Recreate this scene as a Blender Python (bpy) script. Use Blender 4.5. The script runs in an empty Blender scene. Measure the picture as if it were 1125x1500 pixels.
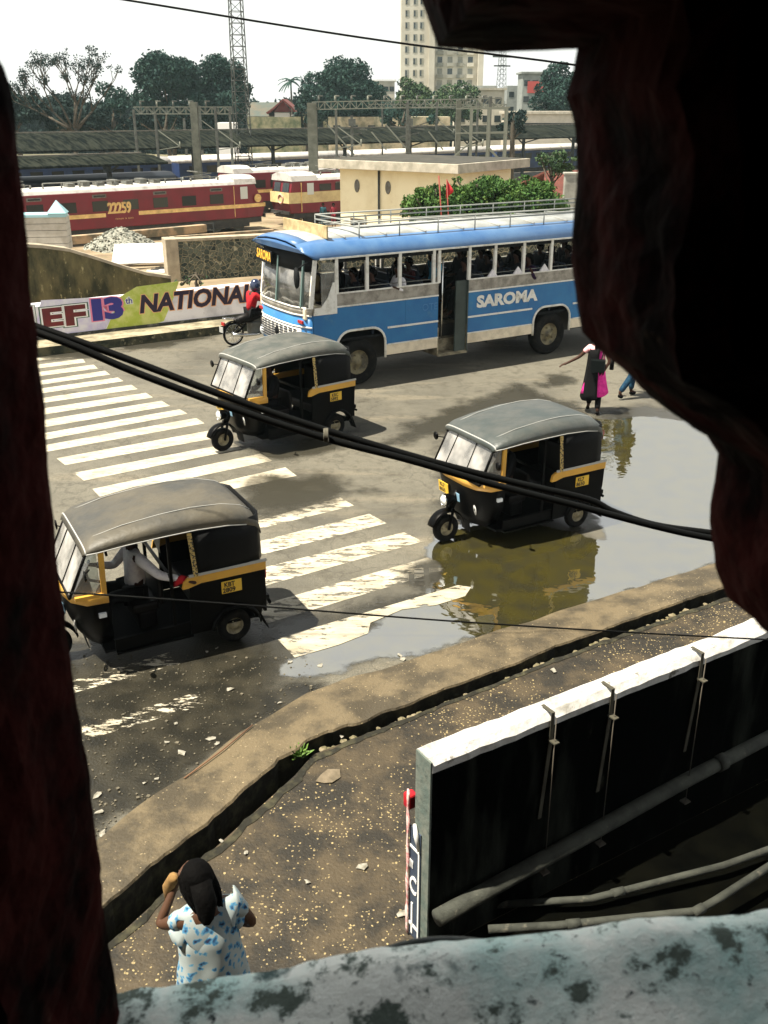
import bpy, bmesh, math, random
import numpy as np
from mathutils import Vector, Matrix, noise as mnoise
R = math.radians; PI = math.pi
random.seed(7); rng = np.random.default_rng(7)
sc = bpy.context.scene
COL = sc.collection
# ------------------------------------------------------------------ camera
CAMH = 5.7; FPX = 1425.0; HOR = 155.0
TH = math.atan((750 - HOR) / FPX)
cd = bpy.data.cameras.new("camera"); cam = bpy.data.objects.new("camera", cd); COL.objects.link(cam)
cam.location = (0, 0, CAMH); cam.rotation_euler = (PI / 2 - TH, 0, 0)
cd.sensor_fit = 'VERTICAL'; cd.sensor_height = 36.0; cd.lens = FPX * 36.0 / 1500.0
cd.clip_start = 0.02; cd.clip_end = 6000
cd.dof.use_dof = True; cd.dof.focus_distance = 17.0; cd.dof.aperture_fstop = 11.0
sc.camera = cam
# ------------------------------------------------------------------ light
SUN_EL = 66; SUN_TO = 18           # elevation; ground direction the light travels towards (deg from +X)
w = bpy.data.worlds.new("World"); sc.world = w; w.use_nodes = True
nt = w.node_tree; nt.nodes.clear()
out = nt.nodes.new('ShaderNodeOutputWorld'); bg = nt.nodes.new('ShaderNodeBackground')
sky = nt.nodes.new('ShaderNodeTexSky'); sky.sky_type = 'NISHITA'; sky.sun_disc = False
sky.sun_elevation = R(SUN_EL); sky.sun_rotation = R(90 - (SUN_TO + 180)); sky.air_density = 1.0
sky.dust_density = 6.0; sky.ozone_density = 1.0
mx = nt.nodes.new('ShaderNodeMix'); mx.data_type = 'RGBA'; mx.inputs[0].default_value = 0.6
mx.inputs[7].default_value = (15.7, 15.8, 15.1, 1)          # thin bright cloud veil over the blue
nt.links.new(sky.outputs[0], mx.inputs[6])
wtc = nt.nodes.new('ShaderNodeTexCoord'); wsp = nt.nodes.new('ShaderNodeSeparateXYZ'); nt.links.new(wtc.outputs['Generated'], wsp.inputs[0])
wr = nt.nodes.new('ShaderNodeMapRange'); wr.inputs[1].default_value = .50; wr.inputs[2].default_value = .85; wr.inputs[3].default_value = 1.0; wr.inputs[4].default_value = .07
wr.interpolation_type = 'SMOOTHSTEP'; nt.links.new(wsp.outputs[2], wr.inputs[0])   # veil thins towards the zenith
wm = nt.nodes.new('ShaderNodeVectorMath'); wm.operation = 'SCALE'; nt.links.new(mx.outputs[2], wm.inputs[0]); nt.links.new(wr.outputs[0], wm.inputs['Scale'])
nt.links.new(wm.outputs[0], bg.inputs[0])
bg.inputs[1].default_value = 0.05
nt.links.new(bg.outputs[0], out.inputs[0])
sd = bpy.data.lights.new("sun", 'SUN'); sun = bpy.data.objects.new("sun", sd); COL.objects.link(sun)
sd.energy = 5.0; sd.angle = R(0.5); sd.color = (1.0, 0.925, 0.78)
_d = Vector((math.cos(R(SUN_TO)) * math.cos(R(SUN_EL)), math.sin(R(SUN_TO)) * math.cos(R(SUN_EL)), -math.sin(R(SUN_EL))))
sun.rotation_euler = _d.to_track_quat('-Z', 'Y').to_euler(); sun.location = (0, 0, 40)
sc.view_settings.view_transform = 'Standard'; sc.view_settings.look = 'None'
sc.view_settings.exposure = 1.2; sc.view_settings.gamma = 1
# ------------------------------------------------------------------ helpers
def ray(px, py):
    x = (px - 562.5) / FPX; y = -(py - 750) / FPX
    return Vector((x, math.cos(TH) + y * math.sin(TH), -math.sin(TH) + y * math.cos(TH)))
def G(px, py, z=0.0):
    d = ray(px, py); t = (z - CAMH) / d.z
    return Vector((d.x * t, d.y * t, z))
def AY(px, py, Y):
    d = ray(px, py); t = Y / d.y
    return Vector((d.x * t, Y, CAMH + d.z * t))
def hitp(px, py, P0, u):       # vertical plane through P0 along u -> (s, z)
    d = ray(px, py); n = (-u[1], u[0])
    k = (n[0] * P0[0] + n[1] * P0[1]) / (n[0] * d.x + n[1] * d.y)
    x, y = d.x * k, d.y * k
    return ((x - P0[0]) * u[0] + (y - P0[1]) * u[1], CAMH + d.z * k)
A0 = R(31.8); U = Vector((math.cos(A0), math.sin(A0), 0)); V = Vector((-math.sin(A0), math.cos(A0), 0))
AR = R(38.0); UR = Vector((math.cos(AR), math.sin(AR), 0)); VR = Vector((-math.sin(AR), math.cos(AR), 0))

def tag(o, label=None, cat=None, group=None, kind=None):
    if label: o['label'] = label
    if cat: o['category'] = cat
    if group: o['group'] = group
    if kind: o['kind'] = kind
    return o
def empty(name, loc=(0, 0, 0), rz=0, label=None, cat=None, group=None, s=1.0):
    o = bpy.data.objects.new(name, None); COL.objects.link(o)
    o.location = loc; o.rotation_euler = (0, 0, rz); o.scale = (s, s, s); o.empty_display_size = .2
    return tag(o, label, cat, group)
def kids(o): return [c for c in bpy.data.objects if c.parent == o]
def copy_tree(o, parent=None):
    c = o.copy(); COL.objects.link(c)
    if parent is not None: c.parent = parent
    for ch in list(o.children): copy_tree(ch, c)
    return c
_m = {}
def mat(name, col, rough=.7, col2=None, scale=6.0, lo=.35, hi=.65, metal=0.0, bump=0.0, bscale=None, spec=.5, detail=6, stretch=None,
        col3=None, scale3=1.0, lo3=.5, hi3=.7, alpha=None, emit=None, coat=0, coord='Object'):
    if name in _m: return _m[name]
    m = bpy.data.materials.new(name); m.use_nodes = True; _m[name] = m
    N = m.node_tree.nodes; L = m.node_tree.links
    p = N['Principled BSDF']
    p.inputs['Base Color'].default_value = (*col, 1); p.inputs['Roughness'].default_value = rough
    p.inputs['Metallic'].default_value = metal; p.inputs['Specular IOR Level'].default_value = spec
    p.inputs['Coat Weight'].default_value = coat
    tc = N.new('ShaderNodeTexCoord'); mp = N.new('ShaderNodeMapping'); L.new(tc.outputs[coord], mp.inputs[0])
    if stretch: mp.inputs['Scale'].default_value = stretch
    def noisef(sc_, l, h):
        n = N.new('ShaderNodeTexNoise'); n.inputs['Scale'].default_value = sc_; n.inputs['Detail'].default_value = detail
        n.inputs['Roughness'].default_value = .62
        L.new(mp.outputs[0], n.inputs['Vector'])
        r = N.new('ShaderNodeMapRange'); r.inputs[1].default_value = l; r.inputs[2].default_value = h
        L.new(n.outputs[0], r.inputs[0]); return r.outputs[0], n.outputs[0]
    cur = None
    if col2:
        f, raw = noisef(scale, lo, hi)
        x = N.new('ShaderNodeMix'); x.data_type = 'RGBA'; x.inputs[6].default_value = (*col, 1); x.inputs[7].default_value = (*col2, 1)
        L.new(f, x.inputs[0]); cur = x.outputs[2]
    if col3:
        f3, _ = noisef(scale3, lo3, hi3)
        x = N.new('ShaderNodeMix'); x.data_type = 'RGBA'; x.inputs[7].default_value = (*col3, 1)
        if cur: L.new(cur, x.inputs[6])
        else: x.inputs[6].default_value = (*col, 1)
        L.new(f3, x.inputs[0]); cur = x.outputs[2]
    if cur: L.new(cur, p.inputs['Base Color'])
    if bump:
        n = N.new('ShaderNodeTexNoise'); n.inputs['Scale'].default_value = bscale or scale * 3; n.inputs['Detail'].default_value = 5
        L.new(mp.outputs[0], n.inputs['Vector'])
        b = N.new('ShaderNodeBump'); b.inputs['Strength'].default_value = 1.0; b.inputs['Distance'].default_value = bump
        L.new(n.outputs[0], b.inputs['Height']); L.new(b.outputs[0], p.inputs['Normal'])
    if alpha is not None: p.inputs['Alpha'].default_value = alpha
    if emit: p.inputs['Emission Color'].default_value = (*emit[0], 1); p.inputs['Emission Strength'].default_value = emit[1]
    return m
def glass(name, tint=(.8, .85, .85), a=.35, rough=.05):
    if name in _m: return _m[name]
    m = bpy.data.materials.new(name); m.use_nodes = True; _m[name] = m
    N = m.node_tree.nodes; L = m.node_tree.links; N.clear()
    o = N.new('ShaderNodeOutputMaterial'); t = N.new('ShaderNodeBsdfTransparent'); t.inputs[0].default_value = (*tint, 1)
    g = N.new('ShaderNodeBsdfGlossy'); g.inputs['Roughness'].default_value = rough; g.inputs[0].default_value = (.95, .95, .95, 1)
    d = N.new('ShaderNodeBsdfDiffuse'); d.inputs[0].default_value = (.55, .53, .5, 1)
    fr = N.new('ShaderNodeFresnel'); fr.inputs[0].default_value = 1.6
    x = N.new('ShaderNodeMixShader'); L.new(fr.outputs[0], x.inputs[0]); L.new(t.outputs[0], x.inputs[1]); L.new(g.outputs[0], x.inputs[2])
    y = N.new('ShaderNodeMixShader'); y.inputs[0].default_value = a
    n = N.new('ShaderNodeTexNoise'); n.inputs['Scale'].default_value = 3.0
    r = N.new('ShaderNodeMapRange'); r.inputs[1].default_value = .4; r.inputs[2].default_value = .7; r.inputs[3].default_value = a * .3; r.inputs[4].default_value = a * 1.3
    tc = N.new('ShaderNodeTexCoord'); L.new(tc.outputs['Object'], n.inputs['Vector']); L.new(n.outputs[0], r.inputs[0]); L.new(r.outputs[0], y.inputs[0])
    L.new(x.outputs[0], y.inputs[1]); L.new(d.outputs[0], y.inputs[2]); L.new(y.outputs[0], o.inputs[0])
    return m

class MB:
    def __init__(s): s.v = []; s.f = []; s.sm = []
    def add(s, vs, fs, smooth=False, M=None):
        n = len(s.v)
        s.v += [tuple((M @ Vector(v)) if M else v) for v in vs]
        s.f += [tuple(i + n for i in f) for f in fs]; s.sm += [smooth] * len(fs); return s
    def box(s, x0, x1, y0, y1, z0, z1, M=None):
        v = [(x0, y0, z0), (x1, y0, z0), (x1, y1, z0), (x0, y1, z0), (x0, y0, z1), (x1, y0, z1), (x1, y1, z1), (x0, y1, z1)]
        return s.add(v, [(3, 2, 1, 0), (4, 5, 6, 7), (0, 1, 5, 4), (1, 2, 6, 5), (2, 3, 7, 6), (3, 0, 4, 7)], False, M)
    def tube(s, pts, r, n=8, smooth=True, M=None, caps=True):
        pts = [Vector(p) for p in pts]; rs = r if isinstance(r, (list, tuple)) else [r] * len(pts)
        vs = []; fs = []; a = None
        for i, p in enumerate(pts):
            t = (pts[min(i + 1, len(pts) - 1)] - pts[max(i - 1, 0)]).normalized()
            if a is None:
                a = t.orthogonal().normalized()
            a = (a - t * a.dot(t)).normalized(); b = t.cross(a)
            for k in range(n):
                an = 2 * PI * k / n
                vs.append(tuple(p + (a * math.cos(an) + b * math.sin(an)) * rs[i]))
        for i in range(len(pts) - 1):
            for k in range(n):
                k2 = (k + 1) % n
                fs.append((i * n + k, i * n + k2, (i + 1) * n + k2, (i + 1) * n + k))
        if caps:
            fs.append(tuple(range(n - 1, -1, -1))); fs.append(tuple((len(pts) - 1) * n + k for k in range(n)))
        return s.add(vs, fs, smooth, M)
    def bar(s, a, b, w, h=None, M=None):
        a = Vector(a); b = Vector(b); h = h or w; t = (b - a).normalized()
        up = Vector((0, 0, 1)) if abs(t.z) < .95 else Vector((0, 1, 0))
        x = t.cross(up).normalized(); y = x.cross(t)
        vs = []
        for p in (a, b):
            for (i, j) in ((-1, -1), (1, -1), (1, 1), (-1, 1)): vs.append(tuple(p + x * i * w / 2 + y * j * h / 2))
        return s.add(vs, [(3, 2, 1, 0), (4, 5, 6, 7), (0, 1, 5, 4), (1, 2, 6, 5), (2, 3, 7, 6), (3, 0, 4, 7)], False, M)
    def lathe(s, prof, n=24, M=None, smooth=True, a0=0, a1=2 * PI, flat=False):   # prof: (r, z) ; axis z
        full = abs(a1 - a0 - 2 * PI) < 1e-6; m = n if full else n + 1
        vs = []; fs = []
        for k in range(m):
            an = a0 + (a1 - a0) * k / n
            for (r, z) in prof: vs.append((r * math.cos(an), r * math.sin(an), z))
        q = len(prof)
        for k in range(n):
            k2 = (k + 1) % m
            for j in range(q - 1): fs.append((k * q + j, k2 * q + j, k2 * q + j + 1, k * q + j + 1))
        return s.add(vs, fs, smooth, M)
    def prism(s, poly, h0, h1, M=None):      # poly (x,y) extruded along z
        n = len(poly)
        vs = [(x, y, h0) for x, y in poly] + [(x, y, h1) for x, y in poly]
        fs = [tuple(range(n - 1, -1, -1)), tuple(range(n, 2 * n))] + [(i, (i + 1) % n, n + (i + 1) % n, n + i) for i in range(n)]
        return s.add(vs, fs, False, M)
    def loft(s, rows, closed=False, smooth=True, cap=False, M=None):
        n = len(rows[0]); vs = [p for r in rows for p in r]; fs = []
        for i in range(len(rows) - 1):
            for k in range(n if closed else n - 1):
                k2 = (k + 1) % n
                fs.append((i * n + k, i * n + k2, (i + 1) * n + k2, (i + 1) * n + k))
        if cap: fs += [tuple(range(n - 1, -1, -1)), tuple((len(rows) - 1) * n + k for k in range(n))]
        return s.add(vs, fs, smooth, M)
    def build(s, name, m, parent=None, bevel=0, solid=0, M=None, sub=0):
        me = bpy.data.meshes.new(name); me.from_pydata(s.v, [], s.f)
        me.polygons.foreach_set('use_smooth', s.sm); me.update()
        o = bpy.data.objects.new(name, me); COL.objects.link(o); me.materials.append(m)
        if parent is not None: o.parent = parent
        if M is not None: o.matrix_local = M
        if solid:
            q = o.modifiers.new('s', 'SOLIDIFY'); q.thickness = solid; q.offset = 0
        if bevel:
            q = o.modifiers.new('b', 'BEVEL'); q.width = bevel; q.segments = 2; q.limit_method = 'ANGLE'; q.angle_limit = R(40)
        if sub:
            q = o.modifiers.new('d', 'SUBSURF'); q.levels = sub; q.render_levels = sub
        return o
def axis_y(x, y, z): return Matrix.Translation((x, y, z)) @ Matrix.Rotation(-PI / 2, 4, 'X')   # z axis -> +y
def text(s, size, M, m, parent, name='lettering', offset=0, ext=.002, shear=0, sx=1.0, space=1.0, align='LEFT', lift=0):
    c = bpy.data.curves.new('t', 'FONT'); c.body = s; c.size = size; c.offset = offset; c.extrude = ext; c.shear = shear
    c.space_character = space; c.align_x = align; c.resolution_u = 3
    o = bpy.data.objects.new('t', c); COL.objects.link(o)
    bpy.context.view_layer.update()
    me = bpy.data.meshes.new_from_object(o.evaluated_get(bpy.context.evaluated_depsgraph_get()))
    bpy.data.objects.remove(o); bpy.data.curves.remove(c)
    me.transform(Matrix.Diagonal((sx, 1, 1, 1))); me.transform(Matrix.Translation((0, 0, lift)))
    me.transform(M); me.materials.clear(); me.materials.append(m)
    q = bpy.data.objects.new(name, me); COL.objects.link(q)
    if parent is not None: q.parent = parent
    return q
def frame(o, X, Y):
    X = Vector(X).normalized(); Y = Vector(Y).normalized(); Z = X.cross(Y)
    return Matrix(((X.x, Y.x, Z.x, o[0]), (X.y, Y.y, Z.y, o[1]), (X.z, Y.z, Z.z, o[2]), (0, 0, 0, 1)))

# ------------------------------------------------------------------ palette
BLACKP = mat('black_paint', (.0014, .0014, .0016), .4, (.004, .0037, .003), 5, .5, .8, spec=.08)
YELLOWP = mat('yellow_paint', (.66, .36, .05), .4, (.5, .27, .06), 4, .4, .8)
RUBBER = mat('rubber', (.006, .006, .006), .85, (.028, .024, .018), 9, .5, .8, spec=.15)
RIMM = mat('rim_cream', (.32, .28, .17), .5, (.10, .085, .05), 14, .45, .7)
DARK = mat('dark_void', (.004, .004, .004), .9)
CHROME = mat('chrome', (.7, .7, .68), .2, metal=1)
REDL = mat('red_lens', (.35, .01, .01), .25)
WHITEL = mat('clear_lens', (.75, .78, .8), .08, spec=1)
SKIN = mat('skin', (.045, .018, .010), .65, spec=.25)
HAIR = mat('hair', (.0012, .001, .001), .8, spec=.08, bump=.01, bscale=30)
GLASS = glass('dusty_glass', a=.22)
WSG = glass('windscreen_glass', a=.62)  # pale film stands in for the bright reflection on the windscreens

# ------------------------------------------------------------------ soft-edged ground patches
def patch(name, poly, z, m, soft=.5, step=.2, kind='structure', wob=0.0):
    P = np.array([(p.x, p.y) for p in poly]); mn = P.min(0) - soft; mxx = P.max(0) + soft
    xs = np.arange(mn[0], mxx[0] + step, step); ys = np.arange(mn[1], mxx[1] + step, step)
    X, Y = np.meshgrid(xs, ys); pts = np.stack([X.ravel(), Y.ravel()], 1)
    inside = np.zeros(len(pts), bool); dist = np.full(len(pts), 1e9)
    n = len(P)
    for i in range(n):
        a = P[i]; b = P[(i + 1) % n]
        c = ((a[1] > pts[:, 1]) != (b[1] > pts[:, 1])) & (pts[:, 0] < (b[0] - a[0]) * (pts[:, 1] - a[1]) / (b[1] - a[1] + 1e-12) + a[0])
        inside ^= c
        ab = b - a; t = np.clip(((pts - a) @ ab) / (ab @ ab + 1e-12), 0, 1)
        dist = np.minimum(dist, np.linalg.norm(pts - (a + t[:, None] * ab), axis=1))
    sd_ = np.where(inside, dist, -dist)
    val = np.clip(.5 + .5 * sd_ / soft, 0, 1)
    W = len(xs); Hh = len(ys); faces = []; keep = val.reshape(Hh, W)
    for j in range(Hh - 1):
        for i in range(W - 1):
            if keep[j:j + 2, i:i + 2].max() > 0: faces.append((j * W + i, j * W + i + 1, (j + 1) * W + i + 1, (j + 1) * W + i))
    me = bpy.data.meshes.new(name); me.from_pydata([(a, b, z) for a, b in pts], [], faces)
    at = me.attributes.new('wet', 'FLOAT', 'POINT'); at.data.foreach_set('value', val.astype(np.float32))
    me.materials.append(m); me.update()
    o = bpy.data.objects.new(name, me); COL.objects.link(o); tag(o, kind=kind)
    bm = bmesh.new(); bm.from_mesh(me); bmesh.ops.delete(bm, geom=[v for v in bm.verts if not v.link_faces], context='VERTS'); bm.to_mesh(me); bm.free()
    return o
def patchmat(name, col, rough, lo, hi, nscale=2.0, namt=.5, spec=.5, ior=1.5, bump=0, col2=None, bscale=6, maxa=1.0, detail=8, metal=0):
    m = bpy.data.materials.new(name); m.use_nodes = True; N = m.node_tree.nodes; L = m.node_tree.links; _m[name] = m
    p = N['Principled BSDF']; p.inputs['Base Color'].default_value = (*col, 1); p.inputs['Roughness'].default_value = rough
    p.inputs['IOR'].default_value = ior; p.inputs['Specular IOR Level'].default_value = spec; p.inputs['Metallic'].default_value = metal
    a = N.new('ShaderNodeAttribute'); a.attribute_name = 'wet'
    tc = N.new('ShaderNodeTexCoord')
    n = N.new('ShaderNodeTexNoise'); n.inputs['Scale'].default_value = nscale; n.inputs['Detail'].default_value = detail; n.inputs['Roughness'].default_value = .6
    L.new(tc.outputs['Object'], n.inputs['Vector'])
    s1 = N.new('ShaderNodeMath'); s1.operation = 'SUBTRACT'; L.new(n.outputs[0], s1.inputs[0]); s1.inputs[1].default_value = .5
    s2 = N.new('ShaderNodeMath'); s2.operation = 'MULTIPLY_ADD'; L.new(s1.outputs[0], s2.inputs[0]); s2.inputs[1].default_value = namt * 2; L.new(a.outputs['Fac'], s2.inputs[2])
    r = N.new('ShaderNodeMapRange'); r.interpolation_type = 'SMOOTHSTEP'; r.inputs[1].default_value = lo; r.inputs[2].default_value = hi; r.inputs[4].default_value = maxa
    L.new(s2.outputs[0], r.inputs[0]); L.new(r.outputs[0], p.inputs['Alpha'])
    if col2:
        n2 = N.new('ShaderNodeTexNoise'); n2.inputs['Scale'].default_value = nscale * 2.3; L.new(tc.outputs['Object'], n2.inputs['Vector'])
        x = N.new('ShaderNodeMix'); x.data_type = 'RGBA'; x.inputs[6].default_value = (*col, 1); x.inputs[7].default_value = (*col2, 1)
        r2 = N.new('ShaderNodeMapRange'); r2.inputs[1].default_value = .4; r2.inputs[2].default_value = .65; L.new(n2.outputs[0], r2.inputs[0])
        L.new(r2.outputs[0], x.inputs[0]); L.new(x.outputs[2], p.inputs['Base Color'])
    if bump:
        n3 = N.new('ShaderNodeTexNoise'); n3.inputs['Scale'].default_value = bscale; n3.inputs['Detail'].default_value = 2
        L.new(tc.outputs['Object'], n3.inputs['Vector'])
        b = N.new('ShaderNodeBump'); b.inputs['Distance'].default_value = bump; L.new(n3.outputs[0], b.inputs['Height']); L.new(b.outputs[0], p.inputs['Normal'])
    return m
#SECTION:GROUND
# ------------------------------------------------------------------ ground materials
def asphalt():
    m = bpy.data.materials.new('asphalt'); m.use_nodes = True; _m['asphalt'] = m; N = m.node_tree.nodes; L = m.node_tree.links
    p = N['Principled BSDF']; tc = N.new('ShaderNodeTexCoord')
    def noi(s, d=8, r=.6, st=None):
        n = N.new('ShaderNodeTexNoise'); n.inputs['Scale'].default_value = s; n.inputs['Detail'].default_value = d; n.inputs['Roughness'].default_value = r
        if st:
            mp = N.new('ShaderNodeMapping'); mp.inputs['Rotation'].default_value = (0, 0, -A0); mp.inputs['Scale'].default_value = st
            L.new(tc.outputs['Object'], mp.inputs[0]); L.new(mp.outputs[0], n.inputs['Vector'])
        else: L.new(tc.outputs['Object'], n.inputs['Vector'])
        return n.outputs[0]
    def mr(i, a, b, c=0, d=1):
        r = N.new('ShaderNodeMapRange'); r.inputs[1].default_value = a; r.inputs[2].default_value = b; r.inputs[3].default_value = c; r.inputs[4].default_value = d
        L.new(i, r.inputs[0]); return r.outputs[0]
    def mixc(f, a, b):
        x = N.new('ShaderNodeMix'); x.data_type = 'RGBA'
        L.new(f, x.inputs[0])
        for k, c in ((6, a), (7, b)):
            if isinstance(c, tuple): x.inputs[k].default_value = (*c, 1)
            else: L.new(c, x.inputs[k])
        return x.outputs[2]
    c = mixc(mr(noi(.35), .42, .62), (.165, .152, .116), (.088, .082, .064))
    c = mixc(mr(noi(.9, 8, .6, (.35, 1.6, 1)), .55, .75), c, (.25, .215, .15))
    c = mixc(mr(noi(1.6, 10, .7), .56, .70), c, (.05, .043, .028))
    c = mixc(mr(noi(55, 4), .42, .66, 0, .75), c, (.05, .046, .036))
    c = mixc(mr(noi(5, 9, .78), .50, .62, 0, .6), c, (.07, .062, .044))
    c = mixc(mr(noi(14, 6, .75), .62, .78, 0, .8), c, (.36, .31, .22))
    vo = N.new('ShaderNodeTexVoronoi'); vo.feature = 'DISTANCE_TO_EDGE'; vo.inputs['Scale'].default_value = .55
    wd = N.new('ShaderNodeTexNoise'); wd.inputs['Scale'].default_value = 1.3; wd.inputs['Detail'].default_value = 8; L.new(tc.outputs['Object'], wd.inputs['Vector'])
    vm = N.new('ShaderNodeVectorMath'); vm.operation = 'MULTIPLY_ADD'; vm.inputs[1].default_value = (1.4, 1.4, 1.4); L.new(wd.outputs['Color'], vm.inputs[0]); L.new(tc.outputs['Object'], vm.inputs[2]); L.new(vm.outputs[0], vo.inputs['Vector'])
    c = mixc(mr(vo.outputs['Distance'], .004, .014, .4, 0), c, (.035, .03, .022))
    L.new(c, p.inputs['Base Color']); p.inputs['Roughness'].default_value = .75
    b = N.new('ShaderNodeBump'); b.inputs['Distance'].default_value = .012; L.new(noi(38, 6, .75), b.inputs['Height']); L.new(b.outputs[0], p.inputs['Normal'])
    return m
def chips(name, base, base2, chip, thr=.22, scale=26, keep=.5, rough=.7):
    m = bpy.data.materials.new(name); m.use_nodes = True; _m[name] = m; N = m.node_tree.nodes; L = m.node_tree.links
    p = N['Principled BSDF']; tc = N.new('ShaderNodeTexCoord')
    n = N.new('ShaderNodeTexNoise'); n.inputs['Scale'].default_value = 1.1; n.inputs['Detail'].default_value = 9; n.inputs['Roughness'].default_value = .65
    L.new(tc.outputs['Object'], n.inputs['Vector'])
    n.inputs['Scale'].default_value = 1.9; r = N.new('ShaderNodeMapRange'); r.inputs[1].default_value = .42; r.inputs[2].default_value = .58; L.new(n.outputs[0], r.inputs[0])
    x = N.new('ShaderNodeMix'); x.data_type = 'RGBA'; x.inputs[6].default_value = (*base, 1); x.inputs[7].default_value = (*base2, 1); L.new(r.outputs[0], x.inputs[0])
    nd = N.new('ShaderNodeTexNoise'); nd.inputs['Scale'].default_value = 30; L.new(tc.outputs['Object'], nd.inputs['Vector'])
    va = N.new('ShaderNodeVectorMath'); va.operation = 'MULTIPLY_ADD'; L.new(nd.outputs['Color'], va.inputs[0]); va.inputs[1].default_value = (.03, .03, .03); L.new(tc.outputs['Object'], va.inputs[2])
    v = N.new('ShaderNodeTexVoronoi'); v.inputs['Scale'].default_value = scale; L.new(va.outputs[0], v.inputs['Vector'])
    lt = N.new('ShaderNodeMath'); lt.operation = 'LESS_THAN'; L.new(v.outputs['Distance'], lt.inputs[0])
    sp = N.new('ShaderNodeSeparateColor'); L.new(v.outputs['Color'], sp.inputs[0]); tv = N.new('ShaderNodeMath'); tv.operation = 'MULTIPLY_ADD'; L.new(sp.outputs[1], tv.inputs[0]); tv.inputs[1].default_value = thr * 1.15; tv.inputs[2].default_value = thr * .3; L.new(tv.outputs[0], lt.inputs[1])
    n4 = N.new('ShaderNodeTexNoise'); n4.inputs['Scale'].default_value = .7; n4.inputs['Detail'].default_value = 5; L.new(tc.outputs['Object'], n4.inputs['Vector'])
    ad = N.new('ShaderNodeMath'); ad.operation = 'MULTIPLY_ADD'; L.new(n4.outputs[0], ad.inputs[0]); ad.inputs[1].default_value = 2.6; L.new(sp.outputs[0], ad.inputs[2])
    gt = N.new('ShaderNodeMath'); gt.operation = 'GREATER_THAN'; gt.inputs[1].default_value = 2.35 - keep; L.new(ad.outputs[0], gt.inputs[0])
    mu = N.new('ShaderNodeMath'); mu.operation = 'MULTIPLY'; L.new(lt.outputs[0], mu.inputs[0]); L.new(gt.outputs[0], mu.inputs[1])
    y = N.new('ShaderNodeMix'); y.data_type = 'RGBA'; L.new(mu.outputs[0], y.inputs[0]); L.new(x.outputs[2], y.inputs[6]); cm = N.new('ShaderNodeMix'); cm.data_type = 'RGBA'; L.new(sp.outputs[2], cm.inputs[0]); cm.inputs[6].default_value = (chip[0] * .35, chip[1] * .33, chip[2] * .4, 1); cm.inputs[7].default_value = (*chip, 1); L.new(cm.outputs[2], y.inputs[7])
    L.new(y.outputs[2], p.inputs['Base Color']); p.inputs['Roughness'].default_value = rough
    b = N.new('ShaderNodeBump'); b.inputs['Distance'].default_value = .01
    n5 = N.new('ShaderNodeTexNoise'); n5.inputs['Scale'].default_value = 35; n5.inputs['Detail'].default_value = 6; L.new(tc.outputs['Object'], n5.inputs['Vector'])
    L.new(n5.outputs[0], b.inputs['Height']); L.new(b.outputs[0], p.inputs['Normal'])
    return m
ASPH = asphalt()
SIDEW = chips('pavement_chips', (.058, .042, .021), (.013, .010, .005), (.42, .33, .15), .25, 34, .58)
KERBM = chips('kerb_concrete', (.125, .095, .052), (.048, .037, .020), (.34, .27, .15), .22, 40, .36)
# ------------------------------------------------------------------ road, kerb, drain, pavement
ko = [(60, 1300), (180, 1200), (350, 1075), (450, 1015), (700, 935), (870, 880), (1050, 825)]
ki = [(60, 1405), (150, 1330), (410, 1112), (450, 1085), (640, 1015), (860, 930), (1060, 860)]
KO = [G(*p, .02) for p in ko]; KI = [G(*p, .10) for p in ki]
KO = [KO[0] + (KO[0] - KO[1]).normalized() * 12] + KO + [KO[-1] + U * 140]
KI = [KI[0] + (KI[0] - KI[1]).normalized() * 12] + KI + [KI[-1] + U * 140]
DW = [.2, .2, .22, .18, .10, .08, .08, .09, .09]
def offs(pts, d):
    o = []
    for i, p in enumerate(pts):
        t = (pts[min(i + 1, len(pts) - 1)] - pts[max(i - 1, 0)]); t.z = 0; t.normalize()
        o.append(p + Vector((t.y, -t.x, 0)) * d[i])
    return o
KS = offs(KI, DW)
def dense(pts, step=.12, far=25):
    o = []
    for a, b in zip(pts[:-1], pts[1:]):
        L_ = (b - a).length; n = max(1, int(min(L_, far) / step))
        for i in range(n): o.append(a + (b - a) * (i / n))
    return o + [pts[-1]]
def resample(pts, N):
    pts = [Vector((p.x, p.y, 0)) for p in pts]; return pts
def flat_poly(name, pts, z, m, kind='structure'):
    mb = MB(); mb.add([(p.x, p.y, z) for p in pts], [tuple(range(len(pts)))]); o = mb.build(name, m); return tag(o, kind=kind)
# far kerb / pavement below the painted wall
W0 = G(60, 497, .22); W1 = G(380, 460, .22); WU = (W1 - W0); WU.z = 0; WU.normalize(); WN = Vector((-WU.y, WU.x, 0))
B0 = G(225, 502); FU = WU.copy(); FN = WN.copy()
FA = B0 - FU * 140; FB = B0 + FU * 160
roadpts = KO + [FB + FN * .1, FA + FN * .1]
flat_poly('road', roadpts, 0.0, ASPH)
swpts = [KS[0] + Vector((0, -30, 0))] + KS + [KS[-1] + Vector((0, -90, 0))]
flat_poly('pavement', swpts, 0.0, SIDEW)
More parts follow.
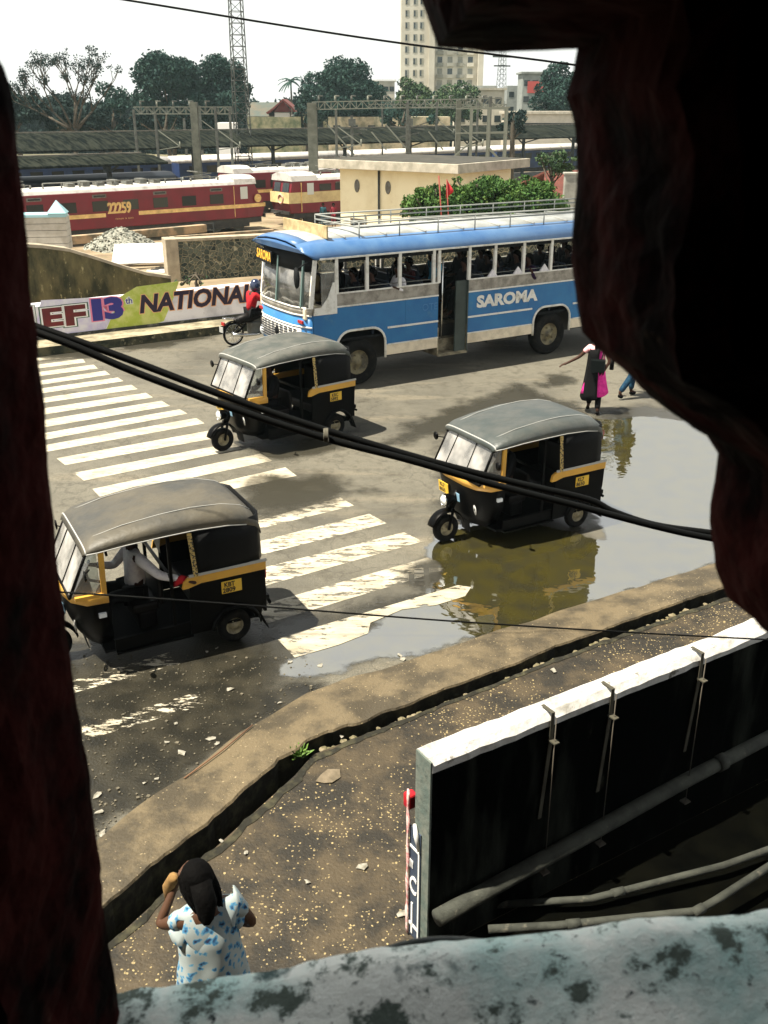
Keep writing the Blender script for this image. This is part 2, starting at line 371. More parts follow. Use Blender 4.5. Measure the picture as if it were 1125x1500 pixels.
# kerb band + drain slot, with ragged edges
def nz(x, y, z=0, s=1.0): return mnoise.noise(Vector((x * s, y * s, z)))
rows = []
def lerp(a, b, t): return a + (b - a) * t
for i in range(len(KO) - 1):
    L_ = max((KO[i + 1] - KO[i]).length, (KI[i + 1] - KI[i]).length); n = int(L_ / .08) if 1 <= i < len(KO) - 2 else 60
    for j in range(n):
        t = j / n; a = lerp(KO[i], KO[i + 1], t); b = lerp(KI[i], KI[i + 1], t); s = lerp(KS[i], KS[i + 1], t); rows.append((a, b, s))
mb = MB(); db = MB(); R1 = []; R2 = []
for a, b, s in rows:
    j = nz(a.x, a.y, 0, 1.7) * .05; k = nz(b.x, b.y, 5, 3) * .035 + nz(b.x, b.y, 9, 9) * .025 + nz(b.x, b.y, 2, 25) * .018; q = nz(s.x, s.y, 3, 5) * .05 + nz(s.x, s.y, 3, 14) * .03
    w_ = (b - a); w_.z = 0; wd = w_.normalized()
    a2 = a + wd * j; b2 = b + wd * k; s2 = s + wd * q
    h = .10 + nz(a.x, a.y, 7, 2) * .025
    R1.append([(a2.x, a2.y, -.02), (a2.x + wd.x * .03, a2.y + wd.y * .03, h * .45), (lerp(a2, b2, .3).x, lerp(a2, b2, .3).y, h * .75), (lerp(a2, b2, .7).x, lerp(a2, b2, .7).y, h), (b2.x - wd.x * .02, b2.y - wd.y * .02, h), (b2.x, b2.y, h - .02)])
    s3 = s2 + wd * .05
    R2.append([(b2.x, b2.y, h - .02), (b2.x - wd.x * .015, b2.y - wd.y * .015, h - .05), (b2.x - wd.x * .03, b2.y - wd.y * .03, -.38), (s2.x, s2.y, -.36), (s2.x, s2.y, -.03), (s2.x + wd.x * .02, s2.y + wd.y * .02, .012 + .03 * max(0, nz(s.x, s.y, 2, 8))), (s3.x + wd.x * .05, s3.y + wd.y * .05, .006)])
mb.loft(R1, smooth=False); tag(mb.build('kerb', KERBM), kind='structure')
db.loft(R2, smooth=False); tag(db.build('drain', mat('drain_shade_stone', (.012, .011, .006), .95, (.06, .055, .028), 7, .46, .68, bump=.01)), kind='structure')  # shade in the slot and on the kerb's inner face painted dark
# near-side broken mortar lumps along the drain
STONE = mat('broken_mortar', (.23, .19, .12), .9, (.10, .09, .04), 12, .4, .6, bump=.01)
mb = MB()
def lump(mb, c, r, seed=0, flat=.6):
    bm = bmesh.new(); bmesh.ops.create_icosphere(bm, subdivisions=2, radius=1)
    vs = []
    for v in bm.verts:
        n = 1 + .45 * mnoise.noise(v.co * 1.6 + Vector((seed, seed * 2, 0)))
        vs.append((c[0] + v.co.x * r * n, c[1] + v.co.y * r * n, c[2] + v.co.z * r * n * flat))
    fs = [tuple(v.index for v in f.verts) for f in bm.faces]; mb.add(vs, fs, False); bm.free()
for i, (a, b, s) in enumerate(rows):
    if .2 < a.y and s.x > -.6 and s.x < 5 and random.random() < .42:
        d = (b - a); d.z = 0; d.normalize(); c = s + d * random.uniform(-.05, .02)
        lump(mb, (c.x, c.y, -.015), random.uniform(.02, .055), i, .5)
tag(mb.build('rubble', STONE), kind='stuff')
# far kerb and pavement
FK = mat('far_kerb', (.10, .09, .05), .9, (.02, .025, .015), 2.2, .42, .58, bump=.01, col3=(.35, .30, .18), scale3=5, lo3=.6, hi3=.7)
mb = MB()
poly = [FA, FB, FB + WN * 12, FA + WN * 6]
a0, a1 = FA, FB
mb.add([(FA.x, FA.y, -.02), (FB.x, FB.y, -.02), (FB.x, FB.y, .22), (FA.x, FA.y, .22)], [(0, 1, 2, 3)])
tag(mb.build('kerb', FK), kind='structure')
FPV = mat('far_pavement', (.36, .31, .21), .9, (.16, .14, .09), 2.5, .4, .6)
q0 = W0 - WU * 140; q1 = W0 + WU * 160
mb = MB(); mb.add([(FA.x, FA.y, .22), (FB.x, FB.y, .22), (q1.x, q1.y, .22), (q0.x, q0.y, .22)], [(0, 1, 2, 3)])
tag(mb.build('pavement', FPV), kind='structure')
# ------------------------------------------------------------------ terrain behind the painted wall
YARD = mat('yard_ground', (.29, .225, .14), .95, (.16, .115, .07), .35, .4, .62, col3=(.12, .12, .05), scale3=1.2, lo3=.58, hi3=.7, bump=.03, bscale=3)
def tz(x, y):
    p = Vector((x, y, 0)) - Vector((W0.x, W0.y, 0)); d = p.dot(WN)
    if d < 0: return .18
    if d < 9: z = .15 - .03 * d
    else: z = -.12 - (d - 9) * .125
    return max(z, -3.0) + .12 * nz(x, y, 0, .25) * min(1, d / 6)
def GT(px, py, zo=0):
    z = 0.0
    for _ in range(30):
        g = G(px, py, z); z = .6 * z + .4 * tz(g.x, g.y)
    return G(px, py, z)
mb = MB(); vs = []; nx, ny = 110, 90
for j in range(ny + 1):
    for i in range(nx + 1):
        s = -90 + 180 * i / nx; d = .05 + (j / ny) ** 1.6 * 130
        p = Vector((W0.x, W0.y, 0)) + WU * s + WN * d; vs.append((p.x, p.y, tz(p.x, p.y)))
fs = [(j * (nx + 1) + i, j * (nx + 1) + i + 1, (j + 1) * (nx + 1) + i + 1, (j + 1) * (nx + 1) + i) for j in range(ny) for i in range(nx)]
mb.add(vs, fs, True); tag(mb.build('ground', YARD), kind='structure')
FARG = mat('far_ground', (.16, .14, .08), .95, (.07, .08, .035), .05, .4, .6)
mb = MB(); mb.box(-600, 740, -290, 500, -3.6, -3.25); tag(mb.build('terrain', FARG), kind='structure')
# ------------------------------------------------------------------ zebra markings
def paint(name, lo, hi, sc_=9, col=(.52, .475, .375)):
    m = bpy.data.materials.new(name); m.use_nodes = True; _m[name] = m; N = m.node_tree.nodes; L = m.node_tree.links
    p = N['Principled BSDF']; p.inputs['Base Color'].default_value = (*col, 1); p.inputs['Roughness'].default_value = .6
    tc = N.new('ShaderNodeTexCoord'); mp = N.new('ShaderNodeMapping'); mp.inputs['Rotation'].default_value = (0, 0, -A0); mp.inputs['Scale'].default_value = (.45, 1.3, 1)
    L.new(tc.outputs['Object'], mp.inputs[0])
    def noi(s, d):
        n = N.new('ShaderNodeTexNoise'); n.inputs['Scale'].default_value = s; n.inputs['Detail'].default_value = d; n.inputs['Roughness'].default_value = .72
        L.new(mp.outputs[0], n.inputs['Vector']); return n.outputs[0]
    r = N.new('ShaderNodeMapRange'); r.inputs[1].default_value = lo; r.inputs[2].default_value = hi; L.new(noi(sc_, 9), r.inputs[0]); L.new(r.outputs[0], p.inputs['Alpha'])
    x = N.new('ShaderNodeMix'); x.data_type = 'RGBA'; x.inputs[6].default_value = (*col, 1); x.inputs[7].default_value = (col[0] * .6, col[1] * .57, col[2] * .5, 1)
    r2 = N.new('ShaderNodeMapRange'); r2.inputs[1].default_value = .40; r2.inputs[2].default_value = .66; L.new(noi(4, 9), r2.inputs[0]); L.new(r2.outputs[0], x.inputs[0]); L.new(x.outputs[2], p.inputs['Base Color'])
    return m
def c1(x, y): return (50 + x / 2.8125, 490 + y / 2.8125)
def c2(x, y): return (340 + x / 2.8125, 690 + y / 2.8125)
def c3(x, y): return (80 + x / 3.75, 920 + y / 3.75)
st = [[(5, 98), (165, 85), (175, 95), (5, 108)], [(10, 125), (200, 100), (212, 115), (10, 140)], [(15, 155), (245, 124), (263, 140), (15, 172)],
      [(38, 188), (292, 149), (313, 165), (38, 205)], [(45, 220), (345, 177), (368, 192), (45, 240)], [(45, 260), (400, 207), (427, 225), (48, 280)],
      [(48, 303), (460, 240), (490, 259), (50, 328)], [(50, 350), (525, 273), (560, 294), (52, 380)], [(60, 403), (600, 308), (632, 326), (62, 430)],
      [(65, 452), (668, 344), (702, 366), (68, 480)], [(92, 510), (738, 393), (775, 422), (128, 538)], [(165, 570), (820, 446), (858, 470), (205, 602)],
      [(240, 636), (935, 490), (980, 520), (272, 670)], [(715, 620), (1035, 547), (1082, 582), (765, 648)]]
mb = MB()
for k, q in enumerate(st):
    P = [G(*c1(*p), .004) for p in q]
    if k < 10:      # the hidden left ends
        P[0] = P[1] - (P[1] - P[0]).normalized() * 3.3; P[3] = P[2] - (P[2] - P[3]).normalized() * 3.3
    mb.add(P, [(3, 2, 1, 0)])
tag(mb.build('road_markings', paint('road_paint', .34, .42)), kind='structure')
st2 = [[(-60, 252), (445, 108), (502, 142), (-40, 275)], [(-20, 322), (565, 176), (637, 215), (0, 375)], [(0, 430), (708, 252), (785, 290), (20, 505)],
       [(20, 580), (868, 338), (950, 385), (70, 650)], [(185, 690), (1040, 430), (1085, 465), (258, 768)], [(280, 76), (325, 48), (382, 78), (330, 84)], [(155, 88), (200, 80), (210, 86), (160, 96)]]
mb = MB()
for k, q in enumerate(st2):
    if k != 4: mb.add([G(*c2(*p), .004) for p in q], [(3, 2, 1, 0)])
tag(mb.build('road_markings', paint('road_paint_worn', .435, .485, 7)), kind='structure')
mb = MB(); mb.add([G(*c2(*p), .0125) for p in [(185, 690), (700, 538), (930, 470), (985, 478), (960, 515), (840, 552), (700, 570), (570, 625), (560, 668), (440, 715), (258, 768)]], [tuple(range(10, -1, -1))])
tag(mb.build('road_markings', paint('road_paint_wet', .40, .46, 5, (.46, .42, .33))), kind='structure')
st3 = [[(60, 300), (640, 130), (705, 190), (90, 360)], [(150, 540), (790, 350), (830, 420), (150, 620)]]
mb = MB()
for q in st3: mb.add([G(*c3(*p), .006) for p in q], [(3, 2, 1, 0)])
tag(mb.build('road_markings', paint('road_paint_flaked', .51, .545, 6)), kind='structure')
# ------------------------------------------------------------------ wet ground, with some painted shade
DAMP_SHADE = patchmat('damp_shade_road', (.012, .011, .007), .42, .33, .70, 1.4, .45, col2=(.032, .028, .018), bump=.006, bscale=40, maxa=.96)
patch('damp_shade_road', [G(*p) for p in [(60, 950), (200, 925), (390, 905), (405, 960), (395, 1010), (470, 1005), (440, 1030), (345, 1080), (180, 1202), (40, 1320)]], .0045, DAMP_SHADE, .5, .15)  # wet road, with the nearest rickshaw's dark reflection painted in
DAMP_SHADE2 = patchmat('damp_shade_pale', (.038, .035, .025), .4, .40, .85, 1.2, .6, bump=.004, bscale=40, maxa=.85)
for pl in ([(380, 690), (520, 700), (560, 720), (470, 745), (360, 770), (340, 740)], [(390, 915), (560, 870), (700, 860), (620, 930), (480, 1000), (380, 1000)],
           [(540, 660), (640, 640), (640, 800), (560, 860), (640, 870), (880, 790), (880, 620), (860, 600), (760, 560), (620, 610)],
           [(760, 560), (830, 545), (860, 560), (800, 572)], [(850, 600), (950, 590), (1060, 620), (1000, 660), (860, 640)], [(160, 500), (330, 480), (330, 492), (180, 520)],
           [(60, 515), (150, 508), (150, 525), (60, 530)], [(330, 650), (520, 630), (520, 660), (380, 680)]):  # last patch paints the shade beneath the middle rickshaw
    patch('damp_shade_road', [G(*p) for p in pl], .0052, DAMP_SHADE2, .6, .2)
PUD = patchmat('puddle_water', (.050, .043, .012), .03, .42, .56, 1.5, .55, ior=4.0, spec=.5, bump=.004, bscale=4, col2=(.035, .032, .016))
pp = [(862, 618), (940, 612), (1010, 616), (1060, 650), (1130, 700), (1130, 790), (1050, 826), (870, 882), (700, 937), (560, 965), (470, 985), (420, 985), (440, 955), (540, 925), (620, 880), (650, 855), (640, 830), (620, 800), (680, 770), (800, 770), (880, 790), (875, 740), (850, 700), (866, 650)]
patch('puddle', [G(*p) for p in pp], .008, PUD, .35, .12)
# ------------------------------------------------------------------ painted wall with lettering
WALLW = mat('whitewash', (.80, .78, .82), .85, (.52, .50, .53), 1.8, .45, .7, bump=.006, col3=(.28, .26, .24), scale3=3, lo3=.64, hi3=.74)
pw = empty('painted_wall', (W0.x, W0.y, .22), math.atan2(WU.y, WU.x), 'low whitewashed roadside wall painted with large dark red, blue and black slogan letters', 'wall')
mb = MB()
rowsw = []
for i in range(0, 241):
    s = -80 + i * 1.0
    h = .88 + .02 * nz(s, 0, 1, .6)
    rowsw.append([(s, 0, 0), (s, 0, h - .05), (s, .05, h), (s, .25, h), (s, .3, h - .05), (s, .3, 0)])
mb.loft(rowsw, smooth=False, cap=True); mb.build('wall', WALLW, pw)
def wp(px, py): s, z = hitp(px, py, W0, WU); return s, z - .22
XF = lambda s, z, lift=0: frame((s, -lift, z), (1, 0, 0), (0, 0, 1))
PB = mat('paint_maroon', (.16, .012, .015), .7, (.10, .01, .012), 4); PBL = mat('paint_blue', (.03, .03, .22), .7); PPK = mat('paint_pink', (.75, .22, .35), .7)
PGR = mat('paint_lime', (.42, .50, .07), .8, (.6, .62, .2), 3, .4, .6); PNV = mat('paint_black', (.02, .01, .03), .7); POR = mat('paint_peach', (.80, .42, .22), .7)
PLL = mat('paint_lilac', (.55, .5, .7), .8, (.72, .7, .76), 3, .4, .65); PDG = mat('paint_dark_green', (.05, .12, .08), .7); PWH = mat('paint_white', (.8, .8, .78), .6)
def blob_poly(pts, y, m, name):
    mb = MB(); mb.prism([(a, b) for a, b in pts], 0, .003, frame((0, -y, 0), (1, 0, 0), (0, 0, 1))); return mb.build(name, m, pw)
def gp(lst): return [wp(*p) for p in lst]
blob_poly(gp([(172, 437), (200, 420), (262, 412), (256, 432), (240, 470), (200, 485), (155, 484), (165, 462)]), .001, PGR, 'painted_panel')
blob_poly(gp([(52, 478), (60, 440), (170, 434), (166, 460), (150, 488), (60, 492)]), .0005, PLL, 'painted_panel')
def gtext(s, x0, x1, yb, yt, m, outl, name='lettering', sx=None, shear=0, bold=.02, o2=.05, lift=.006):
    s0, z0 = wp(x0, yb); s1, _ = wp(x1, yb); _, z1 = wp(x0, yt)
    size = abs(z1 - z0) / .70
    t = text(s, size, Matrix(), m, None, bold and name or name, offset=bold)
    wdt = max(v.co.x for v in t.data.vertices) - min(v.co.x for v in t.data.vertices); mnx = min(v.co.x for v in t.data.vertices)
    bpy.data.objects.remove(t)
    k = (s1 - s0) / wdt
    for (mm, off, lf) in [(outl2, o, l) for outl2, o, l in outl] + [(m, bold, lift)]:
        text(s, size, XF(s0 - mnx * k, z0, lf), mm, pw, name, offset=off, sx=k, shear=shear)
gtext('I', 38, 52, 484, 450, PB, [(PDG, .055, .004), (PWH, .045, .005)])
gtext('E', 64, 94, 478, 453, PB, [(PDG, .075, .0035), (PWH, .055, .005)], bold=.03)
gtext('F', 97, 128, 476, 449, PB, [(PDG, .075, .0035), (PWH, .055, .005)], bold=.03)
gtext('1', 136, 151, 468, 440, PBL, [(PPK, .07, .0045)], bold=.045)
gtext('3', 154, 182, 466, 438, PBL, [(PPK, .07, .0045)], bold=.045)
gtext('th', 184, 194, 445, 436, PBL, [(PWH, .02, .0045)], bold=.004)
gtext('NATIONAL', 205, 372, 458, 433, PNV, [(POR, .045, .0042)], bold=.025, shear=.18)
gtext('C', 374, 400, 438, 410, PNV, [(PB, .05, .0042)], bold=.025)
# dark band at its foot
mb = MB(); mb.box(-80, 160, -.03, 0, 0, .07); mb.build('foot_band', mat('foot_dirt', (.05, .05, .04), .9, (.2, .19, .16), 3, .5, .6), pw)
# ------------------------------------------------------------------ old stained wall with a falling top
MOSSW = mat('mossy_plaster', (.15, .125, .055), .95, (.025, .027, .012), 1.6, .38, .62, col3=(.42, .36, .18), scale3=7, lo3=.60, hi3=.72, bump=.02, bscale=8, stretch=(1, 1, .45))
a = G(-60, 436, .15); b = G(236, 416, .15); off = WN * 1.6
a = Vector((W0.x, W0.y, 0)) - WU * 6 + WN * 1.9; b_s, _ = hitp(240, 415, a, WU); 
rw = empty('sloping_wall', (a.x, a.y, .1), math.atan2(WU.y, WU.x), 'tall mossy stained old wall whose pale top slopes down behind the painted wall', 'wall')
def wz(px, py): s, z = hitp(px, py, a, WU); return s, z - .1
pr = [wz(30, 358), wz(62, 360), wz(100, 365), wz(140, 377), wz(180, 390), wz(215, 400), wz(250, 405)]
pr = [(pr[0][0] - 4, pr[0][1] + .1)] + pr
mb = MB(); poly = [(p[0], p[1] - .06) for p in pr] + [(pr[-1][0], -.1), (pr[0][0], -.1)]
mb.prism(poly, 0, .35, frame((0, .35, 0), (1, 0, 0), (0, 0, 1))); mb.build('wall', MOSSW, rw)
CON = mat('pale_concrete', (.42, .36, .26), .9, (.26, .22, .16), 2.5, .4, .65, bump=.006)
mb = MB(); mb.loft([[(s, -.04, z - .06), (s, -.04, z + .02), (s, .45, z + .02), (s, .45, z - .06)] for s, z in pr], closed=True, cap=True, smooth=False); mb.build('coping', CON, rw)
# ------------------------------------------------------------------ rubble stone wall
STW = bpy.data.materials.new('rubble_stone'); STW.use_nodes = True; N = STW.node_tree.nodes; L = STW.node_tree.links; p = N['Principled BSDF']
tc = N.new('ShaderNodeTexCoord'); v = N.new('ShaderNodeTexVoronoi'); v.feature = 'DISTANCE_TO_EDGE'; v.inputs['Scale'].default_value = 6.5; L.new(tc.outputs['Object'], v.inputs['Vector'])
v2 = N.new('ShaderNodeTexVoronoi'); v2.inputs['Scale'].default_value = 6.5; L.new(tc.outputs['Object'], v2.inputs['Vector'])
r = N.new('ShaderNodeMapRange'); r.inputs[1].default_value = .02; r.inputs[2].default_value = .09; L.new(v.outputs[0], r.inputs[0])
cr = N.new('ShaderNodeValToRGB'); cr.color_ramp.elements[0].color = (.012, .022, .020, 1); cr.color_ramp.elements[1].color = (.11, .12, .085, 1); sp = N.new('ShaderNodeSeparateColor'); L.new(v2.outputs['Color'], sp.inputs[0]); L.new(sp.outputs[0], cr.inputs[0])
x = N.new('ShaderNodeMix'); x.data_type = 'RGBA'; x.inputs[6].default_value = (.34, .31, .21, 1); L.new(r.outputs[0], x.inputs[0]); L.new(cr.outputs[0], x.inputs[7]); L.new(x.outputs[2], p.inputs['Base Color']); p.inputs['Roughness'].default_value = .9
bb = N.new('ShaderNodeBump'); bb.inputs['Distance'].default_value = .05; L.new(r.outputs[0], bb.inputs['Height']); L.new(bb.outputs[0], p.inputs['Normal'])
sa = G(246, 404, .1); su = Vector((math.cos(R(22)), math.sin(R(22)), 0))
sw = empty('stone_wall', (sa.x, sa.y, -.1), R(22), 'dark rubble stone wall with pale mortar and flat concrete top behind the rider', 'wall')
z1 = hitp(246, 352, sa, su)[1] + .1
mb = MB(); mb.box(.45, 20, 0, .4, -.3, z1 - .06); mb.build('wall', STW, sw)
mb = MB(); mb.box(.45, 20, -.05, .5, z1 - .06, z1 + .03); mb.build('coping', CON, sw)
mb = MB(); mb.box(0, .449, -.03, .7, -.3, z1 + .04); mb.build('end_pier', CON, sw, bevel=.02)
# corrugated sheets
CORR = mat('corrugated_sheet', (.62, .63, .63), .45, (.4, .38, .36), 1.5, .5, .7, metal=.2)
def corr(name, c, rz, L_, W_, tilt, label, pitch=.28, n=None):
    o = empty(name, c, rz, label, 'roof sheet')
    mb = MB(); k = int(W_ / pitch * 8); rows_ = []
    for i in range(k + 1):
        y = i / 8 * pitch; zz = .05 * math.sin(2 * PI * i / 8) + y * math.sin(tilt)
        rows_.append([(0, y * math.cos(tilt), zz), (L_, y * math.cos(tilt), zz)])
    mb.loft(rows_, smooth=True); mb.build('sheet', CORR, o, solid=.012)
    mb = MB(); mb.bar((.1, .05, -.09), (L_ - .1, .05, -.09), .06, .06); mb.bar((.1, W_ * .9, W_ * .9 * math.sin(tilt) - .1), (L_ - .1, W_ * .9, W_ * .9 * math.sin(tilt) - .1), .06, .06); mb.build('batten', mat('old_wood', (.12, .09, .06), .9), o)
    return o
c = G(163, 383, .45); corr('corrugated_roof', (c.x, c.y, .35), R(12), 4.3, 3.2, R(5), 'row of ribbed grey corrugated sheets lying beside the stone wall end')
c = G(214, 396, .1); corr('corrugated_roof', (c.x, c.y, .05), R(-22), 1.6, .9, R(3), 'short ribbed sheet on the ground below the larger sheets')
# gravel heap
gc = G(178, 356, -.7); mb = MB(); mb.add([], [])
vs = []; fs = []
for j in range(9):
    for i in range(24):
        rr = 1.55 * j / 8; an = 2 * PI * i / 24; z = 1.0 * max(0, 1 - (rr / 1.55) ** 1.3)
        vs.append((rr * math.cos(an) * 1.25, rr * math.sin(an), z + .12 * nz(rr * math.cos(an), rr * math.sin(an), 0, 4)))
for j in range(8):
    for i in range(24): fs.append((j * 24 + i, j * 24 + (i + 1) % 24, (j + 1) * 24 + (i + 1) % 24, (j + 1) * 24 + i))
mb.add(vs, fs, False)
for i in range(260):
    an = random.uniform(0, 2 * PI); q = random.random(); rr = 1.5 * math.sqrt(q); z = 1.0 * (1 - (rr / 1.55) ** 1.3)
    mb.box(-.05, .05, -.05, .05, -.04, .04, Matrix.Translation((rr * math.cos(an) * 1.25, rr * math.sin(an), z + .02)) @ Matrix.Rotation(random.uniform(0, 3), 4, (random.random(), random.random(), .5)))
o = mb.build('gravel_heap', mat('gravel_grey', (.33, .32, .27), .9, (.10, .11, .09), 9, .4, .6)); o.location = (gc.x, gc.y, -.95); tag(o, 'grey heap of broken stones behind the corrugated sheets', 'gravel heap')
# low platform edge lines in the yard
mb = MB(); q = G(240, 342, -1.1); q2 = q - UR * 25; q3 = q + UR * 4
LW = mat('yard_edge', (.40, .28, .17), .9, (.14, .12, .08), 1.2, .4, .6)
for (pa, pb, zz, hh, ww, nm, lb) in [((100, 352), (300, 334), -1.3, .45, .5, 'low_wall', 'long low dirt stained kerb wall beside the rear of the long red locomotive'),
                             ((250, 352), (400, 341), -.9, .4, .3, 'low_wall', 'pale low wall above the stone wall coping')]:
    A_ = G(*pa, zz); B_ = G(*pb, zz); mb = MB(); mb.bar(A_, B_, ww, hh); o = mb.build(nm, LW, bevel=.02); tag(o, lb, 'low wall')
# white gate pillar block at left
GP = mat('limewash_block', (.5, .48, .43), .85, (.36, .34, .29), 2, .4, .7)
ga = G(100, 357, -.3)
gl = empty('gatehouse', (ga.x, ga.y, -.6), R(8), 'white banded masonry block with a pale blue coping and small peaked pillar cap', 'gatehouse')
zt = hitp(100, 318, ga, (math.cos(R(8)), math.sin(R(8))))[1] + .6
mb = MB()
for i in range(5): mb.box(-5, 0, 0, 1.2, i * zt / 5 + (.02 if i else 0), (i + 1) * zt / 5)
mb.build('wall', GP, gl)
BLC = mat('pale_blue_paint', (.30, .52, .58), .7)
mb = MB(); mb.box(-5.05, -.75, -.06, 1.26, zt, zt + .12); mb.build('coping', BLC, gl)
mb = MB(); mb.box(-.75, .03, -.08, .7, zt, zt + .18); mb.loft([[(-.8, -.12, zt + .18), (.08, -.12, zt + .18), (.08, .75, zt + .18), (-.8, .75, zt + .18)], [(-.37, .3, zt + .75)] * 4], closed=True, cap=False, smooth=False); mb.build('pillar_cap', BLC, gl)
# ------------------------------------------------------------------ railway
RZ = -3.0
LRED = mat('loco_red', (.17, .006, .016), .55, (.12, .008, .014), 1.2, .4, .7); LYEL = mat('loco_yellow', (.85, .58, .22), .5, (.55, .36, .13), 2)
LCREAM = mat('loco_cream', (.62, .50, .24), .6, (.45, .33, .16), 1.5, .45, .7); LROOF = mat('loco_roof', (.55, .53, .50), .6, (.3, .28, .25), 1.5, .5, .7)
UFR = mat('underframe', (.012, .014, .014), .7, (.04, .035, .03), 3); WIN = mat('dark_window', (.015, .02, .022), .15); PANEG = mat('pale_pane', (.55, .58, .55), .3)
METG = mat('grey_steel', (.16, .17, .16), .6, (.09, .08, .06), 4)
def loco(name, pos, rz, L_, label, cream=False, number=None, nose=0, vis=-1):
    o = empty(name, pos, rz, label, 'locomotive')
    body = LRED
    W = 1.5
    # body shell: cross-section loft with sloping noses at both ends
    def sec(x, topx, inset=0):
        return [(x, -W + inset, 1.0), (x, -W + inset, 1.9), (x, -W + inset, 3.35), (x, W - inset, 3.35), (x, W - inset, 1.9), (x, W - inset, 1.0)]
    mb = MB(); e = .9 if not cream else .35
    rows_ = [[(0 - .25, -W + .25, 1.0), (0, -W + .2, 1.8), (-e, -W + .12, 3.35), (-e, W - .12, 3.35), (0, W - .2, 1.8), (-.25, W - .25, 1.0)],
             sec(-1.6, 0), sec(-L_ + 1.6, 0),
             [(-L_ + .25, -W + .25, 1.0), (-L_, -W + .2, 1.8), (-L_ + e, -W + .12, 3.35), (-L_ + e, W - .12, 3.35), (-L_, W - .2, 1.8), (-L_ + .25, W - .25, 1.0)]]
    mb.loft(rows_, closed=True, cap=True, smooth=False); mb.build('body', body, o, bevel=.04)
    mb = MB()
    for x0, x1, hh in ((-2.6, -e + .1, 3.95), (-L_ + e - .1, -L_ + 2.6, 3.95), (-L_ + 2.6, -2.6, 3.68)):
        rr = []
        for x, f in ((x0, 1), (x1, 1)):
            rr.append([(x, -W * .99 + .02, 3.36), (x, -W * .9, 3.36 + (hh - 3.36) * .65), (x, -W * .45, hh), (x, W * .45, hh), (x, W * .9, 3.36 + (hh - 3.36) * .65), (x, W * .99 - .02, 3.36)])
        mb.loft(rr, closed=True, cap=True, smooth=False)
    mb.build('roof', LROOF, o)
    for sy in (-1, 1):
        mb = MB()
        if cream: mb.box(-L_ + 1.6, -1.6, sy * W - .012, sy * W + .012, 1.75, 2.55)
        else: mb.box(-L_ + 1.6, -1.6, sy * W - .012, sy * W + .012, 1.72, 1.98)
        mb.build('stripe', LCREAM if cream else LYEL, o)
        n = 8
        for i in range(n):
            xx = -4.2 - i * (L_ - 7.5) / (n - 1)
            mb = MB(); mb.box(xx - .55, xx + .55, sy * (W + .004) - .02, sy * (W + .004) + .02, 2.12 if not cream else 2.6, 2.78 if not cream else 3.1); mb.build('window', WIN, o)
            if i % 2 == 0:
                mb = MB(); mb.box(xx - .5, xx + .5, sy * (W + .004) - .015, sy * (W + .004) + .015, 2.98, 3.2)
                f = mb.build('grille', METG, o); mb = MB(); mb.box(xx - .4, xx + .4, sy * (W + .02) - .012, sy * (W + .02) + .012, 3.04, 3.14); mb.build('slot', WIN, f)
        for xx in (-1.9, -L_ + 1.9):
            mb = MB(); mb.box(xx - .3, xx + .3, sy * (W + .004) - .02, sy * (W + .004) + .02, 2.35, 3.2); f = mb.build('cab_window', PANEG, o)
            mb = MB(); mb.box(xx - .86, xx - .82, sy * W - .03, sy * W + .03, 1.1, 3.25); mb.build('handrail', LYEL, o)
    if cream:   # band round both noses
        for sx, x0 in ((1, 0), (-1, -L_)):
            mb = MB(); x1 = x0 - sx * 1.6
            mb.loft([[(x1, -W - .012, z), (x0 + sx * .01 - sx * .02, -W + .15, z), (x0 + sx * .02 - sx * e * .3 * ((z - 1.8) / 1.2), -.6, z), (x0 + sx * .02 - sx * e * .3 * ((z - 1.8) / 1.2), .6, z), (x0 - sx * .01, W - .15, z), (x1, W + .012, z)] for z in (1.75, 2.55)], smooth=False)
            mb.build('nose_band', LCREAM, o, solid=.02)
    else:
        for sx, x0 in ((1, 0), (-1, -L_)):
            mb = MB(); x1 = x0 - sx * 1.6
            mb.loft([[(x1, -W - .012, z), (x0 + sx * .0, -W + .19, z), (x0 + sx * .02, 0, z), (x0 + sx * .0, W - .19, z), (x1, W + .012, z)] for z in (1.72, 1.98)], smooth=False)
            mb.build('stripe', LYEL, o, solid=.03)
    for sx, x0 in ((1, 0), (-1, -L_)):      # windscreens
        for sy in (-.62, .62):
            xa = x0 - sx * e * .52; xb = x0 - sx * e * .92
            mb = MB(); mb.loft([[(xa + sx * .03, sy - .45, 2.55), (xa + sx * .03, sy + .45, 2.55)], [(xb + sx * .03, sy - .42, 3.22), (xb + sx * .03, sy + .42, 3.22)]], smooth=False); mb.build('windscreen', WIN, o, solid=.02)
        mb = MB(); mb.box(-1.3, 1.3, -.06, .06, -.12, .12, Matrix.Translation((x0 - sx * .05, 0, 1.05)) @ Matrix.Rotation(PI / 2, 4, 'Z')); mb.tube([(x0 - sx * .1, 0, 1.0), (x0 + sx * .55, 0, 1.0)], .09); mb.build('buffer_beam', UFR, o)
    # underframe, bogies
    mb = MB(); mb.box(-L_ + .4, -.4, -1.35, 1.35, .62, .99); mb.box(-L_ * .62, -L_ * .38, -1.3, 1.3, .2, .62)
    mb.build('underframe', UFR, o)
    for cx in (-4.0, -L_ + 4.0):
        mb = MB(); mb.box(cx - 2.6, cx + 2.6, -1.25, -1.05, .35, .7); mb.box(cx - 2.6, cx + 2.6, 1.05, 1.25, .35, .7); b = mb.build('bogie', UFR, o)
        for dx in (-1.9, 0, 1.9):
            mb = MB()
            for sy in (-.8, .8): mb.lathe([(.0, -.07), (.5, -.07), (.55, -.02), (.5, .07), (0, .07)], 18, axis_y(cx + dx, sy, .55))
            mb.tube([(cx + dx, -.8, .55), (cx + dx, .8, .55)], .08); mb.build('wheelset', METG, b)
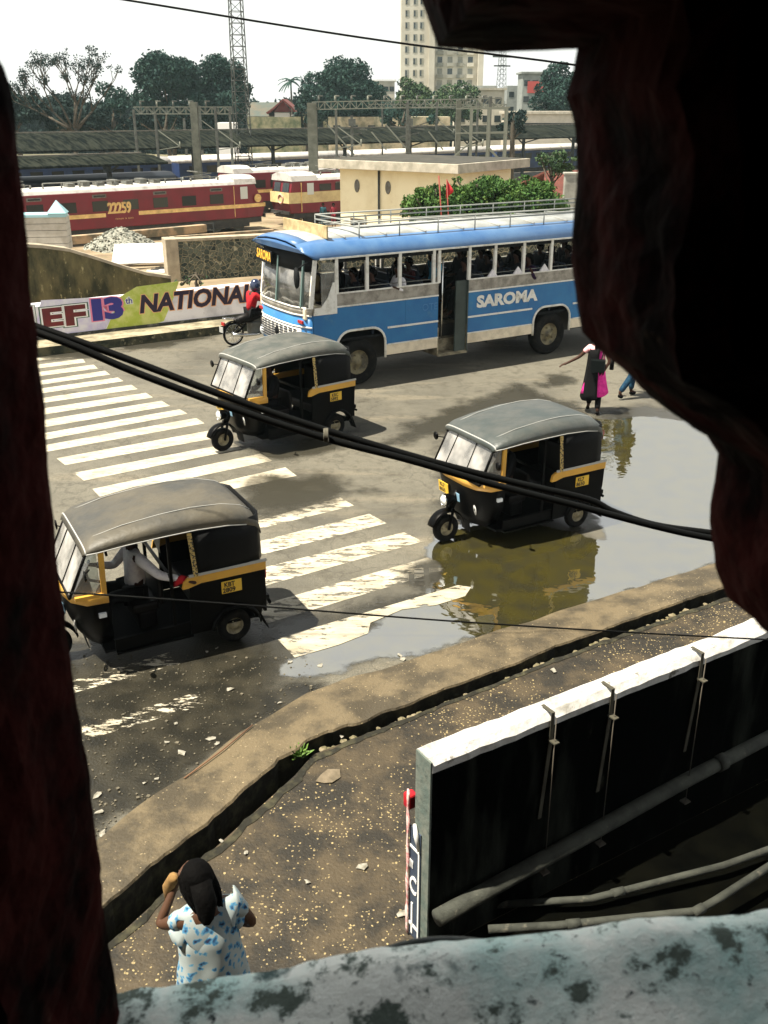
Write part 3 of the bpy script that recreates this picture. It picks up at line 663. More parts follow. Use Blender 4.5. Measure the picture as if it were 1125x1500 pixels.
    # roof gear
    for cx in (-4.6, -L_ + 4.6):
        mb = MB(); zt = 3.72
        mb.bar((cx - 1.1, -.6, zt + .2), (cx + 1.1, -.6, zt + .2), .06); mb.bar((cx - 1.1, .6, zt + .2), (cx + 1.1, .6, zt + .2), .06)
        mb.bar((cx - 1.0, 0, zt + .25), (cx + .9, 0, zt + .42), .06); mb.bar((cx + .9, 0, zt + .42), (cx - .6, 0, zt + .58), .05); mb.bar((cx - .6, -.8, zt + .6), (cx - .6, .8, zt + .6), .07)
        for sx in (-1.1, 1.1):
            for sy in (-.6, .6): mb.tube([(cx + sx, sy, zt - .1), (cx + sx, sy, zt + .2)], .07, 6)
        mb.build('pantograph', METG, o)
    mb = MB()
    for i in range(7):
        xx = -L_ * .36 - i * L_ * .045; mb.box(xx - .25, xx + .25, -.5, .4, 3.6, 3.9 + .12 * (i % 2))
    mb.tube([(-6.5, -.7, 3.95), (-L_ + 6.5, -.7, 4.0)], .04, 6)
    for i in range(9): mb.tube([(-6.5 - i * (L_ - 13) / 8, -.7, 3.6), (-6.5 - i * (L_ - 13) / 8, -.7, 4.0)], .05, 6)
    mb.build('roof_equipment', METG, o)
    return o
p1 = G(377, 334, RZ); p1.z = RZ
lo1 = loco('red_locomotive', p1, AR, 23.0, 'long dark red electric locomotive with a yellow stripe and the large number 22259')
W_side = p1 + Vector((math.sin(AR), -math.cos(AR), 0)) * 1.5
s0, z0 = hitp(158, 313, W_side, UR); s1, z1 = hitp(199, 299, W_side, UR)
mb = MB(); mb.box(s0 - .15, s1 + .15, -1.518, -1.505, 1.6, 2.05); mb.build('number_panel', LRED, lo1)
[text('22259', 1.0, frame((s0 + dx, -1.522 - k * .003, z0 - RZ), (1, 0, 0), (0, 0, 1)), LYEL, lo1, 'number', offset=.018, sx=(s1 - s0) / 3.1) for k, dx in enumerate((-.02, .02, .05))]
text('nnuii s ufn', .2, frame((s0 + .5, -1.51, z0 - RZ - .42), (1, 0, 0), (0, 0, 1)), LYEL, lo1, 'small_lettering', sx=1.6)
mb = MB(); mb.lathe([(.0, 0), (.12, 0), (.12, .02), (.2, .02), (.2, 0), (.26, 0), (.26, .02), (.3, .02)], 14, Matrix.Translation((-.75, -1.52, 2.35)) @ Matrix.Rotation(PI / 2, 4, 'X')); mb.build('emblem', LYEL, lo1)
Y2 = 88.0; p2_ = Vector(((312 - 562.5) / 1544 * Y2, Y2, RZ)) + UR * 18.8
lo2 = loco('red_locomotive', p2_, AR, 18.8, 'dark red electric locomotive partly hidden, standing one track behind the numbered locomotive')
p3_ = G(411, 331, RZ) + UR * 18.0
lo3 = loco('cream_and_red_locomotive', p3_, AR, 18.0, 'cream banded dark red locomotive half hidden by the cream building, its nose facing left', cream=True)
mb = MB(); mb.lathe([(.33, -.05), (.42, 0), (.33, .05), (.26, 0), (.33, -.05)], 16, Matrix.Translation((-18.04, -.2, 2.05)) @ Matrix.Rotation(PI / 2, 4, 'Y')); mb.build('wreath', mat('marigold', (.55, .12, .05), .8, (.7, .6, .5), 14), lo3)
# coaches
CBLUE = mat('coach_blue', (.02, .05, .16), .5, (.015, .03, .09), 1.0); CDK = mat('coach_shade', (.012, .018, .03), .6)
def coach(pos, rz, label, col, grp, rf=None):
    o = empty('railway_coach', pos, rz, label, 'coach', grp); L_ = 22.0
    mb = MB(); mb.box(-L_, 0, -1.6, 1.6, 1.0, 3.2); mb.build('body', col, o, bevel=.06)
    mb = MB(); mb.loft([[(x, -1.6, 3.2), (x, -1.35, 3.6), (x, -.6, 3.85), (x, .6, 3.85), (x, 1.35, 3.6), (x, 1.6, 3.2)] for x in (0, -L_)], closed=True, cap=True, smooth=True); mb.build('roof', rf or LROOF, o)
    for i in range(10):
        mb = MB(); xx = -1.8 - i * 2.05; mb.box(xx - .6, xx + .6, -1.62, 1.62, 2.2, 2.9); mb.build('window', WIN, o)
    mb = MB(); mb.box(-L_ + .3, -.3, -1.2, 1.2, .5, .99); mb.box(-5, -2, -1.2, 1.2, .1, .5); mb.box(-L_ + 2, -L_ + 5, -1.2, 1.2, .1, .5); mb.build('underframe', UFR, o)
    return o
YB = 108.0; b0 = Vector(((245 - 562.5) / 1544 * YB, YB, RZ)); base = None
first = coach(b0 + UR * 22, AR, 'one of the blue coaches with white roofs standing beyond the platform canopy', CBLUE, 'blue coaches beyond the platform')
for k in (-2, -1, 1, 2, 3): c_ = copy_tree(first); c_.location = b0 + UR * (22 + 22.8 * k)
YC = 83.0; b1 = Vector(((238 - 562.5) / 1544 * YC, YC, RZ))
d0 = coach(b1, AR, 'one of the dark coaches in the shade behind the numbered locomotive', CDK, 'dark coaches behind the numbered locomotive', CDK)  # dark body and roof colour stands in for their shadow
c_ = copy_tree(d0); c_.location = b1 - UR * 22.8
# canopies
CAN = mat('canopy_sheet', (.026, .029, .023), .9, (.006, .008, .008), 1.0, .42, .58, stretch=(4, .6, .6), spec=0); POSTM = mat('dark_post', (.03, .035, .035), .8)
def canopy(px0, px1, Yat, pxat, ztop, zeave, width, label, light=False):
    c0 = Vector(((pxat - 562.5) / 1544 * Yat, Yat, RZ)); o = empty('platform_canopy', c0, AR, label, 'platform canopy')
    def s_at(px): return hitp(px, 190, c0, UR)[0]
    s0_, s1_ = s_at(px0), s_at(px1); zt, ze = ztop - RZ, zeave - RZ
    mb = MB(); n = int((s1_ - s0_) / .3); rr = []
    for i in range(n + 1):
        s = s0_ + (s1_ - s0_) * i / n; q = .03 * (i % 2)
        rr.append([(s, 0, ze - .12), (s, 0, ze + q), (s, width * .5, (zt + ze) / 2 + .15 + q), (s, width, zt + q)])
    mb.loft(rr, smooth=False); mb.build('roof', CAN, o, solid=.06)
    mb = MB(); mb.bar((s0_, width + .1, zt + .05), (s1_, width + .1, zt + .05), .35, .18); mb.build('ridge_cap', mat('ridge', (.22, .20, .16), .9, (.1, .09, .07), 1), o)
    mb = MB()
    k = 0; s = s0_ + 2
    while s < s1_:
        mb2 = MB(); mb2.box(s - .14, s + .14, width * .45, width * .45 + .28, 0, (zt + ze) / 2); mb2.bar((s, width * .5, ze - .7), (s, .2, ze - .05), .12); mb2.bar((s, width * .5, ze - .7), (s, width - .2, zt - .2), .12); mb2.build('post', POSTM, o)
        s += 9; k += 1
    mb.box(s0_, s1_, .5, width, 0, .85); mb.build('platform', mat('platform_side', (.12, .11, .09), .9, (.05, .05, .04), .6), o)
    return o
canopy(-20, 1300, 102, 400, 3.4, 2.15, 6, 'long grey corrugated platform canopy running the whole width behind the locomotives')
canopy(-60, 242, 78, 240, 2.2, 1.75, 4.5, 'low dark corrugated canopy ending above the left part of the numbered locomotive')
# ------------------------------------------------------------------ overhead line gantries, posts, masts
CP = mat('gantry_concrete', (.12, .125, .10), .85, (.06, .065, .05), 2); GS = mat('gantry_steel', (.09, .10, .085), .6, (.045, .045, .04), 5); GSL = mat('gantry_pale', (.15, .16, .13), .6)
def lattice(mb, a, b, h, n, t=.07):
    a = Vector(a); b = Vector(b); dz = Vector((0, 0, h))
    mb.bar(a, b, t); mb.bar(a + dz, b + dz, t)
    for i in range(n):
        p = lerp(a, b, i / n); q = lerp(a, b, (i + 1) / n)
        mb.bar(p, q + dz, t * .6) if i % 2 else mb.bar(p + dz, q, t * .6)
        mb.bar(q, q + dz, t * .6)
def gantry(Y, xs, thick, ytop, ybeam, x0, x1, label, hb=.55, slope=0):
    o = empty('catenary_gantry', ((xs[0] - 562.5) / 1544 * Y, Y, RZ), 0, label, 'catenary gantry')
    ox = o.location.x
    X = lambda px: (px - 562.5) / 1544 * Y - ox
    Z = lambda py: CAMH - (py - HOR) / 1544 * Y - RZ
    for i, px in enumerate(xs):
        mb = MB(); wd = thick[i]; mb.box(X(px) - wd / 2, X(px) + wd / 2, -wd / 2, wd / 2, 0, Z(ytop[i]))
        mb.build('post', CP if wd > .3 else GS, o, bevel=.02)
    mb = MB(); lattice(mb, (X(x0), 0, Z(ybeam)), (X(x1), 0, Z(ybeam - slope)), hb, int((x1 - x0) / 9)); lattice(mb, (X(x0), .5, Z(ybeam)), (X(x1), .5, Z(ybeam - slope)), hb, int((x1 - x0) / 9)); mb.build('beam', GSL, o)
    for i in range(int((x1 - x0) / 24)):
        px = x0 + 10 + 24 * i; mb = MB(); mb.tube([(X(px), .25, Z(ybeam) + hb), (X(px), .25, Z(ybeam) + hb + .45)], .09, 6); mb.tube([(X(px), -.1, Z(ybeam) + hb + .45), (X(px) + .3, .4, Z(ybeam) + hb + .45)], .05, 6); mb.build('insulator', GSL if i % 2 else GS, o)
    for i, px in enumerate(xs):
        if i % 2 == 0: continue
        mb = MB(); zz = Z(ybeam); mb.bar((X(px), 0, zz - 1.2), (X(px) + 2.0, -.3, zz - 2.6), .07); mb.bar((X(px), 0, zz - 2.9), (X(px) + 2.0, -.3, zz - 2.6), .07); mb.tube([(X(px) + 2.0, -.3, zz - 2.75), (X(px) + 2.0, -.3, zz - 2.2)], .06, 6); mb.build('bracket_arm', GSL, o)
    return o
gantry(84, [457, 492, 597, 672, 718], [.75, .2, .25, .42, .25], [151, 160, 150, 148, 142], 160, 457, 735, 'wide gantry with a thick concrete post on its left, standing above the cream building', slope=5)
gantry(90, [195, 226, 284, 315, 336], [.2, .2, .62, .2, .2], [160, 165, 150, 156, 158], 166, 195, 338, 'shorter gantry with a concrete post above the numbered locomotive')
gantry(120, [268, 292, 560, 640, 700], [.25, .25, .2, .25, .25], [172, 155, 158, 150, 150], 158, 540, 742, 'more distant thin steel gantry beyond the platform canopy', hb=.4)
for i, (px, yt, Y, lb) in enumerate([(515, 168, 96, 'left'), (600, 168, 98, 'right')]):
    X0 = (px - 562.5) / 1544 * Y; o = empty('signal_post', (X0, Y, RZ), 0, 'grey signal post with cross arms, %s one of the pair above the cream building' % lb, 'signal post')
    zt = CAMH - (yt - HOR) / 1544 * Y - RZ
    mb = MB(); mb.box(-.12, .12, -.12, .12, 0, zt); mb.build('post', GS, o)
    mb = MB(); mb.bar((-1.2, 0, zt - 1.0), (1.4, 0, zt - 1.2), .14); mb.bar((-.9, 0, zt - 1.9), (.9, 0, zt - 1.5), .12); mb.box(-.3, .35, -.2, .2, zt - .9, zt - .3); mb.build('cross_arm', GS, o)
    mb = MB(); mb.bar((-2.2, 0, zt - .8), (.2, 0, zt - 3.4), .12); mb.bar((1.8, 0, zt - 1.4), (3.2, 0, zt - 3.0), .12); mb.build('brace', GSL, o)
X0 = (692 - 562.5) / 1544 * 78; o = empty('scaffold_frame', (X0, 78, RZ), 0, 'tall pale steel frame with ladders rising behind the cream building roof', 'steel frame')
mb = MB()
for dx in (0, 1.3, 2.6):
    mb.bar((dx, 0, 0), (dx, 0, 8.6), .13); mb.bar((dx, 1.2, 0), (dx, 1.2, 8.6), .13)
for zz in (3.5, 5, 6.8, 8.5): mb.bar((-1.2, 0, zz), (2.8, 0, zz + .1), .1); mb.bar((0, 1.2, zz), (2.6, 1.2, zz), .1)
mb.bar((-2.0, 0, 4.6), (0, 0, 6.2), .1); mb.bar((1.3, -.3, 5.8), (2.9, -.3, 4.2), .16); mb.build('frame', GSL, o)
def mast(px, pyt, pyb, Y, wb, wt, label, full=None):
    X0 = (px - 562.5) / 1544 * Y; zb = RZ; zt = full or (CAMH - (pyt - HOR) / 1544 * Y)
    o = empty('lattice_mast', (X0, Y, zb), R(20), label, 'lattice mast'); H_ = zt - zb; n = int(H_ / 1.0)
    legs = [MB() for _ in range(4)]; br = MB(); prev = None
    for i in range(n + 1):
        z = H_ * i / n; wd = wb + (wt - wb) * i / n; c = [(-wd / 2, -wd / 2, z), (wd / 2, -wd / 2, z), (wd / 2, wd / 2, z), (-wd / 2, wd / 2, z)]
        if prev:
            for k in range(4):
                legs[k].bar(prev[k], c[k], .085); br.bar(prev[k], c[(k + 1) % 4], .05); br.bar(c[k], c[(k + 1) % 4], .05)
        prev = c
    [l.build('leg', GS, o) for l in legs]; br.build('bracing', GS, o); return o
mast(353, 0, 190, 104, 1.5, .85, 'very tall steel lattice radio mast rising out of the top of the picture', full=30)
m2 = mast(733, 82, 130, 260, 2.6, 1.2, 'small distant lattice mast right of the tower block')
mb = MB(); mb.box(-2.6, 2.6, -.1, .1, m2.location.z * 0 + 19.5, 19.9); mb.box(-2.2, 2.2, -.1, .1, 17.5, 17.8); mb.build('antenna_arm', GS, m2)
# thin near-yard poles
for px, pyt, pyb, lb in [(144, 284, 352, 'thin dark iron pole standing in front of the number 22259'), (396, 238, 305, 'thin white pole between the two red locomotives')]:
    g = GT(px, pyb); zt = CAMH - (pyt - HOR) / 1544 * g.y
    mb = MB(); mb.tube([(0, 0, 0), (0, 0, zt - g.z)], [.06, .045], 8); mb.lathe([(.0, 0), (.14, 0), (.1, .1), (0, .1)], 8)
    o = mb.build('thin_pole', GSL if px > 300 else POSTM); o.location = g; tag(o, lb, 'pole')
# hand rail frame by the yard
g = GT(287, 350); mb = MB()
for dx in (0, 1.3): mb.bar((dx, 0, 0), (dx, 0, 1.1), .06)
mb.bar((0, 0, 1.08), (1.3, 0, 1.08), .06); mb.bar((0, 0, .6), (1.3, 0, .6), .05); o = mb.build('hand_rail', POSTM); o.location = g; tag(o, 'short dark hand rail standing in the sandy yard above the stone wall', 'hand rail')
# ------------------------------------------------------------------ cream building
CREAM = mat('cream_wall', (.84, .77, .54), .9, (.72, .64, .42), .8, .45, .7, bump=.004, col3=(.45, .35, .2), scale3=3, lo3=.68, hi3=.78); SLAB = mat('roof_slab', (.5, .46, .38), .9, (.3, .28, .22), 2)
SLABT = mat('slab_top', (.022, .022, .017), .95, (.05, .045, .033), 1.5)
nc = Vector(((668 - 562.5) / 1544 * 55, 55, -2.7)); ab_ = R(54)
cb = empty('cream_building', nc, ab_, 'low cream plastered railway building with a flat pale roof slab behind the bus', 'building')
# local x: receding along the right side, local y: along the facade to the left
H_ = 5.1
mb = MB(); mb.box(0, 6.2, 0, 7.8, -.4, H_); mb.build('wall', CREAM, cb)
mb = MB(); mb.box(-.9, 7.0, -.8, 8.7, H_ + .002, H_ + .48); sl = mb.build('roof', SLAB, cb, bevel=.02)
mb = MB(); mb.box(-.7, 6.8, -.6, 8.5, H_ + .481, H_ + .5); mb.build('roof_felt', SLABT, sl)
for (y0, y1, za, zb, nm) in ((6.2, 6.95, .2, 2.25, 'door'), (3.9, 4.65, .9, 2.15, 'window')):
    mb = MB(); mb.box(-.05, .02, y0 - .1, y1 + .1, za - .05, zb + .1); d_ = mb.build(nm, mat('frame_brown', (.08, .06, .04), .8), cb)
    mb = MB(); mb.box(-.07, -.052, y0, y1, za, zb); mb.build('opening', WIN, d_)
    mb = MB()
    for k in range(1, 4): mb.box(-.085, -.071, y0, y1, za + (zb - za) * k / 4 - .03, za + (zb - za) * k / 4 + .03)
    mb.build('glazing_bar', GSL, d_)
for y in (6.55, 4.35):
    mb = MB(); mb.lathe([(0, 0), (.2, 0), (.24, .03), (.2, .05), (.0, .05)], 16, Matrix.Translation((.0, y, 4.15)) @ Matrix.Rotation(-PI / 2, 4, 'Y') @ Matrix.Diagonal((1.5, .8, 1, 1))); mb.build('vent', METG, cb)
mb = MB(); mb.tube([(-.08, 4.95, 0), (-.08, 4.95, H_)], .06, 8); mb.build('drainpipe', POSTM, cb)
mb = MB(); mb.tube([(-.08, 5.95, 1.2), (-.08, 5.95, 2.6)], .05, 6); mb.build('conduit', METG, cb)
# tiled roof cottage at the right
TILE = mat('red_tile', (.15, .04, .025), .8, (.08, .022, .016), 5, bump=.03, bscale=9)
g = Vector(((838 - 562.5) / 1544 * 52, 52, -2.5)); o = empty('tiled_cottage', g, R(20), 'small cottage with a steep red tiled roof behind the leafy bush', 'cottage')
mb = MB(); mb.box(-1.2, 3.5, 0, 4, -.5, 3.9); mb.build('wall', SLAB, o); mb = MB(); mb.loft([[(-1.7, -.6, 3.7), (4, -.6, 3.7)], [(-.2, 2, 5.0), (4, 2, 5.0)], [(-1.7, 4.6, 3.7), (4, 4.6, 3.7)]], smooth=False); mb.build('roof', TILE, o, solid=.12)
g = Vector(((834 - 562.5) / 1544 * 47, 47, -2.0)); mb = MB(); mb.box(.0, 3, -.2, .2, 0, 4.8); mb.box(-.05, 3.05, -.25, .25, 4.801, 4.9); o = mb.build('boundary_pier', mat('grey_render', (.38, .37, .32), .9, (.22, .21, .18), 2), bevel=.02); o.location = g; tag(o, 'grey rendered pier standing in front of the red tiled roof', 'pier')
# ------------------------------------------------------------------ distant buildings
CRB = mat('tower_render', (.60, .56, .47), .9, (.46, .42, .34), .08, .4, .6); TDK = mat('tower_shade', (.20, .21, .19), .8, (.3, .27, .2), .3)
Yt = 330.0; sx_ = Yt / 1544
tb = empty('tower_block', ((587 - 562.5) * sx_, Yt, RZ), 0, 'tall cream tower block with stacked windows beyond the trees', 'tower block')
zz = lambda py: CAMH - (py - HOR) * sx_ - RZ
mb = MB(); wl = (630 - 587) * sx_; wr = (706 - 587) * sx_; ht = zz(9)
mb.box(0, wl, 0, 22, 0, ht); mb.box(wl * .93, wl * 1.12, -1.2, 20, 0, ht + 1.0); mb.box(wl * 1.12, wr, 2.2, 24, 0, ht - 1); mb.box(wr - 1.6, wr, -.2, 2.2, 0, ht - 1); mb.box(wl * .6, wl * .9, 4, 12, ht, ht + 2.5); mb.build('wall', CRB, tb)
fl = 3.3; nfl = int(ht / fl)
for k in range(3, nfl):
    z = k * fl
    for x0 in (.13, .40, .62):
        mb = MB(); mb.box(wl * x0, wl * x0 + 1.25, -.06, .05, z + .6, z + 2.5); f = mb.build('window', TDK, tb); mb = MB(); mb.box(wl * x0 + .15, wl * x0 + .62, -.1, -.061, z + .75, z + 2.3); mb.build('pane', WIN, f)
    for j in range(4):
        x0 = wl * 1.2 + j * (wr - wl * 1.2 - 1.8) / 4; mb = MB(); mb.box(x0, x0 + 2.1, 1.4, 2.25, z + .15, z + 1.2); mb.build('balcony', CRB if j % 2 else TDK, tb)
        mb = MB(); mb.box(x0 + .3, x0 + 1.8, 2.12, 2.19, z + 1.25, z + 2.9); mb.build('window', TDK if (k + j) % 3 else WIN, tb)
def block(px0, px1, pyt, pyb, Y, label, m, cat='building', win=(0, 0), roof=None, depth=8, name='building'):
    s = Y / 1544; o = empty(name, ((px0 - 562.5) * s, Y, RZ), 0, label, cat); W_ = (px1 - px0) * s; H_ = CAMH - (pyt - HOR) * s - RZ; Hb = max(0, CAMH - (pyb - HOR) * s - RZ) * 0
    mb = MB(); mb.box(0, W_, 0, depth, 0, H_); mb.build('wall', m, o)
    if roof:
        mb = MB(); mb.box(-.4, W_ + .4, -.4, depth + .4, H_, H_ + .35); mb.build('roof', roof, o)
    for i in range(win[0]):
        for j in range(win[1]):
            mb = MB(); x = W_ * (i + .5) / win[0]; z = H_ - 1.2 - j * 3.0; mb.box(x - .55, x + .55, -.05, .05, z - 1.1, z); mb.build('window', WIN, o)
    return o, W_, H_
PALE = mat('pale_render', (.58, .53, .44), .9, (.42, .38, .3), .5); GRY = mat('grey_render2', (.28, .30, .28), .9, (.18, .19, .18), .6); WHT = mat('white_render', (.78, .77, .73), .8)
block(545, 578, 122, 150, 260, 'small pale house just left of the tower block among trees', PALE, 'house', (4, 2), WHT, name='house')
block(668, 738, 134, 190, 190, 'wide pale flat roofed building below the tower block', PALE, 'building', (4, 2), SLAB)
o, W_, H_ = block(678, 727, 128, 140, 196, 'round grey water tank block on a roof beneath the tower', GRY, 'water tank', name='water_tank')
block(742, 768, 128, 180, 230, 'plain narrow grey concrete building beside the small mast', GRY, 'building', (2, 3))
o, W_, H_ = block(764, 800, 112, 180, 215, 'tall grey building with a red sign and overhanging flat roof', GRY, 'building', (3, 3), GRY)
mb = MB(); mb.box(1, 4.2, -.25, -.06, H_ - 3.6, H_ - 1.4); mb.build('sign_board', mat('sign_red', (.4, .05, .04), .6), o)
block(745, 845, 166, 185, 150, 'long pale parapet building behind the canopy at the right', PALE, 'building', (9, 1), SLAB)
block(480, 660, 170, 190, 160, 'long stained boundary building with patchy plaster behind the gantries', mat('patchy', (.44, .38, .26), .9, (.14, .14, .09), .5, .4, .6), 'building', (7, 1))
block(436, 478, 166, 190, 172, 'small low mottled shed right of the red gabled house', mat('patchy2', (.36, .33, .22), .9, (.12, .14, .08), .7, .4, .6), 'shed', (2, 1), name='shed')
block(316, 341, 178, 190, 118, 'small white box shaped hut left of the radio mast foot', WHT, 'hut', (0, 0), name='hut', depth=3)
block(360, 440, 170, 190, 165, 'low mottled garden wall in front of the red gabled house', mat('patchy3', (.34, .32, .2), .9, (.10, .13, .07), .6, .4, .6), 'garden wall', depth=.5, name='garden_wall')
Yh = 175.0; s = Yh / 1544; o = empty('gabled_house', ((366 - 562.5) * s, Yh, RZ), 0, 'house with a dark long roof and dark red gabled porch beside the palm', 'house')
Z = lambda py: CAMH - (py - HOR) * s - RZ; X = lambda px: (px - 366) * s
mb = MB(); mb.box(X(362), X(430), 0, 8, 0, Z(168)); mb.build('wall', WHT, o)
DR = mat('dark_roof', (.07, .09, .08), .9, (.12, .10, .07), .6); MR = mat('maroon_roof', (.17, .035, .03), .85, (.11, .03, .025), .8)
mb = MB(); mb.loft([[(X(345), -1, Z(170)), (X(415), -1, Z(170))], [(X(345), 4, Z(151)), (X(415), 4, Z(151))], [(X(345), 9, Z(170)), (X(415), 9, Z(170))]], smooth=False); mb.build('roof', DR, o, solid=.2)
mb = MB(); mb.loft([[(X(393), y, Z(165)), (X(404), y, Z(158)), (X(417), y, Z(147)), (X(429), y, Z(157)), (X(436), y, Z(165))] for y in (-3, 5)], smooth=False); mb.build('porch_roof', MR, o, solid=.3)
mb = MB(); mb.prism([(X(403), Z(163)), (X(417), Z(149)), (X(430), Z(163))], 0, .2, frame((0, -2.6, 0), (1, 0, 0), (0, 0, 1))); mb.build('gable', MR, o)
mb = MB(); mb.box(X(404), X(426), -2.5, 0, 0, Z(164)); mb.build('porch', WHT, o)
# ------------------------------------------------------------------ trees
def leafmat(name, a, b, c=None):
    return mat(name, a, .8, b, .55, .4, .62, spec=.2, col3=c, scale3=2.5, lo3=.55, hi3=.72) if c else mat(name, a, .8, b, .55, .4, .62, spec=.2)
BARK = mat('bark', (.08, .065, .045), .95, (.04, .035, .025), 3)
def leaves(centers, radii, per, size, seed, squash=.8, hollow=.45):
    g = np.random.default_rng(seed); P = []
    for c, r in zip(centers, radii):
        n = int(per * (r ** 2)); d = g.normal(size=(n, 3)); d /= np.linalg.norm(d, axis=1)[:, None]
        rad = r * (hollow + (1 - hollow) * g.random(n) ** .5) * (1 + .18 * np.sin(d[:, 0] * 7 + seed) * np.cos(d[:, 1] * 6)); p = d * rad[:, None]; p[:, 2] *= squash; P.append(p + np.array(c))
    P = np.concatenate(P); n = len(P)
    a = g.normal(size=(n, 3)); a /= np.linalg.norm(a, axis=1)[:, None]; b = g.normal(size=(n, 3)); b = np.cross(a, b); b /= np.linalg.norm(b, axis=1)[:, None]
    s = size * (0.6 + .8 * g.random(n))[:, None]
    q = np.stack([P - a * s, P - b * s * .5, P + a * s, P + b * s * .5], 1).reshape(-1, 3)
    return q, n
def crownmesh(name, q, n, m, parent):
    me = bpy.data.meshes.new(name); me.vertices.add(4 * n); me.vertices.foreach_set('co', q.astype(np.float32).ravel())
    me.loops.add(4 * n); me.loops.foreach_set('vertex_index', np.arange(4 * n, dtype=np.int32)); me.polygons.add(n); me.polygons.foreach_set('loop_start', np.arange(0, 4 * n, 4, dtype=np.int32))
    me.update(calc_edges=True); me.materials.append(m); o = bpy.data.objects.new(name, me); COL.objects.link(o); o.parent = parent; return o
def tree(name, px0, px1, pyt, pyb, Y, label, m, seed, cat='tree', n=26, size=.25, per=190, zb=RZ, squash=.8, trunkr=.35, sparse=1.0):
    px0, px1 = px0 - (px1 - px0) * .06, px1 + (px1 - px0) * .06; s = Y / 1544; cx = ((px0 + px1) / 2 - 562.5) * s; zt = CAMH - (pyt - HOR) * s; zc = CAMH - (pyb - HOR) * s
    o = empty(name, (cx, Y, zb), 0, label, cat); g = np.random.default_rng(seed)
    W_ = (px1 - px0) * s / 2; H2 = (zt - zc) / 2; cz = (zt + zc) / 2 - zb; C = []; Rr = []
    tries = 0
    while len(C) < n and tries < 900:
        tries += 1
        d = g.uniform(-1, 1, 3)
        if np.linalg.norm(d) > 1: continue
        r = min(W_, H2) * g.uniform(.16, .46)
        x = d[0] * max(W_ - r * .8, .1); z = cz + d[2] * max(H2 - r * .8, .1) + (-.15 * H2 * abs(d[0]) ** 2)
        C.append((x, d[1] * W_ * .7, z)); Rr.append(r)
    q, k = leaves(C, Rr, per * sparse, size, seed, squash)
    crownmesh('crown', q, k, m, o)
    mb = MB(); zc0 = cz - H2 * .3; mb.tube([(0, 0, -.3), (W_ * .05, 0, zc0 * .5), (0, 0, zc0), (W_ * .05, 0, cz + H2 * .4)], [trunkr, trunkr * .8, trunkr * .65, trunkr * .2], 8)
    for i in range(0, len(C), 2):
        c = C[i]; st_ = Vector((0, 0, max(.5, zc0 * .8 + .1 * (i % 5)))); mid = Vector((c[0] * .5, c[1] * .5, st_.z + (c[2] - st_.z) * .4)); mb.tube([st_, mid, Vector(c)], [trunkr * .4, trunkr * .25, .05], 5)
    mb.build('trunk', BARK, o); return o
LT = leafmat('leaf_teal_dark', (.010, .034, .030), (.022, .056, .044), (.05, .09, .055)); LD = leafmat('leaf_dark', (.006, .019, .018), (.012, .030, .024)); LM = leafmat('leaf_mid', (.035, .07, .035), (.06, .10, .04), (.10, .13, .05)); LB = leafmat('leaf_bright', (.018, .06, .014), (.07, .14, .03), (.15, .22, .05))
tree('broad_tree', 198, 300, 72, 196, 150, 'tall broad dark tree left of the radio mast, the larger of two joined crowns', LT, 11, n=34)
tree('broad_tree', 272, 366, 76, 196, 156, 'broad dark tree directly behind the radio mast', LT, 12, n=34)
tree('broad_tree', 438, 562, 86, 192, 165, 'broad rounded tree standing between the palm and the tower block', LT, 13, n=40)
tree('broad_tree', 574, 634, 108, 192, 175, 'medium leafy tree in front of the foot of the tower block', LM, 14, n=20)
tree('broad_tree', 626, 708, 116, 190, 180, 'pale loose tree partly covering the lower tower block', LM, 15, n=20, sparse=.7)
tree('broad_tree', 772, 872, 92, 186, 168, 'dark tree at the far right beside the dark opening edge', LT, 16, n=26)
tree('broad_tree', -30, 66, 118, 200, 120, 'very dark dense tree at the far left edge of the view', LD, 17, n=24)
tree('broad_tree', 50, 150, 138, 200, 122, 'low dark dense tree behind the nearly bare tree', LD, 18, n=24)
tree('broad_tree', 140, 196, 112, 196, 140, 'narrow ragged tree between the bare tree and the broad dark trees', LT, 19, n=16, sparse=.6)
tree('broad_tree', 110, 215, 150, 200, 128, 'low spreading dark tree above the left canopy', LD, 20, n=22)
tree('broad_tree', 180, 300, 150, 205, 132, 'low tree mass beneath the tall broad tree', LD, 21, n=22)
tree('broad_tree', 540, 640, 150, 192, 150, 'low tree with mid green leaves behind the gantry beam', LT, 22, n=18)
tree('broad_tree', 730, 775, 150, 200, 110, 'small dark tree just right of the pale steel frame', LD, 23, n=12)
tree('broad_tree', 425, 470, 145, 190, 168, 'small tree right beside the gabled house', LT, 24, n=12)
# nearly bare tree
Y = 112; s = Y / 1544; o = empty('bare_tree', ((104 - 562.5) * s, Y, RZ), 0, 'nearly bare tree with spreading dark branches and sparse leaves against the sky', 'tree')
mb = MB(); tips = []
def branch(p, d, L_, r, dep):
    q = p + d * L_; m_ = p + d * L_ * .5 + Vector((random.uniform(-.15, .15), 0, random.uniform(-.05, .15))) * L_ * .3
    mb.tube([p, m_, q], [r, r * .8, r * .6], 6)
    if dep == 0: tips.append(q); return
    if dep <= 2: tips.append(m_)
    for k in range(random.choice((2, 3))):
        nd = (d + Vector((random.uniform(-.75, .75), random.uniform(-.6, .6), random.uniform(.1, .75)))).normalized(); branch(q, nd, L_ * random.uniform(.62, .82), r * .6, dep - 1)
branch(Vector((0, 0, 0)), Vector((.03, 0, 1)), 6.5, .34, 0)
for dd in ((-.75, .1, .7), (-.35, -.2, 1), (.1, .2, 1), (.45, 0, .95), (.7, .3, .7), (-.9, 0, .5), (.3, -.3, .8)):
    branch(Vector((0, 0, 6.2)), Vector(dd).normalized(), 2.9, .17, 3)
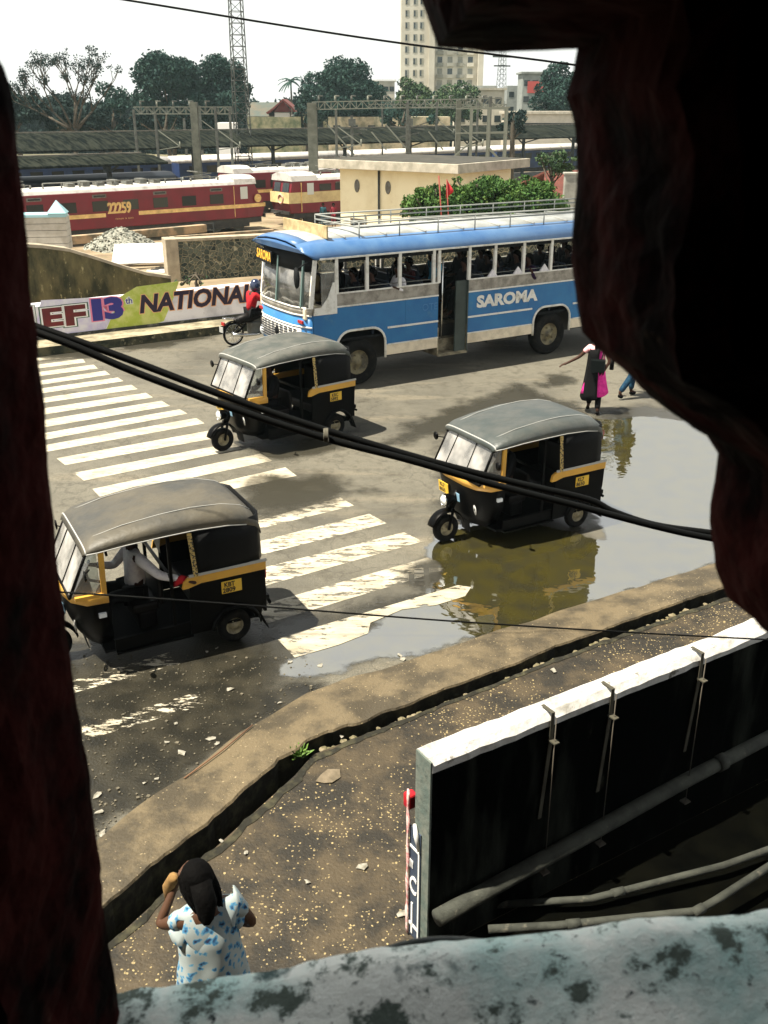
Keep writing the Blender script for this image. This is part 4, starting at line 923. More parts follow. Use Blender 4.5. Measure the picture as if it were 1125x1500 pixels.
mb.build('trunk', BARK, o); q, k = leaves([tuple(t) for t in tips], [.45] * len(tips), 110, .12, 5, 1, .1); crownmesh('crown', q, k, LD, o)
# palm
Y = 190; s = Y / 1544; o = empty('palm_tree', ((427 - 562.5) * s, Y, RZ), 0, 'coconut palm with drooping fronds beside the gabled house', 'palm tree')
hz = CAMH - (122 - HOR) * s - RZ; mb = MB(); mb.tube([(0.5, 0, 0), (.1, 0, hz * .5), (0, 0, hz)], [.22, .18, .14], 8); mb.build('trunk', BARK, o)
mb = MB()
for k in range(22):
    an = k * 2.4; el = random.uniform(-.2, 1.1); L_ = 2.4; prev = None; rr = []
    for i in range(7):
        t = i / 6; r = L_ * t * math.cos(el * (1 - t * .5)); z = hz + L_ * t * math.sin(el) - 1.5 * t * t; wd = .28 * (1 - t * .8); rr.append([(r * math.cos(an) - wd * math.sin(an), r * math.sin(an) + wd * math.cos(an), z - .12), (r * math.cos(an), r * math.sin(an), z), (r * math.cos(an) + wd * math.sin(an), r * math.sin(an) - wd * math.cos(an), z - .12)])
    mb.loft(rr, smooth=False)
mb.build('crown', LT, o)
# leafy bush behind the bus and trailing branch at the right
def bush(name, px0, px1, pyt, pyb, Y, label, m, seed, n, size, zb, cat='bush'):
    return tree(name, px0, px1, pyt, pyb, Y, label, m, seed, cat, n=n, size=size, per=800, zb=zb, squash=.55, trunkr=.09)
bush('leafy_bush', 585, 700, 258, 335, 46, 'light green feathery bush behind the bus roof, left of the red flag', LB, 31, 70, .085, -1.6)
bush('leafy_bush', 640, 790, 242, 340, 47, 'largest light green feathery bush behind the bus roof', LB, 32, 110, .085, -1.6)
bush('leafy_bush', 735, 850, 244, 340, 46, 'green bush in front of the red tiled cottage', LB, 33, 80, .085, -1.6)
bush('leafy_bush', 776, 852, 204, 258, 50, 'leafy branching shrub rising above the red tiled roof', LM, 34, 22, .085, -2.0)
bush('leafy_bush', 236, 300, 398, 418, 33, 'small weeds and creepers growing at the foot of the stone wall', LM, 35, 14, .06, 0)
# flag
g = Vector(((650 - 562.5) / 1544 * 44.5, 44.5, -1.4)); o = empty('red_flag', g, 0, 'small red flag on a leaning red pole in front of the green bush', 'flag')
zt = CAMH - (252 - HOR) / 1544 * 44.5 - g.z; mb = MB(); mb.tube([(.25, 0, 0), (-.15, 0, zt)], .03, 6); mb.build('pole', mat('pole_red', (.22, .03, .02), .7), o)
mb = MB(); rr = []
for i in range(7):
    t = i / 6; rr.append([(.18 + .33 * t, .08 * math.sin(t * 5), zt - .95 + .3 * t), (.2 + .30 * t, .08 * math.sin(t * 5 + .5), zt - .15 - .45 * t)])
mb.loft(rr); mb.build('flag', mat('flag_red', (.5, .01, .02), .8), o, solid=.01)
mb = MB(); mb.tube([(.5, 0, 0), (.2, 0, zt - .15)], .025, 6); mb.build('pole', mat('pole_red', (.22, .03, .02), .7), o)

# far woods that close the horizon
def woods(px0, px1, Y, yt, label, seed):
    s = Y / 1544; o = None; C = []; Rr = []; g = np.random.default_rng(seed); n = int((px1 - px0) / 5)
    for i in range(n):
        px = px0 + (px1 - px0) * (i + g.random()) / n; top = yt + g.uniform(-7, 9) + 5 * math.sin(px * .05 + seed); r = g.uniform(2.2, 4.2)
        for zz in (0, 1): C.append(((px - 562.5) * s, Y + g.uniform(-5, 5), CAMH - (top - HOR) * s - r * .8 - zz * 4.5)); Rr.append(r)
    q, k = leaves(C, Rr, 60, .42, seed, .85); 
    r_ = empty('tmp'); m = crownmesh('far_woods', q, k, LD if seed < 60 else LT, None); bpy.data.objects.remove(r_); tag(m, label, 'woods', kind='stuff')
woods(-60, 470, 215, 150, 'dark far wood closing the horizon behind the left trees', 51)
woods(440, 900, 240, 146, 'dark far wood closing the horizon behind the tower block trees', 62)
woods(-900, -60, 230, 140, 'dark far wood beyond the left edge', 52)
woods(900, 1900, 240, 140, 'dark far wood beyond the right edge', 63)
# ------------------------------------------------------------------ people
CLOTH = {}
def cloth(name, col, col2=None, scale=10, lo=.45, hi=.6):
    return mat(name, col, .85, col2, scale, lo, hi, spec=.2)
def skinmesh(name, V_, E_, Rr, m, parent=None, sub=1, root=0):
    me = bpy.data.meshes.new(name); me.from_pydata([tuple(v) for v in V_], E_, []); me.materials.append(m)
    o = bpy.data.objects.new(name, me); COL.objects.link(o)
    bm = bmesh.new(); bm.from_mesh(me); sl = bm.verts.layers.skin.verify(); bm.verts.ensure_lookup_table()
    for i, v in enumerate(bm.verts):
        r = Rr[i]; v[sl].radius = r if isinstance(r, tuple) else (r, r); v[sl].use_root = (i == root)
    bm.to_mesh(me); bm.free()
    q = o.modifiers.new('skin', 'SKIN'); q.use_smooth_shade = True
    if sub: q = o.modifiers.new('sub', 'SUBSURF'); q.levels = sub; q.render_levels = sub
    if parent is not None: o.parent = parent
    return o
STAND = dict(pel=(0, 0, .93), sp=(0, 0, 1.10), ch=(.01, 0, 1.28), nk=(0, 0, 1.41), hb=(.015, 0, 1.48), hc=(.025, 0, 1.56), ht=(.01, 0, 1.63),
             shL=(0, .165, 1.35), elL=(-.02, .21, 1.08), wrL=(.05, .22, .85), shR=(0, -.165, 1.35), elR=(-.02, -.21, 1.08), wrR=(.05, -.22, .85),
             hiL=(0, .09, .88), knL=(.02, .10, .48), anL=(-.02, .10, .09), toL=(.14, .11, .03), hiR=(0, -.09, .88), knR=(.02, -.10, .48), anR=(-.02, -.10, .09), toR=(.14, -.11, .03))
SIT = dict(STAND); SIT.update(pel=(0, 0, .10), sp=(-.02, 0, .28), ch=(-.02, 0, .46), nk=(-.01, 0, .60), hb=(.01, 0, .67), hc=(.02, 0, .75), ht=(.0, 0, .82),
             shL=(-.02, .165, .54), elL=(.08, .22, .28), wrL=(.30, .15, .25), shR=(-.02, -.165, .54), elR=(.08, -.22, .28), wrR=(.30, -.15, .25),
             hiL=(.02, .09, .07), knL=(.42, .12, .10), anL=(.44, .12, -.32), toL=(.58, .13, -.38), hiR=(.02, -.09, .07), knR=(.42, -.12, .10), anR=(.44, -.12, -.32), toR=(.58, -.13, -.38))
def figure(label, pose, shirt, trouser, base=STAND, name='person', group=None, hair='short', hands=True, sleeve=1.0, skin=SKIN, hairm=HAIR, cat='person', shoes=None, headtilt=0, legs=True, fing=False, puff=0.0):
    J = dict(base); J.update(pose); J = {k: Vector(v) for k, v in J.items()}
    V_ = []; E_ = []; Rr = []; idx = {}
    def ad(k, v, r, par=None):
        idx[k] = len(V_); V_.append(v); Rr.append(r)
        if par is not None: E_.append((idx[par], idx[k]))
    ad('pel', J['pel'], .125); ad('sp', J['sp'], .105, 'pel'); ad('ch', J['ch'], .125, 'sp'); ad('nk', J['nk'], .05, 'ch'); ad('hb', J['hb'], .052, 'nk')
    ad('hc', J['hc'], .09, 'hb'); ad('ht', J['ht'], .062, 'hc')
    up = (J['ht'] - J['hb']).normalized(); fw = Vector((1, 0, 0)); fw = (fw - up * fw.dot(up)).normalized()
    if 'face' in J: fw = J['face'].normalized()
    ad('nose', J['hc'] + fw * .098 - up * .012, .014, 'hc')
    for s in 'LR':
        ad('sh' + s, J['sh' + s], .055, 'ch'); ad('el' + s, J['el' + s], .038, 'sh' + s); ad('wr' + s, J['wr' + s], .025, 'el' + s)
        d = (J['wr' + s] - J['el' + s]).normalized()
        if 'ha' + s in J: d = (J['ha' + s] - J['wr' + s]).normalized()
        ad('ha' + s, J['wr' + s] + d * .06, (.034, .02), 'wr' + s)
        side = d.cross(Vector((0, 0, 1)));
        if side.length < .2: side = Vector((1, 0, 0))
        side.normalize(); nn = d.cross(side)
        if fing:
            for i, (o_, l_) in enumerate(((-.03, .065), (-.01, .08), (.01, .075), (.03, .055))):
                ad('f%d' % i + s, J['wr' + s] + d * .10 + side * o_, .0095, 'ha' + s)
                ad('g%d' % i + s, J['wr' + s] + d * (.10 + l_ * .9) + side * o_ * 1.1 + nn * .02, .0075, 'f%d' % i + s)
            ad('th' + s, J['wr' + s] + d * .05 + side * .05 + nn * .01, .0095, 'ha' + s)
        else: ad('fi' + s, J['wr' + s] + d * .15 + nn * .02, (.028, .012), 'ha' + s)
    for s in 'LR':
        ad('hi' + s, J['hi' + s], .085, 'pel'); ad('kn' + s, J['kn' + s], .055, 'hi' + s); ad('an' + s, J['an' + s], .036, 'kn' + s); ad('to' + s, J['to' + s], .03, 'an' + s)
    body = skinmesh(name, V_, E_, Rr, skin); tag(body, label, cat, group)
    # shirt
    def sub(keys, rad, nm, m, root, sb=1):
        ks = [k for k, _ in keys]; vs = [p if isinstance(p, Vector) else J[p] for _, p in keys]; pass
    g = puff
    vs = [J['pel'] - Vector((0, 0, .03)), J['sp'], J['ch'], lerp(J['ch'], J['nk'], .78)]; es = [(0, 1), (1, 2), (2, 3)]; rr = [.148 + g, .13 + g, .142 + g, .072]
    for s in 'LR':
        n = len(vs); vs += [J['sh' + s], lerp(J['sh' + s], J['el' + s], .55)]; es += [(2, n), (n, n + 1)]; rr += [.072, .062 + g * .5]
        if sleeve > .6: vs += [J['el' + s], lerp(J['el' + s], J['wr' + s], .85)]; es += [(n + 1, n + 2), (n + 2, n + 3)]; rr += [.053, .042]
    skinmesh('shirt', vs, es, rr, shirt, body)
    if legs and trouser:
        vs = [J['pel']]; es = []; rr = [.14]
        for s in 'LR':
            n = len(vs); vs += [J['hi' + s], J['kn' + s], lerp(J['kn' + s], J['an' + s], .95)]; es += [(0, n), (n, n + 1), (n + 1, n + 2)]; rr += [.10, .075, .06]
        skinmesh('trousers', vs, es, rr, trouser, body)
    if shoes:
        for s in 'LR':
            skinmesh('shoe', [J['an' + s] - Vector((.03, 0, .04)), J['to' + s]], [(0, 1)], [.045, .042], shoes, body, 1)
    if hair:
        bm = bmesh.new(); bmesh.ops.create_uvsphere(bm, u_segments=18, v_segments=12, radius=1); mb = MB()
        c = J['hc'] + up * .012 - fw * .022; sdv = up.cross(fw); k = []
        for v in bm.verts:
            p = v.co; r = .108 * (1 + .05 * mnoise.noise(p * 3)); f = p.x
            zz = p.z; xx = p.x * (.98 if zz > .25 else (.98 if p.x < 0 else .55 + zz))
            if zz < -.2 and p.x > -.1: zz = -.2
            k.append(tuple(c + fw * xx * r * 1.02 + sdv * p.y * r * .96 + up * zz * r * 1.08))
        mb.add(k, [tuple(v.index for v in f.verts) for f in bm.faces], True); bm.free()
        if hair == 'long':
            mb.tube([c - fw * .06, c - fw * .11 - up * .12, c - fw * .11 - Vector((0, 0, .32)), c - fw * .12 - Vector((0, 0, .5))], [.07, .07, .05, .02], 10)
        if hair == 'bun':
            mb.tube([c - fw * .08 - up * .05, c - fw * .15 - up * .07], [.06, .045], 10)
        mb.build('hair', hairm, body)
    return body
def place(o, loc, rz, s=1.0):
    o.location = loc; o.rotation_euler = (0, 0, rz); o.scale = (s, s, s); return o
# ------------------------------------------------------------------ auto rickshaw  (x forward, y left, z up)
CANV = mat('canopy_vinyl', (.034, .044, .042), .5, (.060, .064, .058), 2.2, .4, .6, spec=.6, bump=.02, bscale=5); CANVB = mat('canopy_vinyl_dusty', (.085, .074, .052), .55, (.045, .044, .038), 1.6, .4, .62, spec=.5, bump=.02, bscale=5)
CANS = mat('canvas_black', (.0016, .0018, .0022), .6, spec=.15, bump=.01, bscale=6); PIPE = mat('white_piping', (.38, .38, .36), .6); SEATM = mat('seat_vinyl', (.004, .003, .003), .5, spec=.2)
GREY = mat('rick_grey', (.22, .2, .17), .7); CARPL = mat('floor_metal', (.003, .003, .003), .8, spec=.05)
def wheel(parent, x, y, z, r, wd, rimr, name='wheel', rimmat=RIMM, sy=1):
    M_ = axis_y(x, y, z); mb = MB(); h = wd / 2
    mb.lathe([(rimr, -h * .8), (r * .86, -h), (r * .96, -h * .8), (r, -h * .35), (r, h * .35), (r * .96, h * .8), (r * .86, h), (rimr, h * .8), (rimr, -h * .8)], 28, M_)
    t = mb.build('tyre', RUBBER, None); 
    w_ = empty(name); w_.parent = parent; t.parent = w_
    mb = MB(); mb.lathe([(rimr * 1.02, -h * .7), (rimr * .9, -h * .3), (rimr * .45, -h * .1), (0, -h * .1)], 20, M_); mb.lathe([(rimr * 1.02, h * .75), (rimr * .85, h * .2), (rimr * .5, h * .45), (rimr * .38, h * .6), (rimr * .3, h * .6), (rimr * .28, h * .85), (0, h * .9)], 20, M_)
    for k in range(5):
        a = 2 * PI * k / 5; mb.tube([(x + rimr * .6 * math.cos(a), y + sy * h * .3, z + rimr * .6 * math.sin(a)), (x + rimr * .6 * math.cos(a), y + sy * h * .75, z + rimr * .6 * math.sin(a))], rimr * .07, 6)
    mb.build('rim', rimmat, w_); return w_
def rickshaw(loc, rz, s, label, plate, canvas=CANV, front_plate=True, bag=None):
    o = empty('auto_rickshaw', loc, rz, label, 'auto rickshaw', None, s); P_ = o
    fwh = wheel(P_, 1.0, 0, .2, .2, .10, .105, 'front_wheel')
    for y in (.53, -.53): wheel(P_, -.93, y, .2, .2, .10, .105, 'rear_wheel', sy=1 if y > 0 else -1)
    # front mudguard + fork + headlamp
    mb = MB(); pr = [(.255, -.085), (.27, -.05), (.275, 0), (.27, .05), (.255, .085)]
    mb.lathe(pr, 16, axis_y(1.0, 0, .21), a0=R(190), a1=R(345)); mb.build('front_mudguard', BLACKP, P_, solid=.008)
    mb = MB(); mb.tube([(.92, .07, .5), (1.0, .085, .2)], .022, 8); mb.tube([(.92, -.07, .5), (1.0, -.085, .2)], .022, 8); mb.tube([(.80, 0, .75), (.93, 0, .46)], .05, 10); mb.build('fork', BLACKP, P_)
    mb = MB(); Mh = Matrix.Translation((.98, 0, .63)) @ Matrix.Rotation(PI / 2, 4, 'Y'); mb.lathe([(0, -.12), (.05, -.1), (.078, -.03), (.085, .05), (.08, .06), (0, .06)], 18, Mh); hl = mb.build('headlight', BLACKP, P_)
    mb = MB(); mb.lathe([(.074, .062), (.06, .078), (0, .085)], 18, Mh); mb.build('lens', WHITEL, hl)
    mb = MB(); mb.lathe([(.074, .06), (.088, .06), (.088, .075), (.074, .075)], 18, Mh); mb.build('bezel', CHROME, hl)
    # front cowl
    def sec(z, w_, xf, xs): return [(xs, w_, z), (xs + (xf - xs) * .55, w_ * .97, z), (xf - .05, w_ * .72, z), (xf, w_ * .35, z), (xf, -w_ * .35, z), (xf - .05, -w_ * .72, z), (xs + (xf - xs) * .55, -w_ * .97, z), (xs, -w_, z)]
    mb = MB(); mb.loft([sec(.26, .36, .66, .42), sec(.40, .46, .74, .42), sec(.62, .57, .82, .44), sec(.86, .62, .86, .46), sec(.955, .625, .855, .48)]); mb.build('front_cowl', BLACKP, P_, solid=.015)
    mb = MB(); mb.loft([sec(.885, .630, .868, .46), sec(.97, .634, .862, .46), sec(.985, .625, .85, .47)]); mb.build('front_band', YELLOWP, P_, solid=.015)
    # mudflap behind the front wheel
    mb = MB(); mb.add([(.70, -.12, .40), (.70, .12, .40), (.64, .10, .10), (.64, -.10, .10)], [(0, 1, 2, 3)]); mb.build('mudflap', RUBBER, P_, solid=.01)
    # windscreen frame, glass, wiper, mirror
    bl, tl, zb, zt_ = .845, .60, .99, 1.50
    mb = MB(); q = [(bl, .56, zb), (bl, -.56, zb), (tl, -.54, zt_), (tl, .54, zt_)]
    mb.add(q, [(0, 1, 2, 3)]); mb.build('windscreen', WSG, P_, solid=.006)
    mb = MB()
    for i in range(4): mb.tube([q[i], q[(i + 1) % 4]], .018, 8)
    mb.tube([(bl + .01, .18, zb), (tl + .01, .17, zt_)], .007, 6); mb.tube([(bl + .01, -.3, zb), (tl + .01, -.28, zt_)], .007, 6)
    mb.build('windscreen_frame', BLACKP, P_)
    for sy in (1, -1):
        mb = MB(); y = .60 * sy; mb.loft([[(.80, y, .975), (.80, y + .02 * sy, .99), (.50, y + .03 * sy, .99), (.50, y, .975)], [(.57, y * .97, 1.52), (.57, y * .97 + .02 * sy, 1.52), (.50, y, 1.52), (.50, y - .02 * sy, 1.52)]], closed=True, cap=True, smooth=False)
        mb = MB(); mb.bar((.50, y + .01 * sy, .95), (.48, y, 1.52), .055, .035); mb.bar((.80, y, .985), (.50, y + .01 * sy, .985), .05, .04); mb.build('door_pillar', YELLOWP, P_)
        mb = MB(); mb.add([(.83, .575 * sy, .99), (.53, .60 * sy, .99), (.53, .59 * sy, 1.49), (.60, .55 * sy, 1.49)], [(0, 1, 2, 3)]); mb.build('quarter_glass', WSG, P_, solid=.005)
        mb = MB(); mb.tube([(.62, .62 * sy, 1.30), (.70, .74 * sy, 1.30)], .008, 6); mb.lathe([(0, -.015), (.055, -.012), (.06, .0), (0, .008)], 14, Matrix.Translation((.70, .76 * sy, 1.30)) @ Matrix.Rotation(PI / 2, 4, 'Y')); mb.build('side_mirror', BLACKP, P_)
        # indicator, sill panel, rear tub, fender, flap
        mb = MB(); mb.box(.44, .50, .585 * sy - .02, .585 * sy + .035, .74, .79, None) if sy < 0 else mb.box(.50, .58, .60, .635, .72, .77); mb.build('indicator', WHITEL, P_)
        mb = MB(); mb.box(-.42, .44, min(.56 * sy, .60 * sy), max(.56 * sy, .60 * sy), .25, .40); mb.box(-.42, .44, min(.48 * sy, .64 * sy), max(.48 * sy, .64 * sy), .235, .255); mb.build('sill', BLACKP, P_)
        y0, y1 = (.60, .63) if sy > 0 else (-.63, -.60)
        pl = [(-.40, .26), (-.68, .26), (-.70, .34), (-.76, .42), (-.86, .475), (-.98, .475), (-1.08, .42), (-1.15, .34), (-1.16, .30), (-1.24, .32), (-1.30, .62), (-1.31, .88), (-.42, .88)]
        mb = MB(); mb.prism(pl, -y1 if False else 0, .03, Matrix.Translation((0, y1, 0)) @ Matrix.Rotation(PI / 2, 4, 'X')); mb.build('side_panel', BLACKP, P_)
        pl = [(-.34, .84), (-.36, .93), (-.42, .965), (-.60, .975), (-1.32, .975), (-1.32, .875), (-.55, .875), (-.40, .84)]
        mb = MB(); mb.prism(pl, 0, .04, Matrix.Translation((0, y1 + (.006 if sy > 0 else .004), 0)) @ Matrix.Rotation(PI / 2, 4, 'X')); mb.build('side_band', YELLOWP, P_)
        mb = MB(); mb.bar((-.42, sy * .635, .985), (-1.33, sy * .635, .99), .02, .03); mb.build('band_piping', PIPE, P_)
        mb = MB(); mb.lathe([(.27, -.06), (.30, -.05), (.305, .0), (.30, .06), (.28, .075)], 16, axis_y(-.93, sy * .60, .21), a0=R(185), a1=R(350)); mb.build('rear_mudguard', BLACKP, P_, solid=.01)
        mb = MB(); mb.add([(-1.22, sy * .50, .34), (-1.22, sy * .66, .34), (-1.31, sy * .66, .12), (-1.31, sy * .50, .12)], [(0, 1, 2, 3)]); mb.build('mudflap', RUBBER, P_, solid=.01)
        mb = MB(); mb.box(-1.35, -1.315, sy * .50 - .05, sy * .50 + .05, .72, .84); mb.build('tail_light', REDL, P_)
        # canopy strap with studs
        mb = MB(); mb.bar((-.50, sy * .642, .97), (-.46, sy * .637, 1.50), .05, .014); mb.build('strap', mat('strap_tape', (.5, .36, .12), .7, (.02, .02, .02), 40, .5, .52), P_)
    mb = MB(); mb.box(-1.32, -1.29, -.60, .60, .32, .88); mb.build('rear_panel', BLACKP, P_)
    mb = MB(); mb.box(-1.355, -1.322, -.6, .6, .46, .52); mb.tube([(-1.36, -.6, .42), (-1.40, -.3, .42), (-1.40, .3, .42), (-1.36, .6, .42)], .02, 8); mb.build('rear_bumper', BLACKP, P_)
    mb = MB(); mb.box(-1.25, .55, -.56, .56, .245, .275); mb.build('floor', CARPL, P_)
    # seats
    mb = MB(); mb.box(-1.05, -.50, -.55, .55, .48, .64); mb.box(-1.18, -1.02, -.55, .55, .62, 1.08); mb.build('passenger_seat', SEATM, P_, bevel=.04)
    mb = MB(); mb.box(-.14, .16, -.34, .34, .50, .62); mb.box(-.20, -.14, -.34, .34, .55, .9); mb.box(-.12, .1, -.3, .3, .28, .5); mb.build('driver_seat', SEATM, P_, bevel=.03)
    mb = MB(); mb.bar((-.24, -.56, .98), (-.24, .56, .98), .03); mb.bar((-.24, .56, .28), (-.24, .56, 1.5), .035); mb.bar((-.24, -.56, .28), (-.24, -.56, 1.5), .035); mb.build('partition_rail', BLACKP, P_)
    # handlebar
    mb = MB(); mb.tube([(.46, -.30, .98), (.54, -.12, .94), (.56, 0, .93), (.54, .12, .94), (.46, .30, .98)], .016, 8); mb.tube([(.56, 0, .93), (.74, 0, .62)], .03, 8); mb.box(.56, .72, -.14, .14, .90, .98); mb.build('handlebar', BLACKP, P_)
    # canopy roof
    rows_ = []
    stn = [(.66, .56, 1.47, 1.43), (.63, .60, 1.53, 1.46), (.52, .625, 1.585, 1.47), (.2, .64, 1.655, 1.50), (-.2, .645, 1.70, 1.515), (-.55, .645, 1.715, 1.52), (-.9, .64, 1.69, 1.50), (-1.12, .62, 1.63, 1.46), (-1.24, .58, 1.55, 1.40), (-1.30, .54, 1.44, 1.33), (-1.315, .53, 1.36, 1.28)]
    for (x, w_, t, e) in stn:
        r_ = []
        for k in range(17):
            a = PI * k / 16; cy = math.cos(a); sy_ = math.sin(a)
            y = w_ * math.copysign(abs(cy) ** .42, cy); z = e + (t - e) * (sy_ ** .62)
            sag = .012 * math.sin(x * 9 + 1) * sy_
            r_.append((x, y, z - sag))
        rows_.append(r_)
    mb = MB(); mb.loft(rows_); mb.build('canopy', canvas, P_, solid=.014)
    mb = MB()
    for sy in (1, -1):
        mb.tube([(x, sy * (w_ + .006), e + .004) for (x, w_, t, e) in stn[1:8]], .007, 6); mb.tube([(x, sy * w_ * .70, t + .001) for (x, w_, t, e) in stn[2:9]], .005, 5)
    mb.tube([rows_[1][k] for k in range(17)], .010, 6); mb.build('canopy_piping', PIPE, P_)
    # rear canvas sides
    rr = []
    for z, f in ((.965, 0), (1.10, .01), (1.3, .0), (1.53, -.03)):
        xr = -1.33 - .0 + (z - .97) * .03; w_ = .625 + f * .5; pts = [(-.47, w_, z), (-.8, w_ + .004, z), (-1.12, w_, z), (xr + .07, w_ - .05, z), (xr, w_ - .16, z), (xr, 0, z)]
        rr.append(pts + [(x, -y, zz) for (x, y, zz) in pts[-2::-1]])
    mb = MB(); mb.loft(rr); mb.build('rear_canvas', CANS, P_, solid=.012)
    mb = MB(); mb.add([(-1.345, -.3, 1.12), (-1.345, .3, 1.12), (-1.335, .3, 1.36), (-1.335, -.3, 1.36)], [(0, 1, 2, 3)]); mb.build('rear_window', WSG, P_, solid=.004)
    mb = MB()
    for x, dz in ((-.24, 0), (.42, -.06), (-1.05, -.03)): mb.tube([(x, .58, 1.46 + dz), (x, .5, 1.54 + dz), (x, 0, 1.59 + dz), (x, -.5, 1.54 + dz), (x, -.58, 1.46 + dz)], .014, 6)
    mb.build('canopy_frame', BLACKP, P_)
    # plates
    PLY = mat('plate_yellow', (.72, .45, .04), .5); PLK = mat('plate_black', (.01, .01, .01), .5)
    mb = MB(); mb.box(-1.02, -.78, .632, .640, .68, .83); p_ = mb.build('number_plate', PLY, P_, bevel=.004)
    text(plate[0], .078, frame((-.81, .642, .762), (-1, 0, 0), (0, 0, 1)), PLK, p_, offset=.002, align='LEFT', sx=.9, ext=.001); text(plate[1], .078, frame((-.79, .642, .694), (-1, 0, 0), (0, 0, 1)), PLK, p_, offset=.002, sx=.98, ext=.001)
    if front_plate:
        Mf = frame((.845, -.28, .70), (0, 1, 0), (.12, 0, 1)); mb = MB(); mb.box(-.12, .12, -.08, .08, .01, .02, Mf); p_ = mb.build('number_plate', PLY, P_)
        text(plate[0], .075, Mf @ Matrix.Translation((-.09, .01, .021)), PLK, p_, ext=.001, offset=.002); text(plate[1], .075, Mf @ Matrix.Translation((-.105, -.065, .021)), PLK, p_, ext=.001, offset=.002)
        mb = MB(); mb.box(-.06, .06, -.06, .06, .012, .02, frame((.835, .05, .66), (0, 1, 0), (.12, 0, 1))); mb.build('sticker', mat('sticker_blue', (.25, .42, .55), .5), P_)
        mb = MB(); mb.lathe([(.03, 0), (.075, .004), (.03, .01)], 10, frame((.80, .42, .58), (0.3, 1, 0), (.12, 0, 1))); mb.build('emblem', PIPE, P_)
    return o
def rpos(pf, theta, s): f = G(*pf); return Vector((f.x + math.cos(theta) * 1.0 * s, f.y + math.sin(theta) * 1.0 * s, 0))
def rick(pf, deg, s, *a, **k): th = R(deg); return rickshaw(rpos(pf, th, s), th + PI, s, *a, **k)
rb = rick((652, 792), 30, 1.0, 'black and yellow auto rickshaw standing in the puddle, the rightmost of the three', ('KL7', '8650'))
rc = rick((327, 660), 38, 1.06, 'black and yellow auto rickshaw directly in front of the blue bus, beside the zebra crossing', ('KRC', '5892'), canvas=mat('canopy_vinyl_faded', (.055, .062, .055), .6, (.10, .10, .088), 3.0, .4, .62, spec=.4, bump=.02, bscale=6))
ra_l = G(345, 938); thA = R(28); sA = .99
la = Vector((ra_l.x, ra_l.y, 0)) + Vector((-math.cos(thA) * .93, -math.sin(thA) * .93, 0)) * sA + Vector((-math.sin(thA), math.cos(thA), 0)) * .55 * sA
ra = rickshaw(la, thA + PI, sA, 'nearest auto rickshaw, with dusty brown canopy, cut by the dark opening edge', ('KBT', '2809'), canvas=CANVB)
# drivers and riders
KH = cloth('khaki', (.20, .15, .07)); WS = cloth('white_shirt', (.75, .72, .72), (.6, .56, .6)); DKT = cloth('dark_trousers', (.003, .003, .004)); RDS = cloth('red_cloth', (.45, .015, .02), (.30, .01, .02)); DKS = cloth('dark_shirt', (.003, .003, .004), (.008, .007, .008))
def put_in(r, o, x, y, z):
    M_ = Matrix.Translation(r.location) @ Matrix.Rotation(r.rotation_euler.z, 4, 'Z') @ Matrix.Scale(r.scale.x, 4)
    o.location = M_ @ Vector((x, y, z)); o.rotation_euler = (0, 0, r.rotation_euler.z)
drv = dict(wrL=(.40, .22, .38), wrR=(.40, -.22, .38), elL=(.16, .26, .30), elR=(.16, -.26, .30), knL=(.34, .16, .12), knR=(.34, -.16, .12), anL=(.40, .16, -.26), anR=(.40, -.16, -.26), toL=(.52, .16, -.29), toR=(.52, -.16, -.29))
d = figure('driver in a dark shirt seated inside the rickshaw standing in the puddle', drv, DKS, DKT, SIT); put_in(rb, d, .02, 0, .60)
d = figure('driver in a dark shirt seated inside the rickshaw in front of the bus', drv, DKS, DKT, SIT); put_in(rc, d, .02, 0, .60)
dA = dict(drv); dA.update(elL=(-.20, .36, .36), wrL=(-.42, .52, .33))
d = figure('driver of the nearest rickshaw in a white shirt, one arm stretched back', dA, WS, DKT, SIT); put_in(ra, d, .05, .05, .60)
mb = MB(); mb.tube([(0, 0, 0), (.05, .02, .02), (.1, -.01, -.01), (.16, .0, -.05)], [.03, .05, .045, .02], 8); o = mb.build('red_cloth', RDS); put_in(ra, o, -.42, .55, .92); tag(o, 'crumpled red cloth held over the side band of the nearest rickshaw', 'cloth')
mb = MB(); mb.loft([[(0, -.12, .26), (0, .12, .26)], [(.02, -.10, .1), (.02, .12, .1)], [(.0, -.03, 0), (.0, .05, 0)]], smooth=True); o = mb.build('paper_calendar', PIPE, solid=.004); put_in(ra, o, -.20, .30, 1.20); tag(o, 'small pale paper hanging under the canopy of the nearest rickshaw', 'paper')
# ------------------------------------------------------------------ bus (x forward, y left = door side)
BBLU = mat('bus_blue', (.015, .125, .32), .38, (.024, .17, .37), 1.3, .4, .65, spec=.5, col3=(.06, .18, .30), scale3=3.5, lo3=.60, hi3=.75); BBLD = mat('bus_blue_low', (.012, .16, .32), .35, (.03, .22, .36), 1.8, .4, .6)
BROOF = mat('bus_roof_blue', (.045, .13, .31), .42, (.09, .19, .36), 1.2, .4, .65, spec=.6); BCR = mat('bus_cream', (.74, .64, .48), .6, (.5, .42, .3), 2.5, .45, .65); BWH = mat('bus_white', (.74, .72, .66), .5, (.5, .47, .4), 6, .5, .7)
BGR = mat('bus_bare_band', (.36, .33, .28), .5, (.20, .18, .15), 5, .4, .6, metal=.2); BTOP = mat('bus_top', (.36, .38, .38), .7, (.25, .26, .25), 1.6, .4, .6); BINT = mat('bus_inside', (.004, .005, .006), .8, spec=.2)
fwp = G(527, 565); AB = R(31.8); UB = Vector((math.cos(AB), math.sin(AB), 0)); VB = Vector((-math.sin(AB), math.cos(AB), 0))
bus = empty('bus', fwp + VB * 1.2, AB + PI, 'old blue city bus full of passengers with a luggage rack on its roof', 'bus')
WB = 1.2; XR = -8.35
